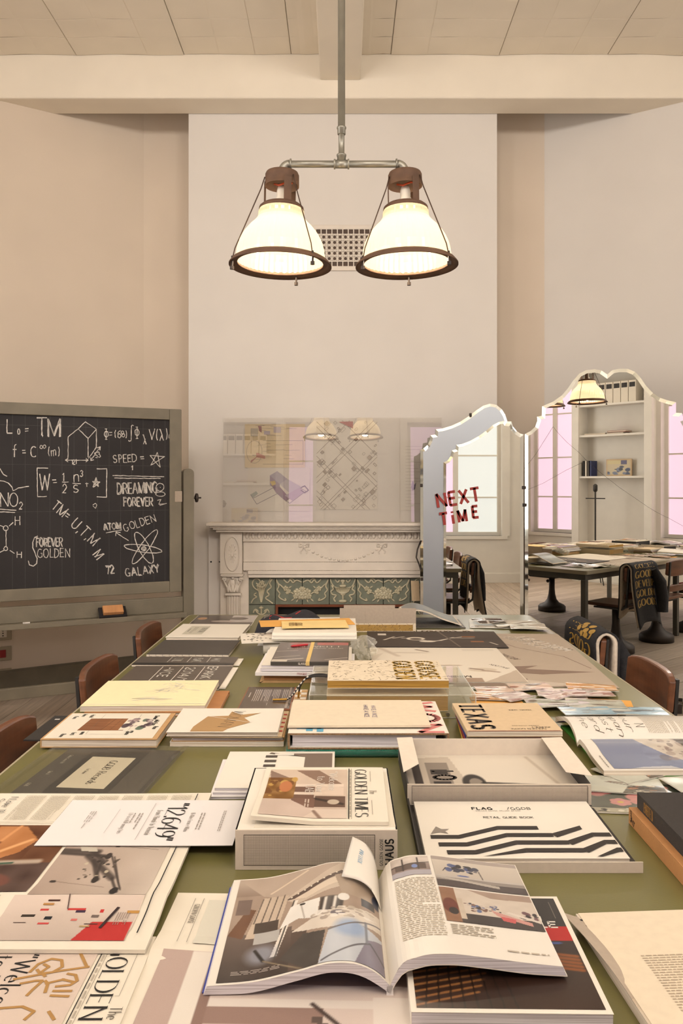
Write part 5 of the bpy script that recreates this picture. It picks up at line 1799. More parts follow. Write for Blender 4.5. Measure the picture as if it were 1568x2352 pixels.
cv.ell(.71, .05, .035, .05, (50, 44, 40)); cv.ell(.48, .2, .03, .04, (60, 52, 46)); cv.ell(.12, .18, .03, .015, k1); cv.ell(.5, .64, .025, .012, k1)
cv.line((.15, .18), (.6, .1), .003, (140, 122, 108)); cv.line((.52, .64), (.9, .6), .003, (140, 122, 108))
p.photo(.262, .147, .464, .45, cv)
cv = Cv(60, 60, (110, 70, 44)); cv.noise(6, 18); cv.poly([(.2, .98), (.55, .98), (.75, .75), (.68, .55), (.5, .42), (.1, .42), (0, .6), (0, .9)], (196, 132, 80)); cv.noise(7, 16, (0, .4, .75, 1))
cv.line((.3, .98), (.28, .8), .02, (120, 70, 40)); cv.line((.5, .98), (.44, .7), .015, (226, 160, 104)); cv.line((.44, .7), (.3, .45), .02, (110, 62, 36)); cv.line((.7, .75), (.45, .5), .02, (236, 176, 118)); cv.ell(.36, .72, .03, .02, (240, 214, 180))
cv.rect(0, 0, 1, .4, (88, 66, 56)); cv.noise(9, 18, (0, 0, 1, .4)); cv.poly([(.0, .3), (.32, .33), (.3, .24), (0, .2)], (70, 110, 108)); cv.line((.1, .38), (.9, .42), .03, (190, 170, 150)); cv.line((.3, .36), (.7, .4), .012, (60, 90, 70)); cv.ell(.1, .15, .06, .03, (200, 196, 190)); cv.ell(.55, .15, .25, .12, (120, 76, 62)); cv.line((0, .1), (.45, .12), .012, (46, 36, 34))
p.photo(.02, .16, .255, .44, cv)
p.rect(.262, .05, .464, .146, (232, 212, 194), 8, 4)
cv = Cv(70, 34, (226, 204, 186)); cv.grad('y', (200, 182, 168), (232, 212, 196)); cv.poly([(.62, .0), (1, .0), (1, .42), (.7, .42)], (196, 56, 52)); cv.noise(5, 5)
p.photo(.242, .022, .462, .146, cv)
for i, (a, b, c, dx, dy) in enumerate(((.30, .105, (200, 70, 64), .014, .005), (.345, .106, (206, 66, 60), .03, .005), (.36, .1, (70, 50, 70), .016, .006), (.40, .1, (206, 60, 56), .006, .008), (.275, .088, (60, 50, 40), .022, .007), (.315, .08, (36, 40, 44), .012, .009), (.31, .066, (206, 80, 76), .018, .005), (.36, .076, (216, 120, 110), .01, .006), (.445, .098, (200, 150, 80), .02, .007), (.39, .086, (120, 104, 96), .012, .007), (.385, .066, (90, 70, 66), .022, .002), (.27, .07, (120, 100, 90), .02, .002), (.38, .058, (190, 160, 110), .016, .004), (.305, .128, (80, 50, 40), .02, .004), (.3, .118, (190, 140, 80), .018, .005))):
    p.rect(a, b, a + dx, b + dy, c)
p.strokes([[(.414, .056), (.428, .112)]], .005, (60, 44, 44)); p.strokes([[(.336, .146), (.345, .108)]], .002, (110, 90, 84))
p.body(.43, .064, .452, .1, 6, (160, 140, 128), True, .3)
p.body(.02, .03, .22, .145, 60, (200, 188, 166), True, .4, .008)
for k in range(7): p.body(.085 + .055 * k, .465, .13 + .055 * k, .595, 13, (196, 184, 162), True, .4, .008)
p.rect(.02, .45, .47, .452, (200, 188, 168))
p.text('I Love The', .062, .535, .016, -90, BLK, .14, .05, .06, fit=.1); p.text('Sneakers', .038, .53, .016, -90, BLK, .14, .05, .06, fit=.085)
p.rect(.476, .04, .478, .36, BLK, 1, 20); p.rect(.476, .40, .478, .45, BLK, 1, 4); p.rect(.47, .55, .472, .60, BLK, 1, 4)
p.done('print', 'print_news', r)

# ---- white sheet with the big quoted figure
r, p = leaflet('printed_sheet', 'white printed sheet quoting the figure 12.649', -.60, 1.548, .386, .222, .0012, .019, 0, 'paper_cool', .0015, 'paper', seed=5)
p.text('"12.649"', .243, .11, .040, -90, BLK, .14, .022, .05, fit=.18, gap=.12)
p.text('from Hawaii to Venezia', .208, .105, .012, -90, (170, 160, 150), .12, .05, 0, fit=.12)
p.text('Ibi Mare Forza e Milano', .282, .105, .009, -90, (170, 160, 150), .12, .05, 0, fit=.09)
for u in (.302, .308, .17, .176, .16): p.body(u - .003, .07, u, .15, 1, (170, 160, 150), True, .8, .012)
p.text('Life is a Walk among Stars', .15, .1, .009, -90, (170, 160, 150), .12, .05, 0, fit=.1); p.body(.345, .06, .352, .16, 2, (180, 170, 160), True, .5, .01)
p.body(.06, .07, .075, .16, 3, (180, 170, 160), True, .3, .02); p.rect(.19, .02, .191, .2, (190, 180, 172)); p.rect(.12, .05, .1208, .17, (200, 190, 182))
p.done('print', 'print_matte', r)

# ---- newspaper under the open magazine: stair section and pale house
r, p = leaflet('newspaper', 'newspaper with an interior photograph of stairs under the open magazine', -.305, .80, .40, .60, .004, 0, -1.5, 'newsprint', .0015, 'newspaper', seed=9, curl=lambda a, b: .010 * max(0, 1 - abs(b - .72) / .05) * max(0, 1 - a / .25))
p.rect(.06, .44, .40, .575, (228, 222, 204), 8, 6); p.poly([(.13, .45), (.2, .49), (.24, .45)], (240, 232, 216)); p.rect(.17, .48, .21, .52, (240, 232, 216)); p.rect(.16, .535, .3, .56, (240, 234, 220))
p.rect(.035, .44, .0358, .58, GREY); p.rect(.05, .44, .0508, .58, GREY); p.text('GOLDEN GOOSE', .043, .53, .009, -90, GREY, .14, .04, 0, .7)
cv = Cv(90, 100, (222, 204, 192)); tc = (176, 150, 138)
cv.rect(0, 0, .12, 1, (196, 172, 160)); cv.poly([(.12, 0), (.2, 0), (.2, 1), (.12, 1)], (238, 228, 214)); cv.rect(.2, .0, .24, 1, (150, 122, 110))
cv.rect(.24, .86, 1, 1, (212, 192, 180)); cv.rect(.45, .82, 1, .9, (160, 136, 124)); cv.rect(.24, .82, .42, .9, (236, 226, 212))
cv.rect(.24, .62, .66, .7, (158, 130, 118)); cv.rect(.24, .7, 1, .74, (232, 220, 208)); cv.rect(.24, .3, .8, .6, (226, 208, 192))
for k in range(9): cv.line((.28 + .06 * k, .3), (.28 + .06 * k, .6), .004, (110, 92, 84))
cv.blobs(60, [(96, 80, 72), (150, 130, 116), (240, 230, 214)], .008, .02, (.24, .3, .6, .46), 1.2)
for k in range(9):
    cv.rect(.62 + .024 * k, .66 - .028 * k - .03, .66 + .024 * k, .66 - .028 * k, (104, 88, 80))
cv.rect(.66, .46, 1, .5, (168, 140, 126)); cv.line((.62, .72), (.8, .54), .008, (80, 66, 60)); cv.rect(.84, .56, .98, .76, (234, 222, 210)); cv.line((.88, .44), (.9, .56), .008, (90, 76, 70)); cv.ell(.89, .58, .015, .014, (110, 90, 80))
p.photo(.02, .0, .40, .42, cv)
p.done('print', 'print_news', r)

# ---- big dark magazine under the open magazine
r, p = book('magazine', 'thick dark covered magazine with a red band under the open magazine', .090, 1.05, .266, .30, .026, 0, -1, 'paper', 'pages_cool', 'l', 'magazine', ct=.0008, inset=.001)
cv = Cv(80, 90, (52, 40, 34)); cv.grad('y', (60, 40, 30), (44, 38, 40)); cv.noise(6, 8)
for k in range(14): cv.line((.0, .02 + .05 * k), (.35 + .02 * k, .12 + .05 * k), .008, (176, 118, 66), .75)
for k in range(8): cv.line((.05 + .07 * k, .0), (.12 + .05 * k, .6), .004, (30, 22, 18))
for k in range(5): cv.line((.62, .36 + .03 * k), (.98, .30 + .03 * k), .012, (170, 96, 46), .8)
cv.rect(.6, .56, 1, .70, (190, 36, 36)); cv.ell(.85, .54, .08, .012, (70, 90, 150)); cv.rect(.55, .70, 1, 1, (46, 42, 42)); cv.rect(0, .6, .55, 1, (48, 40, 38))
p.photo(.008, .008, .258, .292, cv)
p.text('5', .205, .278, .014, 0, (238, 232, 222), .22, None, 0, 1.6); p.text('U', .215, .228, .016, 0, (238, 232, 222), .22, None, 0, 1.4); p.text('LE', .23, .212, .016, 0, (238, 232, 222), .22, None, 0, 1.4)
p.rect(.246, .23, .2475, .28, (120, 112, 104))
p.done('cover_print', 'print_gloss', r)

# ---- the open magazine
om = thing('open_magazine', 'thick open magazine showing shop interiors, one leaf standing up', 'magazine', (.066, 1.115, TZ + .004), math.radians(0.5))
LWd, RWd, HT = .256, .243, .299


def spl(xs, ys):
    """smooth curve through points"""
    xs, ys = np.array(xs, float), np.array(ys, float)
    m_ = np.gradient(ys, xs)
    def f(x):
        i = int(np.clip(np.searchsorted(xs, x) - 1, 0, len(xs) - 2))
        h_ = xs[i + 1] - xs[i]; t = (x - xs[i]) / h_
        return float((2 * t ** 3 - 3 * t * t + 1) * ys[i] + (t ** 3 - 2 * t * t + t) * h_ * m_[i] + (-2 * t ** 3 + 3 * t * t) * ys[i + 1] + (t ** 3 - t * t) * h_ * m_[i + 1])
    return f


lt = spl([0, .012, .04, .08, .13, .19, .256], [.016, .028, .044, .048, .036, .022, .0165])
lb = spl([0, .012, .04, .08, .13, .19, .256], [.005, .014, .030, .035, .023, .0075, .0045])
rt = spl([0, .012, .04, .08, .13, .19, .25], [.016, .040, .056, .060, .055, .047, .0405])
rb = spl([0, .012, .04, .08, .13, .19, .25], [.005, .027, .042, .046, .041, .0328, .0285])
fore = lambda z, k: k * z
MB().slab(lambda u, v: (-LWd * u, HT * v, lt(LWd * u)), lambda u, v: (-LWd * (u * 1.02), HT * v, lb(LWd * u)), 30, 2).build('left_pages', 'pages_cool', om, fix=True)
MB().slab(lambda u, v: (RWd * u, HT * v, rt(RWd * u)), lambda u, v: (RWd * (u * 1.02), HT * v, rb(RWd * u)), 30, 2).build('right_pages', 'pages_cool', om, fix=True)
MB().slab(lambda u, v: (-LWd * u * 1.03, .006 + (HT - .006) * v, lb(LWd * u) - .0002), lambda u, v: (-LWd * u * 1.03, .006 + (HT - .006) * v, lb(LWd * u) - .0016), 30, 1).build('left_cover', 'ultramarine', om, fix=True)
MB().slab(lambda u, v: (RWd * u * 1.025, HT * v, rb(RWd * u) - .0002), lambda u, v: (RWd * u * 1.025, HT * v, rb(RWd * u) - .0016), 30, 1).build('right_cover', 'paper', om, fix=True)
MB().slab(lambda u, v: (-.004 + .008 * u, HT * v, .0165), lambda u, v: (-.005 + .01 * u, HT * v, .0008), 2, 1).build('spine', 'paper_cool', om, fix=True)
MB().slab(lambda u, v: (-LWd * u, HT * v, lt(LWd * u) + .0005), lambda u, v: (-LWd * u, HT * v, lt(LWd * u) + .0002), 40, 1).build('left_page', 'glossy_page', om, fix=True)
MB().slab(lambda u, v: (RWd * u, HT * v, rt(RWd * u) + .0005), lambda u, v: (RWd * u, HT * v, rt(RWd * u) + .0002), 40, 1).build('right_page', 'glossy_page', om, fix=True)
pg = Pr(lambda u, v: (-LWd + u, v, lt(LWd - u)), .0012)
cv = Cv(120, 110, (168, 146, 128))
cv.poly([(0, 1), (1, 1), (1, .8), (.45, .62), (.2, .8)], (206, 188, 168)); cv.grad('y', (150, 128, 112), (196, 178, 160), 0, .8, .3, 1)
cv.poly([(.0, 1), (.75, 1), (.38, .72), (.2, .78)], (188, 168, 150)); cv.line((.25, .8), (.5, .98), .008, (226, 206, 180))
cv.poly([(.35, .68), (.9, .99), (.98, .99), (.42, .68)], (92, 74, 66)); cv.poly([(.42, .68), (.98, .97), (1, .9), (.5, .66)], (226, 208, 186))
for k in range(12): cv.ell(.4 + .045 * k, .7 + .026 * k, .006, .006, (255, 244, 220))
cv.rect(0, .0, .52, .36, (86, 70, 62)); cv.grad('y', (62, 52, 48), (110, 92, 82), 0, 0, .42, .4)
cv.poly([(.0, .4), (.1, .66), (.16, .64), (.1, .36)], (112, 74, 50)); cv.rect(.02, .6, .12, .76, (120, 100, 90))
cv.poly([(.12, .36), (.2, .76), (.38, .74), (.32, .36)], (206, 186, 164)); cv.rect(.17, .4, .33, .5, (74, 62, 54)); cv.rect(.18, .3, .34, .4, (186, 182, 176))
for k in range(4): cv.line((.16 + .05 * k, .5), (.2 + .05 * k, .75), .004, (90, 78, 70))
cv.poly([(.3, .16), (.42, .66), (.45, .66), (.34, .16)], (238, 228, 214)); cv.line((.33, .14), (.42, .66), .005, (60, 54, 50))
cv.poly([(.34, .4), (.4, .6), (.5, .62), (.6, .62), (.58, .42), (.46, .46)], (240, 234, 224)); cv.line((.47, .6), (.5, .45), .005, (190, 180, 168)); cv.ell(.48, .6, .02, .012, (60, 54, 50))
cv.rect(.6, .44, .74, .62, (120, 104, 92))
for k in range(7): cv.line((.6 + .022 * k, .44), (.62 + .022 * k, .6), .012, [(60, 52, 48), (226, 218, 206), (84, 78, 76)][k % 3])
cv.ell(.76, .6, .04, .04, (236, 230, 220)); cv.ell(.85, .66, .018, .008, (176, 62, 40)); cv.poly([(.7, .85), (.95, .92), (.95, .6), (.75, .64)], (176, 156, 136)); cv.rect(.88, .54, .97, .62, (60, 56, 56)); cv.ell(.985, .66, .03, .07, (54, 58, 76))
cv.poly([(.42, .34), (.6, .46), (1, .52), (1, .36), (.66, .3)], (226, 214, 198)); cv.ell(.72, .44, .05, .025, (110, 100, 106)); cv.blobs(40, [(200, 186, 168), (240, 232, 220), (176, 160, 146)], .01, .03, (.55, .4, 1, .5), .5)
cv.poly([(.36, .12), (.5, .3), (.64, .28), (.6, .0), (.52, .0)], (74, 68, 64)); cv.poly([(.6, .0), (.66, .28), (.8, .36), (1, .3), (1, .0)], (196, 200, 206)); cv.ell(.8, .3, .1, .08, (150, 172, 206), .8, .6)
cv.poly([(.82, .0), (.9, .22), (1, .28), (1, 0)], (134, 126, 140)); cv.line((.62, .02), (.92, .2), .006, (86, 82, 88)); cv.line((.92, .2), (1, .08), .006, (86, 82, 88)); cv.line((.9, .2), (.9, .38), .008, (120, 122, 130)); cv.line((.66, .28), (1, .42), .006, (110, 104, 104))
cv.ell(.24, .2, .09, .08, (170, 176, 190), .7, .8); cv.line((.2, .24), (.26, .14), .01, (36, 32, 32)); cv.line((.26, .14), (.5, .0), .005, (140, 124, 100)); cv.noise(14, 5)
pg.photo(.012, .004, LWd - .006, HT - .004, cv)
pg.body(.03, .018, .10, .028, 3, (190, 178, 168), False, .4, .012)
pg.done('left_page_print', 'print_gloss', om)
pg = Pr(lambda u, v: (u, v, rt(u)), .0012)
cv = Cv(40, 40, (150, 132, 124)); cv.rect(0, .6, 1, 1, (206, 192, 180)); cv.noise(6, 20); cv.rect(.1, .3, .9, .6, (92, 74, 66)); cv.line((0, .55), (1, .65), .02, (60, 50, 48)); cv.ell(.6, .45, .08, .1, (120, 140, 190)); cv.rect(0, 0, 1, .25, (176, 170, 176)); cv.line((.3, .9), (.3, .3), .02, (60, 50, 48)); cv.line((.7, .9), (.7, .3), .02, (60, 50, 48))
pg.photo(.02, .228, .086, .294, cv)
pg.body(.022, .045, .088, .220, 34, (204, 190, 168), False, .45, .008)
cv = Cv(80, 60, (206, 194, 178)); cv.grad('y', (190, 178, 164), (216, 204, 188)); cv.rect(0, .88, 1, 1, (176, 162, 152)); cv.rect(0, 0, 1, .2, (78, 68, 66)); cv.rect(0, .2, 1, .3, (150, 140, 132)); cv.rect(0, .3, 1, .36, (196, 186, 176))
cv.blobs(26, [(56, 58, 76), (44, 42, 48), (84, 96, 140)], .02, .045, (.16, .5, .5, .72), 1.3); cv.ell(.32, .38, .07, .02, (76, 96, 160)); cv.line((.14, .62), (.1, .5), .006, (70, 60, 56)); cv.line((.52, .6), (.54, .34), .006, (70, 60, 56)); cv.poly([(.0, .26), (.7, .1), (.7, .18), (0, .32)], (186, 176, 164))
pg.photo(.092, .192, RWd - .002, .296, cv)
cv = Cv(90, 56, (214, 200, 184)); cv.rect(0, 0, 1, .26, (66, 58, 56)); cv.poly([(.3, 1), (1, 1), (1, .82), (.55, .8)], (170, 146, 130)); cv.rect(.0, 0, .16, 1, (150, 110, 84)); cv.ell(.08, .45, .08, .22, (110, 54, 44)); cv.ell(.1, .3, .05, .1, (46, 40, 40)); cv.rect(.16, .1, .22, .7, (206, 190, 170))
cv.blobs(44, [(60, 52, 52), (116, 84, 72), (92, 108, 150), (196, 180, 168)], .012, .03, (.24, .36, .6, .6), 1.2); cv.poly([(.5, .45), (.9, .2), (.9, .1), (.55, .3)], (206, 150, 140)); cv.poly([(.58, .3), (.74, .26), (.72, .14), (.6, .18)], (206, 96, 96)); cv.blobs(16, [(50, 44, 46), (110, 74, 80)], .02, .03, (.8, .3, .98, .5), 1.4); cv.poly([(.65, .42), (1, .2), (1, .26), (.7, .46)], (226, 214, 200)); cv.noise(10, 6)
pg.photo(.092, .085, RWd - .002, .187, cv)
pg.body(.096, .05, .16, .078, 6, (190, 176, 156), False, .5, .01); pg.body(.17, .02, .23, .026, 1, (200, 186, 166), False, .6, .012)
pg.done('right_page_print', 'print_gloss', om)
# the leaf standing up from the gutter
def lf(u, v):
    """u 0 at the gutter .. 1 free edge; v along the gutter"""
    C_, D2, A_, B_ = np.array((-.001, .19, .018)), np.array((-.001, .297, .02)), np.array((-.046, .316, .086)), np.array((-.066, .236, .054))
    P_ = (C_ * (1 - v) + D2 * v) * (1 - u) + (B_ * (1 - v) + A_ * v) * u
    k = math.sin(math.pi * u) * .012
    return (P_[0] + k * .8, P_[1] + k * .3, P_[2] + k)
MB().slab(lambda u, v: lf(u, v), lambda u, v: tuple(np.array(lf(u, v)) + (.0006, .0002, -.0004)), 14, 10).build('standing_leaf', 'glossy_page', om, smooth=True)
m = MB()
st, Wt = text_strokes('MATRIX', .2)
for p_ in st:
    for q in ribbon([(a / Wt, b) for a, b in p_], .022, ext=.3):
        pts = []
        for a, b in q:
            x, y, z = lf(.66 + .10 * b, .78 - .34 * a)
            pts.append((x - .0012, y - .0012, z + .0006))
        m.add(pts, [(0, 1, 2, 3)], (70, 160, 206))
m.build('leaf_print', 'print_matte', om)

# ---- paper pad with torn edge, bottom right
r, p = leaflet('paper_pad', 'thick pad of cream sheets with a torn corner at the table corner', .415, .78, .26, .53, .016, 0, 3.5, 'pages', 0, 'paper', nu=2, nv=2, part='page_block')
MB().slab(lambda u, v: (.004 + .25 * u, .53 * v, .0172), lambda u, v: (.004 + .25 * u, .53 * v, .0162), 2, 2).build('top_sheet', 'cream_flake', r)
q = Pr(flat(.0172)); q.body(.055, .02, .24, .41, 66, (196, 176, 150), False, .4, .008); q.done('print', 'print_matte', r)
MB().slab(lambda u, v: (-.028 * v * v + .03 * u, .30 + .22 * v, .0155 + .010 * (1 - u) * v), lambda u, v: (-.028 * v * v + .03 * u, .30 + .22 * v, .0145 + .010 * (1 - u) * v), 6, 8).build('curled_sheet', 'board_grey', r)
m = MB()
for k in range(7): m.box(.0, .40 + .018 * k, .0163, .008 + .004 * random.random(), .404 + .018 * k, .0171)
m.build('torn_edge', 'black_card', r)

# ---- box file HAUS
bx = thing('slip_box', 'cream slip box with fine grid front and the word HAUS', 'box', (-.2016, 1.493, TZ + .0004))
bw, bd_, bh = .304, .33, .074
MB().box(0, 0, 0, bw, .003, bh).build('front_panel', 'board_pale', bx)
MB().box(0, .003, 0, .003, bd_, bh).box(bw - .003, .003, 0, bw, bd_, bh).box(.003, bd_ - .003, 0, bw - .003, bd_, bh).box(.003, .003, 0, bw - .003, bd_ - .003, .003).build('shell', 'black_card', bx)
MB().box(.0, .003, bh - .003, bw, bd_, bh).build('lid', 'paper', bx, bevel=0.001)
p = Pr(flat(0)); p.P = lambda u, v: (u, -.0004 - p.k * .00005, v)
p.frame(.016, .008, .262, .066, .0009, (70, 60, 54))
for k in range(1, 82): p.rect(.016 + .003 * k, .008, .0164 + .003 * k, .066, (128, 112, 98))
for k in range(1, 19): p.rect(.016, .008 + .00305 * k, .262, .0084 + .00305 * k, (128, 112, 98))
p.text('HAUS', .2885, .036, .0150, 90, BLK, .19, None, 0, fit=.046, gap=.3); p.text('GOLDEN GOOSE', .2735, .035, .0055, 90, BLK, .15, None, 0, fit=.05, gap=.3)
p.done('front_print', 'print_matte', bx)
for yy in (.12, .2, .28):
    MB().box(-.006, yy, .045, .004, yy + .02, .056).build('clip', 'black_card', bx)

r, p = leaflet('newspaper', 'folded newspaper headed GOLDEN TIMES lying on the slip box', -.175, 1.512, .262, .29, .007, .0752, -.6, 'newsprint', .002, 'newspaper', seed=12, curl=lambda a, b: .012 * max(0, .45 - a) * max(0, .5 - b) * 4)
cv = Cv(80, 80, (196, 170, 150)); cv.grad('y', (206, 184, 166), (222, 200, 178)); cv.rect(0, .34, .36, .82, (150, 108, 58)); cv.noise(12, 26, (0, .34, .36, .82)); cv.blobs(20, [(206, 164, 88), (120, 78, 40)], .02, .05, (0, .4, .34, .82)); cv.ell(.24, .62, .08, .12, (196, 124, 78))
cv.poly([(.0, .98), (.26, .82), (.02, .82)], (150, 124, 108)); cv.poly([(.34, .98), (.64, .98), (.96, .66), (.74, .64)], (150, 122, 104)); cv.rect(.36, .34, .6, .66, (124, 94, 78)); cv.poly([(.62, .68), (.96, .6), (.96, .44), (.66, .44)], (228, 206, 186)); cv.rect(.36, .62, .96, .68, (234, 214, 194)); cv.rect(.36, .44, .7, .5, (234, 214, 194)); cv.rect(.62, .2, .98, .42, (112, 88, 74)); cv.line((.62, .36), (.95, .26), .02, (70, 56, 48)); cv.ell(.84, .3, .07, .05, (206, 188, 166)); cv.rect(.34, .18, .62, .36, (132, 100, 84))
cv.rect(0, 0, 1, .16, (226, 206, 188)); cv.poly([(0, .34), (.3, .34), (.62, .12), (.5, 0), (0, 0)], (214, 192, 176)); cv.line((.62, .12), (.7, .0), .02, (150, 124, 108)); cv.noise(6, 6)
p.photo(.012, .012, .182, .272, cv)
p.rect(.185, .01, .187, .278, BLK, 1, 6); p.rect(.191, .01, .1918, .278, GREY, 1, 6); p.body(.1875, .02, .1905, .27, 1, (180, 168, 150), True, .6)
p.text('GOLDEN TIMES', .2115, .145, .025, -90, BLK, .13, .03, .10, fit=.25)
p.text('The', .236, .145, .014, -90, (120, 108, 96), .1, .03, .06, .7); p.rect(.232, .2, .2328, .26, GREY); p.rect(.232, .03, .2328, .1, GREY)
wc = (244, 234, 220)
p.text('"Welcome', .152, .205, .017, -90, wc, .14, .05, .06, fit=.105); p.text('to Your', .126, .185, .017, -90, wc, .14, .05, .06, fit=.09); p.text('LAB"', .104, .155, .017, -90, wc, .14, .05, .08, fit=.05); p.body(.096, .06, .108, .1, 2, (206, 186, 168), True, .5)
p.done('print', 'print_news', r)
r, p = leaflet('newspaper', 'newspaper under the one headed GOLDEN TIMES, edge showing', -.168, 1.504, .268, .285, .0012, .0738, .8, 'newsprint', 0, 'newspaper', nu=2, nv=2)

# ---- FLAG box with its lid open
fb = thing('open_box', 'open cream presentation box with grid front and black lined lid', 'box', (.145, 1.48, TZ + .0004))
w_, yb_, d_ = .413, .309, .29
MB().box(0, yb_, 0, w_, yb_ + d_, .003).build('base', 'black_card', fb)
MB().box(0, yb_, .003, w_, yb_ + .004, .049).build('front_panel', 'board_pale', fb)
MB().box(0, yb_ + d_ - .004, .003, w_, yb_ + d_, .06).build('back_panel', 'board_cream', fb)
for s_ in (0, 1):
    x0 = 0 if s_ == 0 else w_ - .003
    MB().prism([(yb_ + .004, .003), (yb_ + d_ - .004, .003), (yb_ + d_ - .004, .06), (yb_ + .004, .049)], x0, x0 + .003, 'x').build('side_panel', 'black_card', fb, fix=True)
    xa, xb = (-.004, .036) if s_ == 0 else (w_ - .040, w_ + .012)
    m = MB(); m.add([(xa, yb_ + .06, .0555), (xb if s_ == 0 else xb, yb_ + .06 + (.05 if s_ == 0 else -.03), .0575), (xb, yb_ + d_, .064), (xa, yb_ + d_, .0625)] + [(xa, yb_ + .06, .0545), (xb, yb_ + .06 + (.05 if s_ == 0 else -.03), .0565), (xb, yb_ + d_, .063), (xa, yb_ + d_, .0615)],
                    [(0, 1, 2, 3), (7, 6, 5, 4), (0, 4, 5, 1), (1, 5, 6, 2), (2, 6, 7, 3), (3, 7, 4, 0)])
    m.build('flap', 'board_cream', fb)
MB().box(.003, yb_ + .004, .003, w_ - .003, yb_ + d_ - .004, .018).build('inlay', 'paper', fb)
cv = Cv(80, 40, (232, 220, 202)); cv.poly([(0, 0), (0, .9), (.3, .95), (.36, .3), (.3, 0)], (206, 192, 174)); cv.rect(.05, .0, .1, .8, (70, 60, 56)); cv.rect(.14, .1, .28, .8, (150, 138, 126)); cv.rect(.16, .2, .26, .34, (56, 50, 48)); cv.rect(.16, .5, .26, .62, (56, 50, 48)); cv.ell(.4, .3, .07, .2, (60, 54, 50)); cv.ell(.41, .3, .04, .11, (150, 138, 124)); cv.line((.46, .3), (.86, .24), .02, (44, 40, 38)); cv.line((.8, .95), (.9, .2), .012, (206, 190, 170))
p = Pr(flat(.018)); p.photo(.006, yb_ + .008, w_ - .006, yb_ + d_ - .006, cv); p.text('LO', .1, yb_ + .14, .05, -90, (60, 54, 50), .2, None, 0, .8); p.done('inlay_print', 'print_matte', fb)
p = Pr(flat(0)); p.P = lambda u, v: (u, yb_ - .0004 - p.k * .00005, v)
p.frame(.010, .006, w_ - .008, .046, .0009, (70, 60, 54))
for k in range(1, 130): p.rect(.010 + .00305 * k, .006, .0104 + .00305 * k, .046, (128, 112, 98))
for k in range(1, 13): p.rect(.010, .006 + .00305 * k, w_ - .008, .0064 + .00305 * k, (128, 112, 98))
p.done('front_print', 'print_matte', fb)
MB().box(0, .003, 0, w_, yb_ - .001, .003).build('lid', 'black_card', fb)
MB().box(0, 0, 0, w_, .003, .02).build('lid_front_lip', 'board_pale', fb)
MB().box(0, .003, .003, .003, yb_ - .001, .018).build('lid_side_lip', 'black_card', fb)

r, p = book('guide_book', 'cream booklet FLAG with zigzag black stripes in the box lid', .158, 1.505, .385, .272, .012, .0035, 0, 'paper', 'pages', 'l', 'booklet', ct=.001, inset=.001)
p.text('FLAG', .145, .232, .0125, 0, BLK, .2, None, 0, 1.05, .3); p.text('/GGDB', .225, .232, .0125, 0, BLK, .1, None, 0, .95, .3); p.text('GOLDEN GOOSE DELUXE BRAND', .178, .219, .004, 0, (120, 110, 100), .14, None, 0, 1.0, .4)
p.text('RETAIL GUIDE BOOK', .193, .185, .009, 0, BLK, .12, None, 0, .95, .22)
p.poly([(.02, .105), (.034, .14), (.044, .127), (.06, .128), (.05, .117), (.056, .105), (.04, .112)], (150, 140, 130))
sp = (58, 52, 48)
for k in range(4):
    # left field: flat, rising, flat; right field: rising, flat
    y = .083 - .034 * k
    x0, xe = .018 + .012 * k, .243 + .022 * k
    t = .0165
    xk0, xk1 = .075 + .011 * k, .160 + .012 * k
    pts = [(x0, y), (xk0, y), (xk1, y + .042), (xe, y + .042)]
    for i in range(3):
        (xa, ya), (xb, yb) = pts[i], pts[i + 1]
        if max(ya, yb) + t < .006:
            continue
        lo = lambda v: max(v, .005)
        p.poly([(xa, lo(ya)), (xb, lo(yb)), (xb, lo(yb + t)), (xa, lo(ya + t))], sp)
    y = .105 - .034 * k
    x0, xm = .262 + .021 * k, .332 + .014 * k
    p.poly([(x0, lo(y)), (x0 + .009, lo(y - t)), (xm, lo(y + .022)), (xm, lo(y + .022 + t))], sp)
    if k and xm < .378:
        p.poly([(xm, lo(y + .022)), (.382, lo(y + .022)), (.382, lo(y + .022 + t)), (xm, lo(y + .022 + t))], sp)
p.done('cover_print', 'print_matte', r)

# ---- white booklets with the black bar pattern
bk = []
r, p = book('booklet', 'white booklet at the bottom under the black striped booklet', -.306, 1.828, .27, .25, .006, 0, 1.5, 'paper_cool', 'pages_cool', 'l', 'booklet', 'white booklets behind the slip box', ct=.0006, inset=.001)
r, p = book('booklet', 'plain white booklet between the bottom one and the striped one', -.300, 1.838, .27, .252, .006, .0062, -.5, 'paper_cool', 'pages_cool', 'l', 'booklet', 'white booklets behind the slip box', ct=.0006, inset=.001)
r, p = book('booklet', 'white booklet with black bars and taupe panel behind the slip box', -.297, 1.846, .276, .253, .007, .0124, 0, 'paper', 'pages_cool', 'l', 'booklet', 'white booklets behind the slip box', ct=.0006, inset=.001)
p.poly([(.105, .235), (.27, .238), (.27, .0), (.2, .0), (.2, .21), (.11, .245)], (128, 110, 96)); p.rect(.12, .222, .17, .236, (240, 232, 218))
for k in range(6): p.rect(.098, .205 - .034 * k, .128, .222 - .034 * k, (84, 74, 66))
p.done('cover_print', 'print_matte', r)

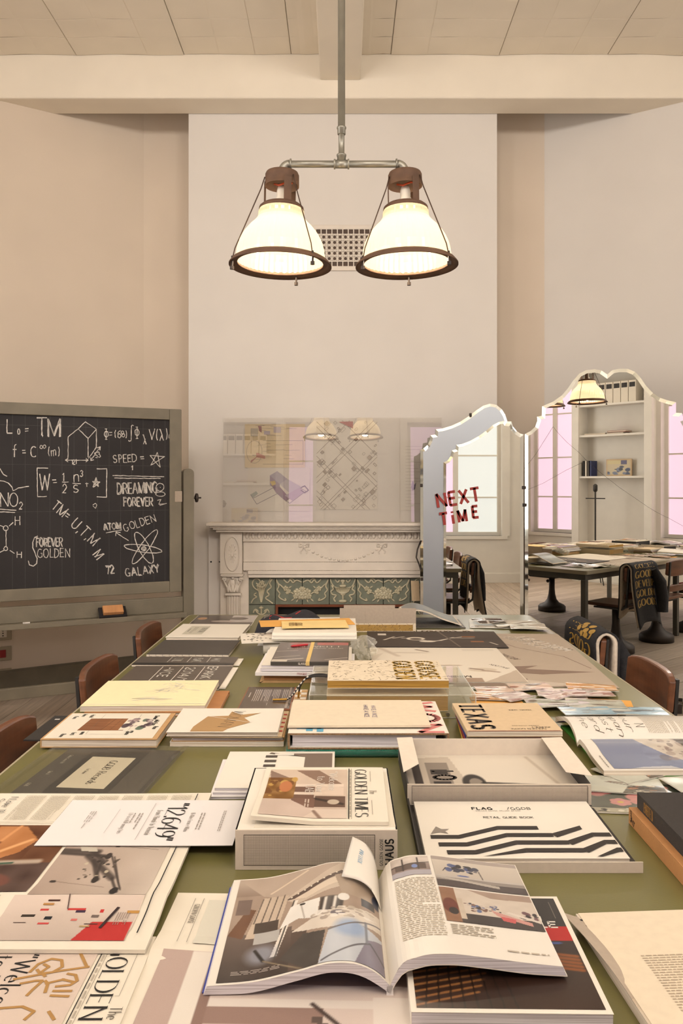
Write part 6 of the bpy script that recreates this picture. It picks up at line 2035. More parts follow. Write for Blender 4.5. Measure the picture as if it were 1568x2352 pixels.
# ---- teal bubble wrap, slip-cased book and folder
o = MB().slab(lambda u, v: (-.15 + .44 * u, 2.105 + .30 * v, TZ + .020 + .0012 * math.sin(70 * u) * math.sin(50 * v)), lambda u, v: (-.15 + .44 * u, 2.11 + .29 * v, TZ + .0005), 40, 20).build('bubble_wrap', 'bubble_wrap', smooth=True)
tag(o, 'green bubble wrap parcel under the cardboard slipcase', 'bubble wrap')
scs = thing('slipcase', 'white slipcase with corrugated edge and pink and blue letters', 'slipcase', (-.146, 2.113, TZ + .0216))
W, D_, Ht = .428, .315, .042
MB().box(0, 0, 0, W, D_, .004).box(0, 0, Ht - .004, W, D_, Ht).box(0, 0, .004, .005, D_, Ht - .004).box(W - .005, 0, .004, W, D_, Ht - .004).build('case', 'paper', scs, bevel=0.001)
MB().box(-.0004, -.0012, -.0002, W + .0004, .0, .0042).box(-.0004, -.0012, Ht - .0042, W + .0004, 0, Ht + .0002).box(-.0004, -.0012, .0042, .0054, 0, Ht - .0042).box(W - .0054, -.0012, .0042, W + .0004, 0, Ht - .0042).build('corrugated_edge', 'corrugated', scs)
p = Pr(flat(Ht)); pk = (226, 138, 132)
p.text('WON', W - .045, .155, .062, -90, pk, .28, None, 0, fit=.29, gap=.3); p.text('F', .055, .03, .06, -90, (104, 178, 208), .3, None, 0, 1.0)
p.done('case_print', 'print_matte', scs)
r, p = book('cased_book', 'thick white paged book inside the corrugated slipcase', -.138, 2.117, .39, .30, .032, .0258, 0, 'paper_cool', 'pages_cool', 'f', 'book', ct=.0015)
for k, (dx, dy, dz, rt_) in enumerate(((.0, .004, 0, 1.0), (.006, .0, .0032, .3))):
    r, p = leaflet('folder', ['grey card folder between the slipcase and the HAVE A NICE folder', 'cream card folder stamped HAVE A NICE'][k], -.150 + dx * .3, 2.148 + dy, .385, .252, .0028 if k == 0 else .006, .0642 + dz, rt_, 'board_grey' if k == 0 else 'cream_flake', 0 if k == 0 else .0008, 'folder', seed=20 + k, nu=8, nv=8)
    if k:
        p.text('HAVE A NICE', .216, .135, .012, -90, (96, 84, 130), .14, None, 0, fit=.12); p.text('HAVE A NICE', .238, .13, .012, -90, (120, 110, 150), .12, None, 0, fit=.12)
        p.done('stamp', 'print_matte', r)

# ---- WOMAN stack
gW = 'books in the pile topped by the WOMAN cover'
r, p = book('book', 'cream paged book at the bottom of the WOMAN pile', -.478, 2.198, .315, .245, .0125, 0, 0, 'paper', 'pages', 'r', 'book', gW, ct=.001, inset=.001)
r, p = book('book', 'kraft covered book in the middle of the WOMAN pile', -.474, 2.2, .312, .24, .0125, .0128, .4, 'kraft', 'pages_cool', 'f', 'book', gW, ct=.0018)
r, p = book('book', 'kraft book with red dots just under the WOMAN cover', -.476, 2.195, .308, .245, .005, .0256, -.8, 'kraft_light', 'pages', 'f', 'book', gW, ct=.0018)
for k in range(5): p.rect(.296, .04 + .04 * k, .306, .052 + .04 * k, (196, 70, 60))
p.done('cover_print', 'print_matte', r)
r, p = book('book', 'cream book with a kraft star and the word WOMAN', -.486, 2.19, .307, .235, .0115, .0308, 0, 'paper', 'pages_grey', 'f', 'book', gW, ct=.0012, inset=.002)
kr = (190, 150, 100)
p.poly([(.065, .022), (.066, .05), (.09, .148), (.150, .155), (.154, .20), (.185, .165), (.242, .185), (.198, .135), (.222, .09), (.165, .03), (.155, .005), (.065, .005)], kr)
p.strokes([[(.092, .150), (.225, .088)]], .002, (240, 232, 218))
p.text('WOMAN', .165, .125, .034, -100, (60, 50, 44), .06, .02, 0, fit=.16)
p.done('cover_print', 'print_matte', r)

# ---- photo covered board book, black folder under it
r, p = leaflet('folder', 'black card folder sticking out beside the near chair', -.90, 2.245, .36, .235, .004, 0, -1, 'black_card', 0, 'folder', nu=2, nv=2)
p.rect(.015, .19, .03, .2, (220, 214, 204)); p.done('sticker', 'print_matte', r)
r, p = book('book', 'cream board book with brown timber photograph and scattered type', -.825, 2.172, .318, .25, .024, .0048, 0, 'kraft', 'pages', 'l', 'book', ct=.003, inset=.002)
p.rect(.006, .006, .304, .244, (242, 232, 212))
cv = Cv(50, 40, (150, 96, 56)); cv.noise(8, 14, ks=(3, 16)); cv.line((.5, 0), (.62, 1), .008, (110, 66, 36)); cv.rect(.0, .0, .5, 1, (132, 82, 48), .5); cv.line((.7, 0), (.78, 1), .005, (110, 66, 36)); p.photo(.075, .075, .205, .19, cv, [(.075, .075), (.205, .075), (.2, .19), (.08, .19)])
cv = Cv(40, 30, (242, 232, 212)); cv.blobs(26, [(110, 90, 96), (176, 150, 146), (92, 110, 92), (70, 52, 60), (216, 200, 190)], .05, .14, (.1, .1, .9, .9)); p.photo(.19, .08, .275, .2, cv)
for (a, b, s) in ((.03, .2, 'Kazu'), (.05, .222, 'Mare'), (.075, .215, 'Hotel'), (.05, .03, 'Rione'), (.075, .045, 'forti'), (.1, .05, 'zona'), (.225, .05, 'ponte'), (.235, .062, 'era'), (.27, .2, 'Damian'), (.28, .15, 'della Pace'), (.29, .1, 'Rosa')):
    p.text(s, a, b, .012, -90, BLK, .16, None, 0, .8)
p.frame(.11, .04, .22, .23, .0006, (120, 110, 96))
p.done('cover_print', 'print_matte', r)

# ---- record in a clear sleeve
r = thing('record_sleeve', 'black record sleeve GGDB Records in a clear plastic cover', 'record', (-.822, 1.834, TZ), math.radians(-5.6))
MB().box(.045, .012, .0, .35, .355, .004).build('sleeve', 'charcoal', r)
p = Pr(flat(.0042)); p.rect(.115, .012, .27, .355, (44, 40, 38)); p.rect(.135, .07, .252, .285, (238, 228, 210))
p.text('GGDB Records', .205, .178, .020, -90, (84, 70, 54), .18, .06, .05, fit=.16); p.text('For Sneaker', .162, .178, .009, -90, (140, 126, 108), .12, None, 0, .6)
for (a, b, s) in ((.075, .26, 'Golden Goose Vol'), (.075, .16, 'Side A'), (.06, .08, 'GGDB')): p.text(s, a, b, .009, -90, (222, 214, 200), .14, None, 0, .7)
p.done('sleeve_print', 'print_gloss', r)
MB().slab(lambda u, v: (.37 * u, .37 * v, .0098 + .0025 * math.sin(6 * u + 3 * v) * math.sin(math.pi * u) + .003 * (u > .93)), lambda u, v: (.37 * u, .37 * v, .0092 + .0025 * math.sin(6 * u + 3 * v) * math.sin(math.pi * u) + .003 * (u > .93)), 28, 8).build('clear_cover', 'film', r)
MB().box(.352, .004, .0, .358, .366, .009).box(.004, .004, 0, .012, .366, .009).build('cover_seam', 'film', r)

# ---- pale yellow book on kraft book
r, p = book('book', 'kraft covered book under the pale yellow book', -.807, 2.485, .418, .262, .0125, 0, .3, 'kraft_dark', 'pages', 'f', 'book', ct=.0018)
r, p = book('book', 'pale yellow paper covered book with white scribble', -.822, 2.492, .39, .325, .0175, .0128, 1.2, 'pale_yellow', 'pages', 'l', 'book', ct=.0008, inset=.001)
wh = (248, 244, 232)
sq = []
for k in range(30):
    a = random.random(); c0 = (.21 + .07 * random.random(), .18 + .12 * random.random())
    sq.append([c0, (c0[0] - .05 + .12 * random.random(), c0[1] + .01 * random.random() - .03)])
for k in range(16):
    c0 = (.13 + .09 * random.random(), .05 + .06 * random.random()); sq.append([c0, (c0[0] + .05 * random.random() + .02, c0[1] + .02 * (random.random() - .5))])
p.strokes(sq, .0018, wh); p.rect(0, .018, .39, .021, (248, 242, 222)); p.done('cover_print', 'print_matte', r)

# ---- dark lookbooks
for k, (x, y, w, d, lab) in enumerate(((-.822, 2.80, .385, .35, 'dark grey lookbook lettered EPARK and 2014'), (-.84, 3.165, .405, .15, 'dark grey lookbook folded behind the one lettered 2014'))):
    r, p = book('lookbook', lab, x, y, w, d, .007 if k == 0 else .009, 0, -.6 if k == 0 else -1.2, 'taupe', 'pages', 'l', 'booklet', 'dark grey lookbooks', ct=.0015, inset=.0005)
    MB().box(w, .02, .001, w + .022, d - .01, .005).build('inner_leaf', 'paper', r)
    if k == 0:
        p.rect(0, 0, w, d, (104, 92, 82)); p.rect(.0, .0, w, .03, (60, 54, 50))
        for u in (.11, .19, .275): p.rect(u, .06, u + .003, .34, wc)
        p.text('EPARK', .31, .245, .036, -90, wc, .17, None, 0, fit=.19); p.text('2014/15', .225, .2, .036, -90, wc, .15, None, 0, fit=.25); p.text('-VCE', .145, .245, .036, -90, wc, .15, None, 0, fit=.15)
    else:
        p.rect(0, 0, w, d, (98, 88, 80)); p.rect(0, .0, w, .035, (44, 40, 38))
        for u in (.13, .21, .29): p.rect(u, .045, u + .003, .14, (206, 198, 186))
        p.text('COLL', .165, .09, .035, -90, (206, 198, 186), .15, None, 0, .6); p.text('FRNT', .245, .09, .035, -90, (206, 198, 186), .15, None, 0, .6); p.text('WAT', .32, .09, .035, -90, (206, 198, 186), .15, None, 0, .6)
    p.done('cover_print', 'print_gloss', r)

# ---- stitched black notebook, white book with label
r, p = book('notebook', 'black notebook with an open white stitched spine', -.824, 3.34, .346, .31, .014, 0, -1.5, 'charcoal', 'pages', '', 'notebook', ct=.0016, inset=.0008)
m = MB()
for k in range(12): m.box(.012 + .028 * k, .0002, .004, .024 + .028 * k, .0007, .0048); m.box(.012 + .028 * k, .0002, .007, .013 + .028 * k, .0007, .012)
m.build('stitching', 'ink', r)
r, p = book('book', 'thick white book with a beige printed label near the table end', -.823, 3.69, .342, .355, .019, 0, -2, 'paper', 'pages', 'f', 'book', ct=.002)
p.rect(.06, .07, .155, .29, (214, 206, 186)); p.text('THE RECITAL', .138, .18, .026, -90, BLK, .12, .05, .05, .62); p.body(.085, .1, .105, .26, 3, (150, 140, 120), True, .4); p.body(.068, .14, .076, .22, 1, (110, 100, 90), True, .6)
p.done('cover_label', 'print_matte', r)
# ---- black and white poster at the far corner
r, p = leaflet('poster', 'glossy black and white photo poster at the far table corner', -.80, 4.09, .33, .325, .0012, 0, 0, 'paper', .001, 'poster', seed=30, nu=8, nv=8)
cv = Cv(60, 40, (92, 80, 72)); cv.noise(5, 14); cv.rect(.6, .3, 1, 1, (206, 196, 188)); cv.ell(.72, .66, .16, .14, (100, 86, 80)); cv.ell(.5, .4, .2, .08, (196, 180, 168)); cv.ell(.12, .66, .08, .12, (196, 150, 110)); cv.rect(0, 0, 1, .12, (110, 96, 86)); p.photo(.003, .003, .327, .322, cv); p.done('print', 'print_slick', r)


# ---- black cloth book on tan leather book
r, p = book('book', 'thick tan covered book lettered THE P under the black book', .612, 1.385, .23, .315, .034, 0, .4, 'tan_leather', 'pages', 'l', 'book', ct=.003)
p = Pr(flat(0)); p.P = lambda u, v: (-.0006, u, v)
p.text('THE', .293, .012, .0125, 20, BLK, .13, None, 0, .9); p.text('P', .302, .026, .012, 20, BLK, .13, None, 0, .9); p.done('spine_print', 'print_matte', r)
r, p = book('book', 'thick black cloth book with gold spine letters on the tan book', .628, 1.39, .225, .308, .032, .0342, .2, 'black_cloth', 'pages_grey', 'l', 'book', ct=.003)
p = Pr(flat(0)); p.P = lambda u, v: (-.0006, u, v)
p.text('ISABELLE DI', .245, .016, .02, 180, (166, 122, 62), .1, None, 0, .36, .16); p.done('spine_print', 'print_matte', r)

# ---- flower print and photo prints
gP = 'photo prints at the right table edge'
r, p = leaflet('photo_print', 'large photo print of pink flowers on dark leaves', .545, 1.752, .26, .185, .0012, 0, -6, 'paper', .001, 'photo', gP, seed=40, nu=6, nv=6)
cv = Cv(90, 60, (62, 66, 54)); cv.noise(8, 12)
def fl(cx, cy, r_):
    for k in range(6):
        a = k * 1.047 + cx * 5
        cv.ell(cx + r_ * .6 * math.cos(a), cy + r_ * .8 * math.sin(a), r_ * .5, r_ * .62, (206, 136, 130), .95, .3)
    cv.ell(cx, cy, r_ * .3, r_ * .35, (206, 176, 86), 1, .6)
fl(.12, .72, .15); fl(.55, .46, .17); fl(.3, .34, .09); fl(.68, .85, .12); fl(.9, .3, .12)
cv.rect(0, 0, 1, .13, (206, 196, 170), .8); cv.blobs(20, [(50, 50, 44), (220, 210, 186)], .01, .03, (0, 0, 1, .14)); p.photo(.002, .002, .258, .183, cv); p.done('print', 'print_slick', r)
for k, (x, y, w, d, rt_, lab) in enumerate(((.566, 1.865, .19, .11, -9, 'pale sky photo print with a fallen tree, beside the open box'), (.68, 1.90, .17, .12, 28, 'pale photo print turned askew near the table edge'), (.80, 1.78, .12, .16, 12, 'small pale photo print behind the black book'))):
    r, p = leaflet('photo_print', lab, x, y, w, d, .0008, .003 + .0022 * k, rt_, 'paper', .002, 'photo', gP, seed=41 + k, nu=6, nv=6)
    cv = Cv(50, 30, (206, 206, 190)); cv.noise(4, 6)
    if k < 2:
        cv.poly([(.45, .0), (1, .0), (1, .55), (.55, .4)], (92, 84, 72)); cv.blobs(26, [(60, 52, 46), (190, 130, 96), (220, 206, 180), (90, 106, 104)], .02, .06, (.5, 0, 1, .5), .4); cv.line((.3, .6), (.8, .35), .012, (70, 50, 40)); cv.line((.35, .62), (.5, .58), .02, (90, 60, 48))
    p.photo(.001, .001, w - .001, d - .001, cv); p.done('print', 'print_slick', r)

# ---- open magazine with mountain view, green magazine under it
r, p = book('magazine', 'bright green magazine under the open mountain magazine', .66, 1.955, .35, .42, .006, .0, 1.5, 'leaf_green', 'pages', 'l', 'magazine', ct=.0012, inset=.001)
om2 = thing('open_magazine', 'open magazine with a mountain photograph and italic heading', 'magazine', (.64, 2.175, TZ + .0068), math.radians(.5))
WX, PD = .40, .215
nb = spl([0, .015, .05, .12, .215], [.010, .024, .028, .018, .012])
nbb = spl([0, .015, .05, .12, .215], [.001, .012, .014, .005, .0005])
fb_ = spl([0, .015, .05, .11, .17, .215], [.010, .026, .043, .048, .034, .020])
fbb = spl([0, .015, .05, .11, .17, .215], [.001, .014, .032, .037, .020, .004])
MB().slab(lambda u, v: (WX * u, -PD * v, nb(PD * v)), lambda u, v: (WX * u, -PD * v * 1.01, nbb(PD * v)), 2, 24).build('near_pages', 'pages', om2, fix=True)
MB().slab(lambda u, v: (WX * u, PD * v, fb_(PD * v)), lambda u, v: (WX * u, PD * v * 1.01, fbb(PD * v)), 2, 24).build('far_pages', 'pages', om2, fix=True)
MB().slab(lambda u, v: (.002 + WX * u, PD * v, fbb(PD * v) - .0004), lambda u, v: (.002 + WX * u, PD * v, fbb(PD * v) - .0016), 2, 24).build('purple_leaf', 'purple', om2, fix=True)
MB().slab(lambda u, v: (WX * u, -PD * v, nb(PD * v) + .0006), lambda u, v: (WX * u, -PD * v, nb(PD * v) + .0003), 2, 30).build('near_page', 'glossy_page', om2, fix=True)
MB().slab(lambda u, v: (WX * u, PD * v, fb_(PD * v) + .0006), lambda u, v: (WX * u, PD * v, fb_(PD * v) + .0003), 2, 30).build('far_page', 'glossy_page', om2, fix=True)
p = Pr(lambda u, v: (u, -PD + v, nb(PD - v)), .0013)
cv = Cv(110, 60, (128, 134, 158)); cv.grad('y', (120, 128, 156), (150, 154, 172)); cv.poly([(.28, 1), (.34, .7), (.5, .3), (.66, .12), (1, 0), (1, 1)], (214, 202, 186)); cv.noise(18, 14, (.3, 0, 1, 1))
cv.blobs(30, [(110, 96, 92), (160, 140, 130)], .006, .04, (.42, .3, .62, .95), 2.2, .5); cv.poly([(.58, 1), (.62, .6), (.74, .2), (.84, 0), (.9, 0), (.72, .6), (.66, 1)], (92, 78, 68)); cv.poly([(.66, 1), (.72, .5), (.86, .1), (1, 0), (1, 1)], (112, 104, 76)); cv.ell(.74, .82, .06, .07, (60, 56, 48)); cv.ell(.76, .6, .06, .07, (56, 52, 44)); cv.ell(.9, .9, .06, .05, (66, 58, 50)); cv.rect(.93, .3, .97, .85, (196, 160, 130)); cv.blobs(18, [(150, 110, 80), (84, 76, 60), (200, 180, 160)], .01, .03, (.8, .1, 1, .9), 1.4); cv.poly([(.12, 0), (.45, 0), (.4, .08), (.2, .05)], (196, 194, 196))
p.photo(.03, .01, WX - .002, PD - .008, cv); p.body(.016, .02, .022, .09, 1, (170, 160, 146), True, .5, .01); p.done('near_print', 'print_gloss', om2)
p = Pr(lambda u, v: (u, v, fb_(v)), .0013)
for k, s in enumerate(('the', 'card', 'post', 'Japan', 'tour')): p.text(s, .04 + .03 * k, .085, .02, -90, (110, 98, 86), .12, .04, 0, slant=.18, fit=.028 * len(s))
p.text('N', .19, .05, .026, -90, (90, 80, 72), .05, None, 0, .8)
p.body(.205, .02, .37, .15, 34, (204, 192, 174), True, .4, .008); p.text('IN JAPAN', .388, .06, .006, -90, (120, 108, 96), .12, None, 0, .8)
p.done('far_print', 'print_gloss', om2)

# ---- TEXAS pile
gT = 'coloured books in the pile topped by TEXAS'
for k, (mt, lab, dx, rt_, th) in enumerate((('leaf_green', 'green covered book at the bottom of the TEXAS pile', -.008, -5, .008), ('mustard', 'mustard yellow book second from the bottom of the TEXAS pile', -.008, -4, .008), ('crimson', 'dark red book in the middle of the TEXAS pile', -.004, -2.5, .009), ('ultramarine', 'blue covered book directly under the TEXAS cover', 0, -1, .009))):
    z = [0, .0083, .0166, .0259][k]
    book('book', lab, .337 + dx, 2.178 + .002 * k, .262, .268, th, z, rt_, mt, 'pages_grey', 'l', 'book', gT, ct=.001, inset=.001)
r, p = book('book', 'kraft covered TEXAS travel guide on top of a colourful pile', .339, 2.172, .262, .278, .016, .0352, .6, 'kraft_light', 'pages', 'l', 'book', gT, ct=.001, inset=.001)
p.text('TEXAS', .05, .139, .062, -90, (70, 62, 56), .26, .12, .17, fit=.24, gap=.36); p.text('TRAVEL GUIDE', .19, .2, .009, 180, (110, 94, 78), .16, .06, 0, .9); p.text('GOLDEN GOOSE', .17, .016, .010, 180, (110, 94, 78), .16, .06, 0, 1.05); p.text('JOURNEY', .21, .03, .010, 180, (110, 94, 78), .16, .06, 0, 1.0); p.text('SUMMER TEXAS 2012', .17, .044, .006, 180, (160, 140, 118), .14, None, 0, 1.0)
p.done('cover_print', 'print_matte', r)
MB().box(.004, 0.0003, .0145, .256, .0012, .0165).build('endpaper_edge', 'crimson', r)

# ---- loose photographs
gL = 'loose snapshots heaped by the far chair'
pal = [[(226, 196, 176), (150, 84, 60), (92, 66, 56), (240, 226, 210)], [(206, 150, 90), (236, 214, 190), (110, 70, 50)], [(216, 196, 190), (160, 112, 100), (246, 232, 220), (116, 106, 84)], [(176, 176, 160), (226, 214, 196), (120, 104, 90), (206, 190, 196)], [(140, 176, 196), (226, 220, 206), (70, 84, 96)]]
names = ['snapshot with orange figures', 'snapshot with brown figures', 'pale pink snapshot', 'grey landscape snapshot', 'blue water snapshot']
where = ['at the left end of the heap', 'beside the acrylic box', 'in the middle of the heap', 'on top of the heap', 'by the table edge', 'near the TEXAS cover', 'at the far side of the heap', 'at the near side of the heap', 'turned askew in the heap', 'under the others', 'half covered in the heap', 'at the right end of the heap']
spots = [(.47, 2.74, .16, .10, 4, 0), (.43, 2.66, .15, .10, -8, 1), (.60, 2.76, .15, .10, 10, 0), (.55, 2.62, .12, .10, 30, 2), (.66, 2.68, .16, .11, -6, 2), (.78, 2.76, .17, .10, -10, 1), (.76, 2.66, .16, .10, 6, 2), (.60, 2.53, .17, .10, 4, 3), (.72, 2.52, .18, .11, -6, 3), (.70, 2.60, .10, .08, 40, 2), (.80, 2.445, .20, .085, -3, 4), (.68, 2.43, .16, .09, 2, 4)]
for k, (x, y, w, d, rt_, pi_) in enumerate(spots):
    r, p = leaflet('snapshot', names[pi_] + ' ' + where[k], x, y, w, d, .0006, .0012 + .0016 * k, rt_, 'paper', .006 if k < 10 else .001, 'photo', gL, seed=60 + k, nu=8, nv=6)
    cv = Cv(36, 24, pal[pi_][0]); cv.blobs(16, pal[pi_], .06, .22, (0, 0, 1, 1), .6, .8); cv.noise(9, 14); p.photo(.001, .001, w - .001, d - .001, cv); p.done('print', 'print_slick', r)
r, p = leaflet('envelope', 'orange envelope pointing out from under the snapshots', .72, 2.60, .22, .12, .001, .0003, -14, 'orange_env', 0, 'envelope', nu=2, nv=2)
r, p = leaflet('envelope', 'orange envelope lying flat beside the acrylic box', .425, 2.60, .17, .11, .001, .0003, -3, 'orange_env', 0, 'envelope', nu=2, nv=2)

# ---- acrylic box with gold books
ab = thing('acrylic_box', 'clear acrylic display box with a gold edged book on it', 'box', (-.105, 2.468, TZ + .0004))
W, D_, Ht = .518, .40, .0715
MB().box(0, 0, Ht - .005, W, D_, Ht).build('top_sheet', 'acrylic', ab)
MB().box(0, 0, 0, W, .005, Ht - .005).build('front_sheet', 'acrylic', ab); MB().box(0, D_ - .005, 0, W, D_, Ht - .005).build('back_sheet', 'acrylic', ab)
for x in (0, W - .005): MB().box(x, .005, 0, x + .005, D_ - .005, Ht - .005).build('side_sheet', 'acrylic', ab)
for q in ((0, 0, Ht - .0006, W, .0022, Ht + .0004), (0, D_ - .0022, Ht - .0006, W, D_, Ht + .0004), (0, 0, Ht - .0006, .0022, D_, Ht + .0004), (W - .0022, 0, Ht - .0006, W, D_, Ht + .0004), (-.0004, -.0004, 0, .0022, .0022, Ht), (W - .0022, -.0004, 0, W + .0004, .0022, Ht), (0, -.0004, 0, W, .0022, .0022)):
    MB().box(*q).build('edge', 'acrylic_edge', ab)  # pale strips added as highlights along the sheet edges
m = MB(); m.tube([(.43, -.006, .012), (.43, .001, .012)], .006, 10); m.build('screw', 'galv', ab)


def flake_print(p, w, d, gold=True):
    for k in range(260):
        a, x, y = random.random() * 3.14, .005 + random.random() * (w - .01), .005 + random.random() * (d - .01)
        l_ = .003 + .007 * random.random()
        c = random.choice([(150, 128, 104), (120, 100, 80), (196, 176, 146), (80, 66, 54)])
        p.strokes([[(x - l_ * math.cos(a), y - l_ * math.sin(a)), (x + l_ * math.cos(a), y + l_ * math.sin(a))]], .0016, c); p.k = 1
    if gold:
        for k, s in enumerate(('GOLDEN', 'GOOSE')):
            p.text(s, w * .655 + k * w * .2, d * .5, .058, -90, (206, 164, 76), .24, .16, .06, fit=d * .86, gap=.3)


r, p = book('gold_book', 'thick flecked cream book with gilt edges inside the acrylic box', -.052, 2.54, .388, .285, .05, .0005, 0, 'cream_flake', 'pages_gold', 'f', 'book', ct=.002, inset=.0008)
r, p = book('gold_book', 'flecked cream book with gilt edges and gold letters on acrylic box', -.0495, 2.545, .389, .292, .0265, .0718, 0, 'cream_flake', 'pages_gold', 'f', 'book', ct=.002, inset=.0008)
flake_print(p, .389, .292); p.done('cover_print', 'print_matte', r)
cd = thing('cord', 'black and white twisted cord with gold tips hanging from the gold book', 'cord', (0, 0, 0))
def smooth(pts, n=6):
    out = []
    for i in range(len(pts) - 1):
        p0, p1, p2, p3 = [np.array(pts[j], float) for j in (max(i - 1, 0), i, i + 1, min(i + 2, len(pts) - 1))]
        for k in range(n):
            t = k / n
            out.append(tuple(.5 * (2 * p1 + (p2 - p0) * t + (2 * p0 - 5 * p1 + 4 * p2 - p3) * t * t + (3 * p1 - p0 - 3 * p2 + p3) * t ** 3)))
    out.append(tuple(pts[-1]))
    return out
c1 = smooth([(-.0515, 2.66, TZ + .088), (-.08, 2.665, TZ + .09), (-.115, 2.66, TZ + .083), (-.145, 2.65, TZ + .055), (-.165, 2.64, TZ + .028), (-.185, 2.64, TZ + .0125)])
c2 = smooth([(-.0515, 2.65, TZ + .086), (-.09, 2.66, TZ + .085), (-.125, 2.66, TZ + .075), (-.142, 2.67, TZ + .05), (-.147, 2.68, TZ + .03)])
MB().tube(c1, .0032, 8).build('strand', 'black_card', cd, smooth=True); MB().tube(c2, .0032, 8).build('strand', 'black_card', cd, smooth=True)
m = MB()
for k in range(12, len(c1) - 2, 2): m.tube([np.array(c1[k]) + (0, -.002, .0015), np.array(c1[k + 1]) + (0, -.002, .0015)], .0022, 6)
m.build('white_thread', 'paper', cd)
MB().tube([c1[-1], (-.232, 2.64, TZ + .011)], .0036, 8).build('tip', 'brass', cd); MB().tube([c2[-1], (-.150, 2.69, TZ + .005)], .0036, 8).build('tip', 'brass', cd)

# ---- framed dark text card, checkered card
r = thing('text_card', 'dark glossy text card with a copper edge beside the acrylic box', 'card', (-.338, 2.55, TZ), math.radians(-.5))
MB().box(0, 0, 0, .17, .28, .006).build('backing', 'brown_frame', r, bevel=0.001)
p = Pr(flat(.006)); p.rect(.004, .004, .166, .276, (96, 80, 70))
p.body(.032, .09, .058, .24, 4, (206, 196, 184), True, .4, .012); p.body(.062, .09, .09, .24, 5, (206, 196, 184), True, .4, .012); p.body(.095, .09, .122, .24, 5, (206, 196, 184), True, .4, .012); p.body(.13, .12, .148, .24, 3, (206, 196, 184), True, .4, .012); p.rect(.018, .14, .021, .2, (206, 196, 184)); p.rect(.088, .04, .0895, .07, (206, 196, 184)); p.rect(.15, .01, .158, .27, (150, 134, 120))
p.done('print', 'print_slick', r)
r = thing('checkered_card', 'small tan and white checkered card beside the text card', 'card', (-.166, 2.60, TZ))
MB().box(0, 0, 0, .044, .20, .004).build('card', 'paper', r)
p = Pr(flat(.004)); 
for k in range(6):
    p.rect(.003 + .02 * (k % 2), .01 + .03 * k, .022 + .02 * (k % 2), .04 + .03 * k, (206, 166, 116))
p.frame(0, 0, .044, .2, .002, (190, 140, 96)); p.done('print', 'print_matte', r)

# ---- kraft parcel, white envelope, magazines, pen
r = thing('parcel', 'folded kraft paper parcel under the magazine pile', 'parcel', (-.30, 2.912, TZ))
MB().slab(lambda u, v: (.34 * u, .30 * v, .026 + .003 * math.sin(5 * u) - .012 * max(0, 1 - v / .1) - .014 * max(0, 1 - u / .06)), lambda u, v: (.34 * u - .006 * (u < .01), .30 * v, 0.0), 24, 20).build('wrapping', 'kraft', r, fix=True)
MB().slab(lambda u, v: (.012 + .32 * u, -.004 + .01 * v, .016 + .008 * v), lambda u, v: (.012 + .32 * u, -.004 + .012 * v, .012 + .008 * v), 8, 2).build('fold', 'kraft_dark', r, fix=True)
r, p = leaflet('envelope', 'padded white envelope with red stamp under the magazines', -.318, 2.892, .36, .33, .012, .0295, -1, 'paper_cool', .002, 'envelope', seed=90, nu=10, nv=6)
p = Pr(flat(0)); p.P = lambda u, v: (u, -.0006, v); p.text('FRAGILE', .17, .008, .008, 0, (180, 90, 100), .12, None, 0, .9); p.done('stamp', 'print_matte', r)
gM = 'magazines in the banded pile'
r, p = book('magazine', 'white magazine at the bottom of the banded pile', -.30, 2.90, .335, .33, .011, .0445, .5, 'paper_cool', 'pages_cool', 'l', 'magazine', gM, ct=.0008, inset=.001)
r, p = book('magazine', 'pale grey magazine second in the banded pile', -.297, 2.905, .33, .33, .010, .0557, -.6, 'paper', 'pages_cool', 'l', 'magazine', gM, ct=.0008, inset=.001)
r, p = book('magazine', 'dark brown music magazine with cream rubber band on top', -.263, 2.90, .282, .36, .013, .0659, -1, 'charcoal', 'pages_grey', 'n', 'magazine', gM, ct=.0012, inset=.001)
cv = Cv(60, 60, (96, 80, 70)); cv.noise(8, 8); cv.rect(.55, .85, 1, 1, (176, 84, 76)); cv.rect(.15, .88, .45, 1, (150, 78, 68)); cv.rect(0, 0, .2, .1, (220, 206, 188)); cv.line((.02, .2), (.35, .3), .006, (220, 206, 188)); cv.line((0, .5), (.3, .56), .006, (220, 206, 188)); cv.line((.2, .1), (.4, .16), .012, (230, 216, 198)); cv.line((.7, .1), (1, .2), .008, (206, 192, 176)); p.photo(.002, .002, .28, .358, cv)
p.text('NEWKITT', .165, .275, .022, 0, wc, .16, .06, .08, 1.5, .2); p.text('COLLECTION SPECIAL EDITION', .15, .24, .01, 0, wc, .14, None, 0, 1.2)
p.done('cover_print', 'print_gloss', r)
q = Pr(flat(0)); q.P = lambda u, v: (u, -.0006, v); q.text('GLASGOW', .12, .0065, .007, 0, wc, .2, None, 0, .9); q.done('spine_print', 'print_matte', r)
m = MB(); m.box(.128, -.0016, .0137, .142, .361, .0147); m.box(.128, -.0016, 0, .142, -.0008, .0137); m.build('band', 'rubber_band', r)
m = MB(); m.tube([(-.207, 3.156, TZ + .0845), (-.203, 3.158, TZ + .0845), (-.20, 3.16, TZ + .0845), (-.145, 3.185, TZ + .0845), (-.14, 3.187, TZ + .0845)], [.001, .003, .0045, .0045, .0035], 8)
o = m.build('pen', 'red_plastic', smooth=True); tag(o, 'short red pen lying on the banded magazines', 'pen')

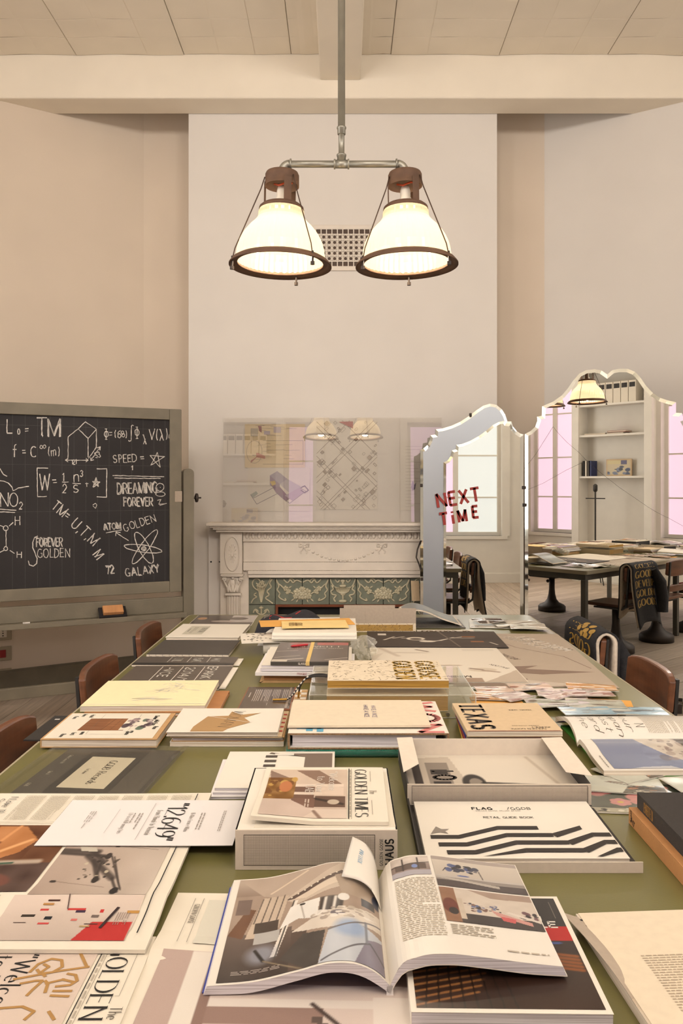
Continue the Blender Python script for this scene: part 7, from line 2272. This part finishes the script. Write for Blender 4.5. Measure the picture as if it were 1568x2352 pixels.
# ---- white box with envelopes, dotted card, cloths
r = thing('paper_roll', 'rolled white paper under the dotted card', 'paper', (-.30, 3.40, TZ))
MB().tube([(-.04, 0, .028), (.26, .03, .028)], .027, 14).build('roll', 'paper', r, smooth=True)
r, p = leaflet('dotted_card', 'white card with black dots jutting out under the white box', -.425, 3.345, .36, .22, .003, .0555, 9, 'paper', .002, 'card', seed=95, nu=8, nv=6)
for k in range(46):
    x, y = .01 + random.random() * .18, .01 + random.random() * .2
    p.poly([(x, y), (x + .009, y + .003), (x + .007, y + .009), (x - .001, y + .007)], (70, 60, 54)); p.k = 1
p.done('print', 'print_matte', r)
r = thing('flat_box', 'white flat cardboard box carrying yellow envelopes', 'box', (-.298, 3.36, TZ + .064))
MB().box(0, 0, 0, .356, .38, .030).build('body', 'paper', r, bevel=0.006)
MB().slab(lambda u, v: (.358 * u - .001, -.002 + .384 * v, .034 - .022 * max(0, 1 - v / .03)), lambda u, v: (.358 * u - .001, -.002 + .384 * v, .0305 - .022 * max(0, 1 - v / .03)), 2, 40).build('lid', 'paper', r)
r, p = leaflet('envelope', 'orange kraft envelope under the cream one on the white box', -.36, 3.50, .42, .16, .002, .0982, 9, 'orange_env', .002, 'envelope', seed=97, nu=6, nv=6)
r, p = leaflet('envelope', 'cream yellow envelope with brown stamp on the white box', -.262, 3.43, .29, .18, .002, .1035, 5, 'manila', .003, 'envelope', seed=98, nu=6, nv=6)
p.text('HERBS', .05, .09, .034, -90, (150, 116, 64), .1, None, 0, .6); p.text('VERNO', .075, .09, .03, -90, (150, 116, 64), .1, None, 0, .6)
p.done('stamp', 'print_matte', r)
r = thing('t_shirt', 'folded black t-shirt with red print heaped at the far table end', 't-shirt', (-.43, 3.80, TZ))
def ts(u, v):
    h = .094 * (math.sin(math.pi * min(u, 1)) ** .45) * (math.sin(math.pi * v) ** .4) * (1 + .22 * math.sin(9 * u + 2 * v))
    return (.36 * u, .30 * v + .02 * math.sin(5 * u), max(h, .0) + .0008)
MB().slab(ts, lambda u, v: (.36 * u, .30 * v + .02 * math.sin(5 * u), 0), 30, 20).build('cloth', 'tee_black', r, smooth=True, fix=True)
p = Pr(lambda u, v: ts(u, v), .0012)
rd = (200, 52, 48)
for q in ([(.2, .2), (.36, .22), (.4, .34), (.26, .44), (.2, .34)], [(.36, .24), (.5, .3), (.5, .34), (.38, .32)], [(.55, .42), (.62, .5), (.6, .54), (.54, .46)]): p.poly(q, rd)
for k in range(4): p.rect(.12 + .02 * k, .3, .13 + .02 * k, .6, (170, 160, 140), 1, 4)
p.done('print', 'print_matte', r)
r = thing('folded_cloth', 'crumpled white cloth in front of the black t-shirt', 'cloth', (-.385, 3.585, TZ))
MB().slab(lambda u, v: (.16 * u, .2 * v, .0008 + .05 * (math.sin(math.pi * u) ** .5) * (math.sin(math.pi * v) ** .5) * (1 + .2 * math.sin(11 * u + 7 * v))), lambda u, v: (.16 * u, .2 * v, 0), 18, 18).build('cloth', 'white_cloth', r, smooth=True, fix=True)
r, p = leaflet('printed_sheet', 'white sheet under the black t-shirt at the table end', -.33, 4.1, .33, .25, .001, 0, 3, 'paper', 0, 'paper', nu=2, nv=2)
# crumpled clear bag
r = thing('plastic_bag', 'crumpled clear plastic bag beside the white box', 'bag', (.09, 3.26, TZ))
def pb(u, v):
    a = u * 2 * math.pi
    k = math.sin(math.pi * v) ** .6
    rr_ = .045 * k * (1 + .3 * math.sin(5 * a + 9 * v) + .18 * math.sin(11 * a - 17 * v))
    return (rr_ * math.cos(a), 1.6 * rr_ * math.sin(a) + .12 * v, .0006 + .115 * v * (1 - .25 * v))
MB().grid(pb, 26, 16).build('film', 'crinkled_film', r)

# ---- brown display block, curved magazine, framed prints
r = thing('display_book', 'grey board lid standing on a flecked gilt edged block', 'book', (-.015, 3.92, TZ + .0004))
MB().box(.0, 0, 0, .375, .25, .043).build('block', 'cream_flake', r, bevel=0.001)
p = Pr(flat(0)); p.P = lambda u, v: (u, -.0005 - p.k * .00002, v); p.rect(.03, .006, .36, .036, (186, 146, 74))
for k in range(150):
    x, z = random.random() * .37, random.random() * .042; a = random.random() * 3.14; l_ = .002 + .004 * random.random()
    p.strokes([[(x - l_ * math.cos(a), min(.042, max(0, z - l_ * math.sin(a)))), (x + l_ * math.cos(a), min(.042, max(0, z + l_ * math.sin(a))))]], .0012, random.choice([(80, 62, 46), (120, 96, 70), (206, 176, 120)])); p.k = 2
p.done('edge_print', 'print_matte', r)
for x0, x1, zz in ((0, .125, .118), (.1255, .265, .118), (.2655, .375, .117)):
    o = MB().box(x0, .0, .0435, x1, .003, zz).build('lid_panel', 'board_grey', r)
MB().box(.02, .0035, .06, .272, .0065, .132).build('tab_board', 'board_grey', r)
gF = 'prints under the curved magazine'
for k, (lab, mt) in enumerate((('dark framed print under the curved magazine', 'steel_grey'), ('charcoal print board between the magazine and the framed print', 'charcoal'))):
    r, p = leaflet('print_board', lab, .37 - .01 * k, 4.02 + .02 * k, .25 - .02 * k, .25, .005, .0055 * k, 1.5 * k, mt, 0, 'print', gF, nu=2, nv=2)
    p.frame(.008, .008, .24 - .02 * k, .242, .004, (206, 196, 180)); p.done('print', 'print_matte', r)
r = thing('curved_magazine', 'blue grey magazine bowed upwards beside the display block', 'magazine', (.30, 4.03, TZ + .0115))
cz = spl([0, .06, .12, .2, .3], [.055, .078, .07, .036, .004])
MB().slab(lambda u, v: (.3 * u, .24 * v, cz(.3 * u) + .003), lambda u, v: (.3 * u, .24 * v, cz(.3 * u) - .003), 24, 2).build('pages', 'pages', r, fix=True)
p = Pr(lambda u, v: (u, v, cz(u) + .003), .0006); cv = Cv(40, 24, (138, 142, 140)); cv.noise(5, 10); cv.ell(.6, .5, .2, .2, (170, 172, 168), .7, .8); p.photo(.01, .01, .29, .23, cv); p.done('cover_print', 'print_gloss', r)
r, p = leaflet('lettered_strip', 'cream card strip with block letters beside the display block', .365, 3.86, .28, .10, .004, 0, -1, 'paper', 0, 'card', nu=2, nv=2)
p.text('OF COLLABS', .14, .05, .05, 180, (150, 126, 96), .2, None, 0, .62, .2); p.done('print', 'print_matte', r)

# ---- photo prints at the far corner
gC = 'prints scattered at the far right table corner'
data = [(.64, 4.02, .30, .26, -8, 'white printed sheet with small photographs at the far table corner', (228, 218, 202)), (.78, 4.0, .24, .16, 10, 'pale grey print leaning across the far corner sheets', (206, 200, 186)), (.83, 3.93, .18, .12, -4, 'creased silvery print at the far table corner', (190, 180, 166)), (.70, 4.06, .16, .12, 16, 'small dark striped print at the far table corner', (84, 72, 64))]
for k, (x, y, w, d, rt_, lab, c) in enumerate(data):
    r, p = leaflet('photo_print', lab, x, y, w, d, .0008, .001 + .004 * k, rt_, 'paper', .014 if k else .004, 'photo', gC, seed=110 + k, nu=8, nv=8)
    cv = Cv(40, 30, c); cv.noise(5, 12)
    if k == 0: cv.blobs(10, [(150, 136, 120), (110, 96, 86)], .03, .08)
    if k == 3: cv.line((.3, 0), (.45, 1), .04, (206, 196, 184)); cv.rect(.5, 0, 1, 1, (70, 52, 48))
    if k == 1: cv.line((0, .4), (1, .6), .03, (120, 104, 92)); cv.rect(.0, .7, 1, 1, (226, 216, 200))
    if k == 2: cv.poly([(0, 0), (.5, 1), (.7, 0)], (206, 204, 192))
    p.photo(.001, .001, w - .001, d - .001, cv); p.done('print', 'print_slick', r)

# ---- large posters
r, p = leaflet('poster', 'large taupe poster lettered WHITE LTD EDT along the table edge', .40, 2.862, .585, 1.03, .001, 0, -3.2, 'board_grey', 0, 'poster', seed=120, nu=10, nv=16)
p.rect(.002, .002, .583, 1.028, (196, 178, 158), 8, 14)
p.text('WHITE LTD EDT', .47, .80, .05, 118, (236, 226, 212), .16, None, 0, .8, .16); p.text('GOLDEN GOOSE', .40, .80, .045, 118, (230, 218, 202), .16, .08, 0, .9, .16)
p.poly([(.08, .28), (.36, .34), (.30, .28), (.56, .24), (.35, .19), (.22, .22)], (146, 122, 106)); p.strokes([[(.24, .9), (.33, .7), (.5, .52), (.56, .3)]], .004, (130, 106, 90)); p.text('ARCHIVE', .27, .50, .03, 118, (120, 100, 86), .12, None, 0, .8)
p.rect(.0, .004, .28, .12, (150, 130, 114), 4, 2); p.rect(.30, .004, .40, .05, (140, 116, 104)); p.poly([(.28, .0), (.0, .13), (.0, .2), (.5, .02)], (214, 198, 180))
p.done('print', 'print_matte', r)
r, p = leaflet('poster', 'large white poster with pale product shots across the table', .118, 2.90, .56, .64, .001, .0024, 0, 'paper', .0012, 'poster', seed=121, nu=10, nv=10)
cv = Cv(70, 70, (242, 230, 212)); cv.rect(.3, .0, .72, .10, (176, 152, 132)); cv.ell(.55, .42, .09, .02, (206, 186, 164)); cv.ell(.76, .3, .1, .05, (222, 206, 184)); cv.line((.68, .34), (.76, .3), .01, (150, 126, 108)); cv.line((.76, .28), (.86, .24), .012, (176, 152, 132)); cv.ell(.3, .8, .16, .02, (222, 208, 190)); cv.line((.36, .9), (.44, .84), .012, (150, 132, 116)); cv.line((.08, .95), (.2, .7), .02, (216, 200, 182)); cv.poly([(.72, .0), (1, .3), (1, 0)], (206, 188, 168)); cv.rect(.72, .86, .96, .92, (232, 220, 202)); cv.poly([(0, .7), (.0, .5), (.1, .8)], (228, 214, 196))
p.photo(.002, .002, .558, .638, cv); p.text('MINIMI', .31, .085, .03, 180, (90, 76, 66), .2, None, 0, 1.0); p.text('BALLOON', .50, .25, .018, 128, (110, 92, 80), .14, None, 0, .9)
p.done('print', 'print_matte', r)
r, p = leaflet('poster', 'dark brown poster with white streaks at the far table end', .112, 3.52, .62, .385, .001, .0050, -1, 'black_card', .0015, 'poster', seed=122, nu=10, nv=8)
cv = Cv(110, 50, (78, 66, 58)); cv.noise(6, 6)
for k in range(9): cv.line((.12 + .07 * k, .42 + .12 * math.sin(k)), (.2 + .075 * k, .5 + .14 * math.sin(k + 1)), .01, (236, 224, 206), .9)
cv.ell(.36, .5, .07, .1, (232, 220, 202)); cv.ell(.36, .48, .045, .06, (92, 78, 68)); cv.ell(.44, .34, .06, .05, (232, 220, 202)); cv.line((.56, .98), (.66, .02), .006, (130, 114, 100)); cv.rect(.08, .72, .14, .84, (232, 222, 208)); cv.rect(.76, .3, .86, .38, (150, 100, 66)); cv.rect(.72, .6, .82, .68, (140, 94, 62)); cv.line((.62, .52), (1, .5), .02, (70, 58, 50)); cv.line((.9, .3), (.94, .16), .008, (206, 194, 178))
p.photo(.002, .002, .618, .383, cv); p.done('print', 'print_matte', r)
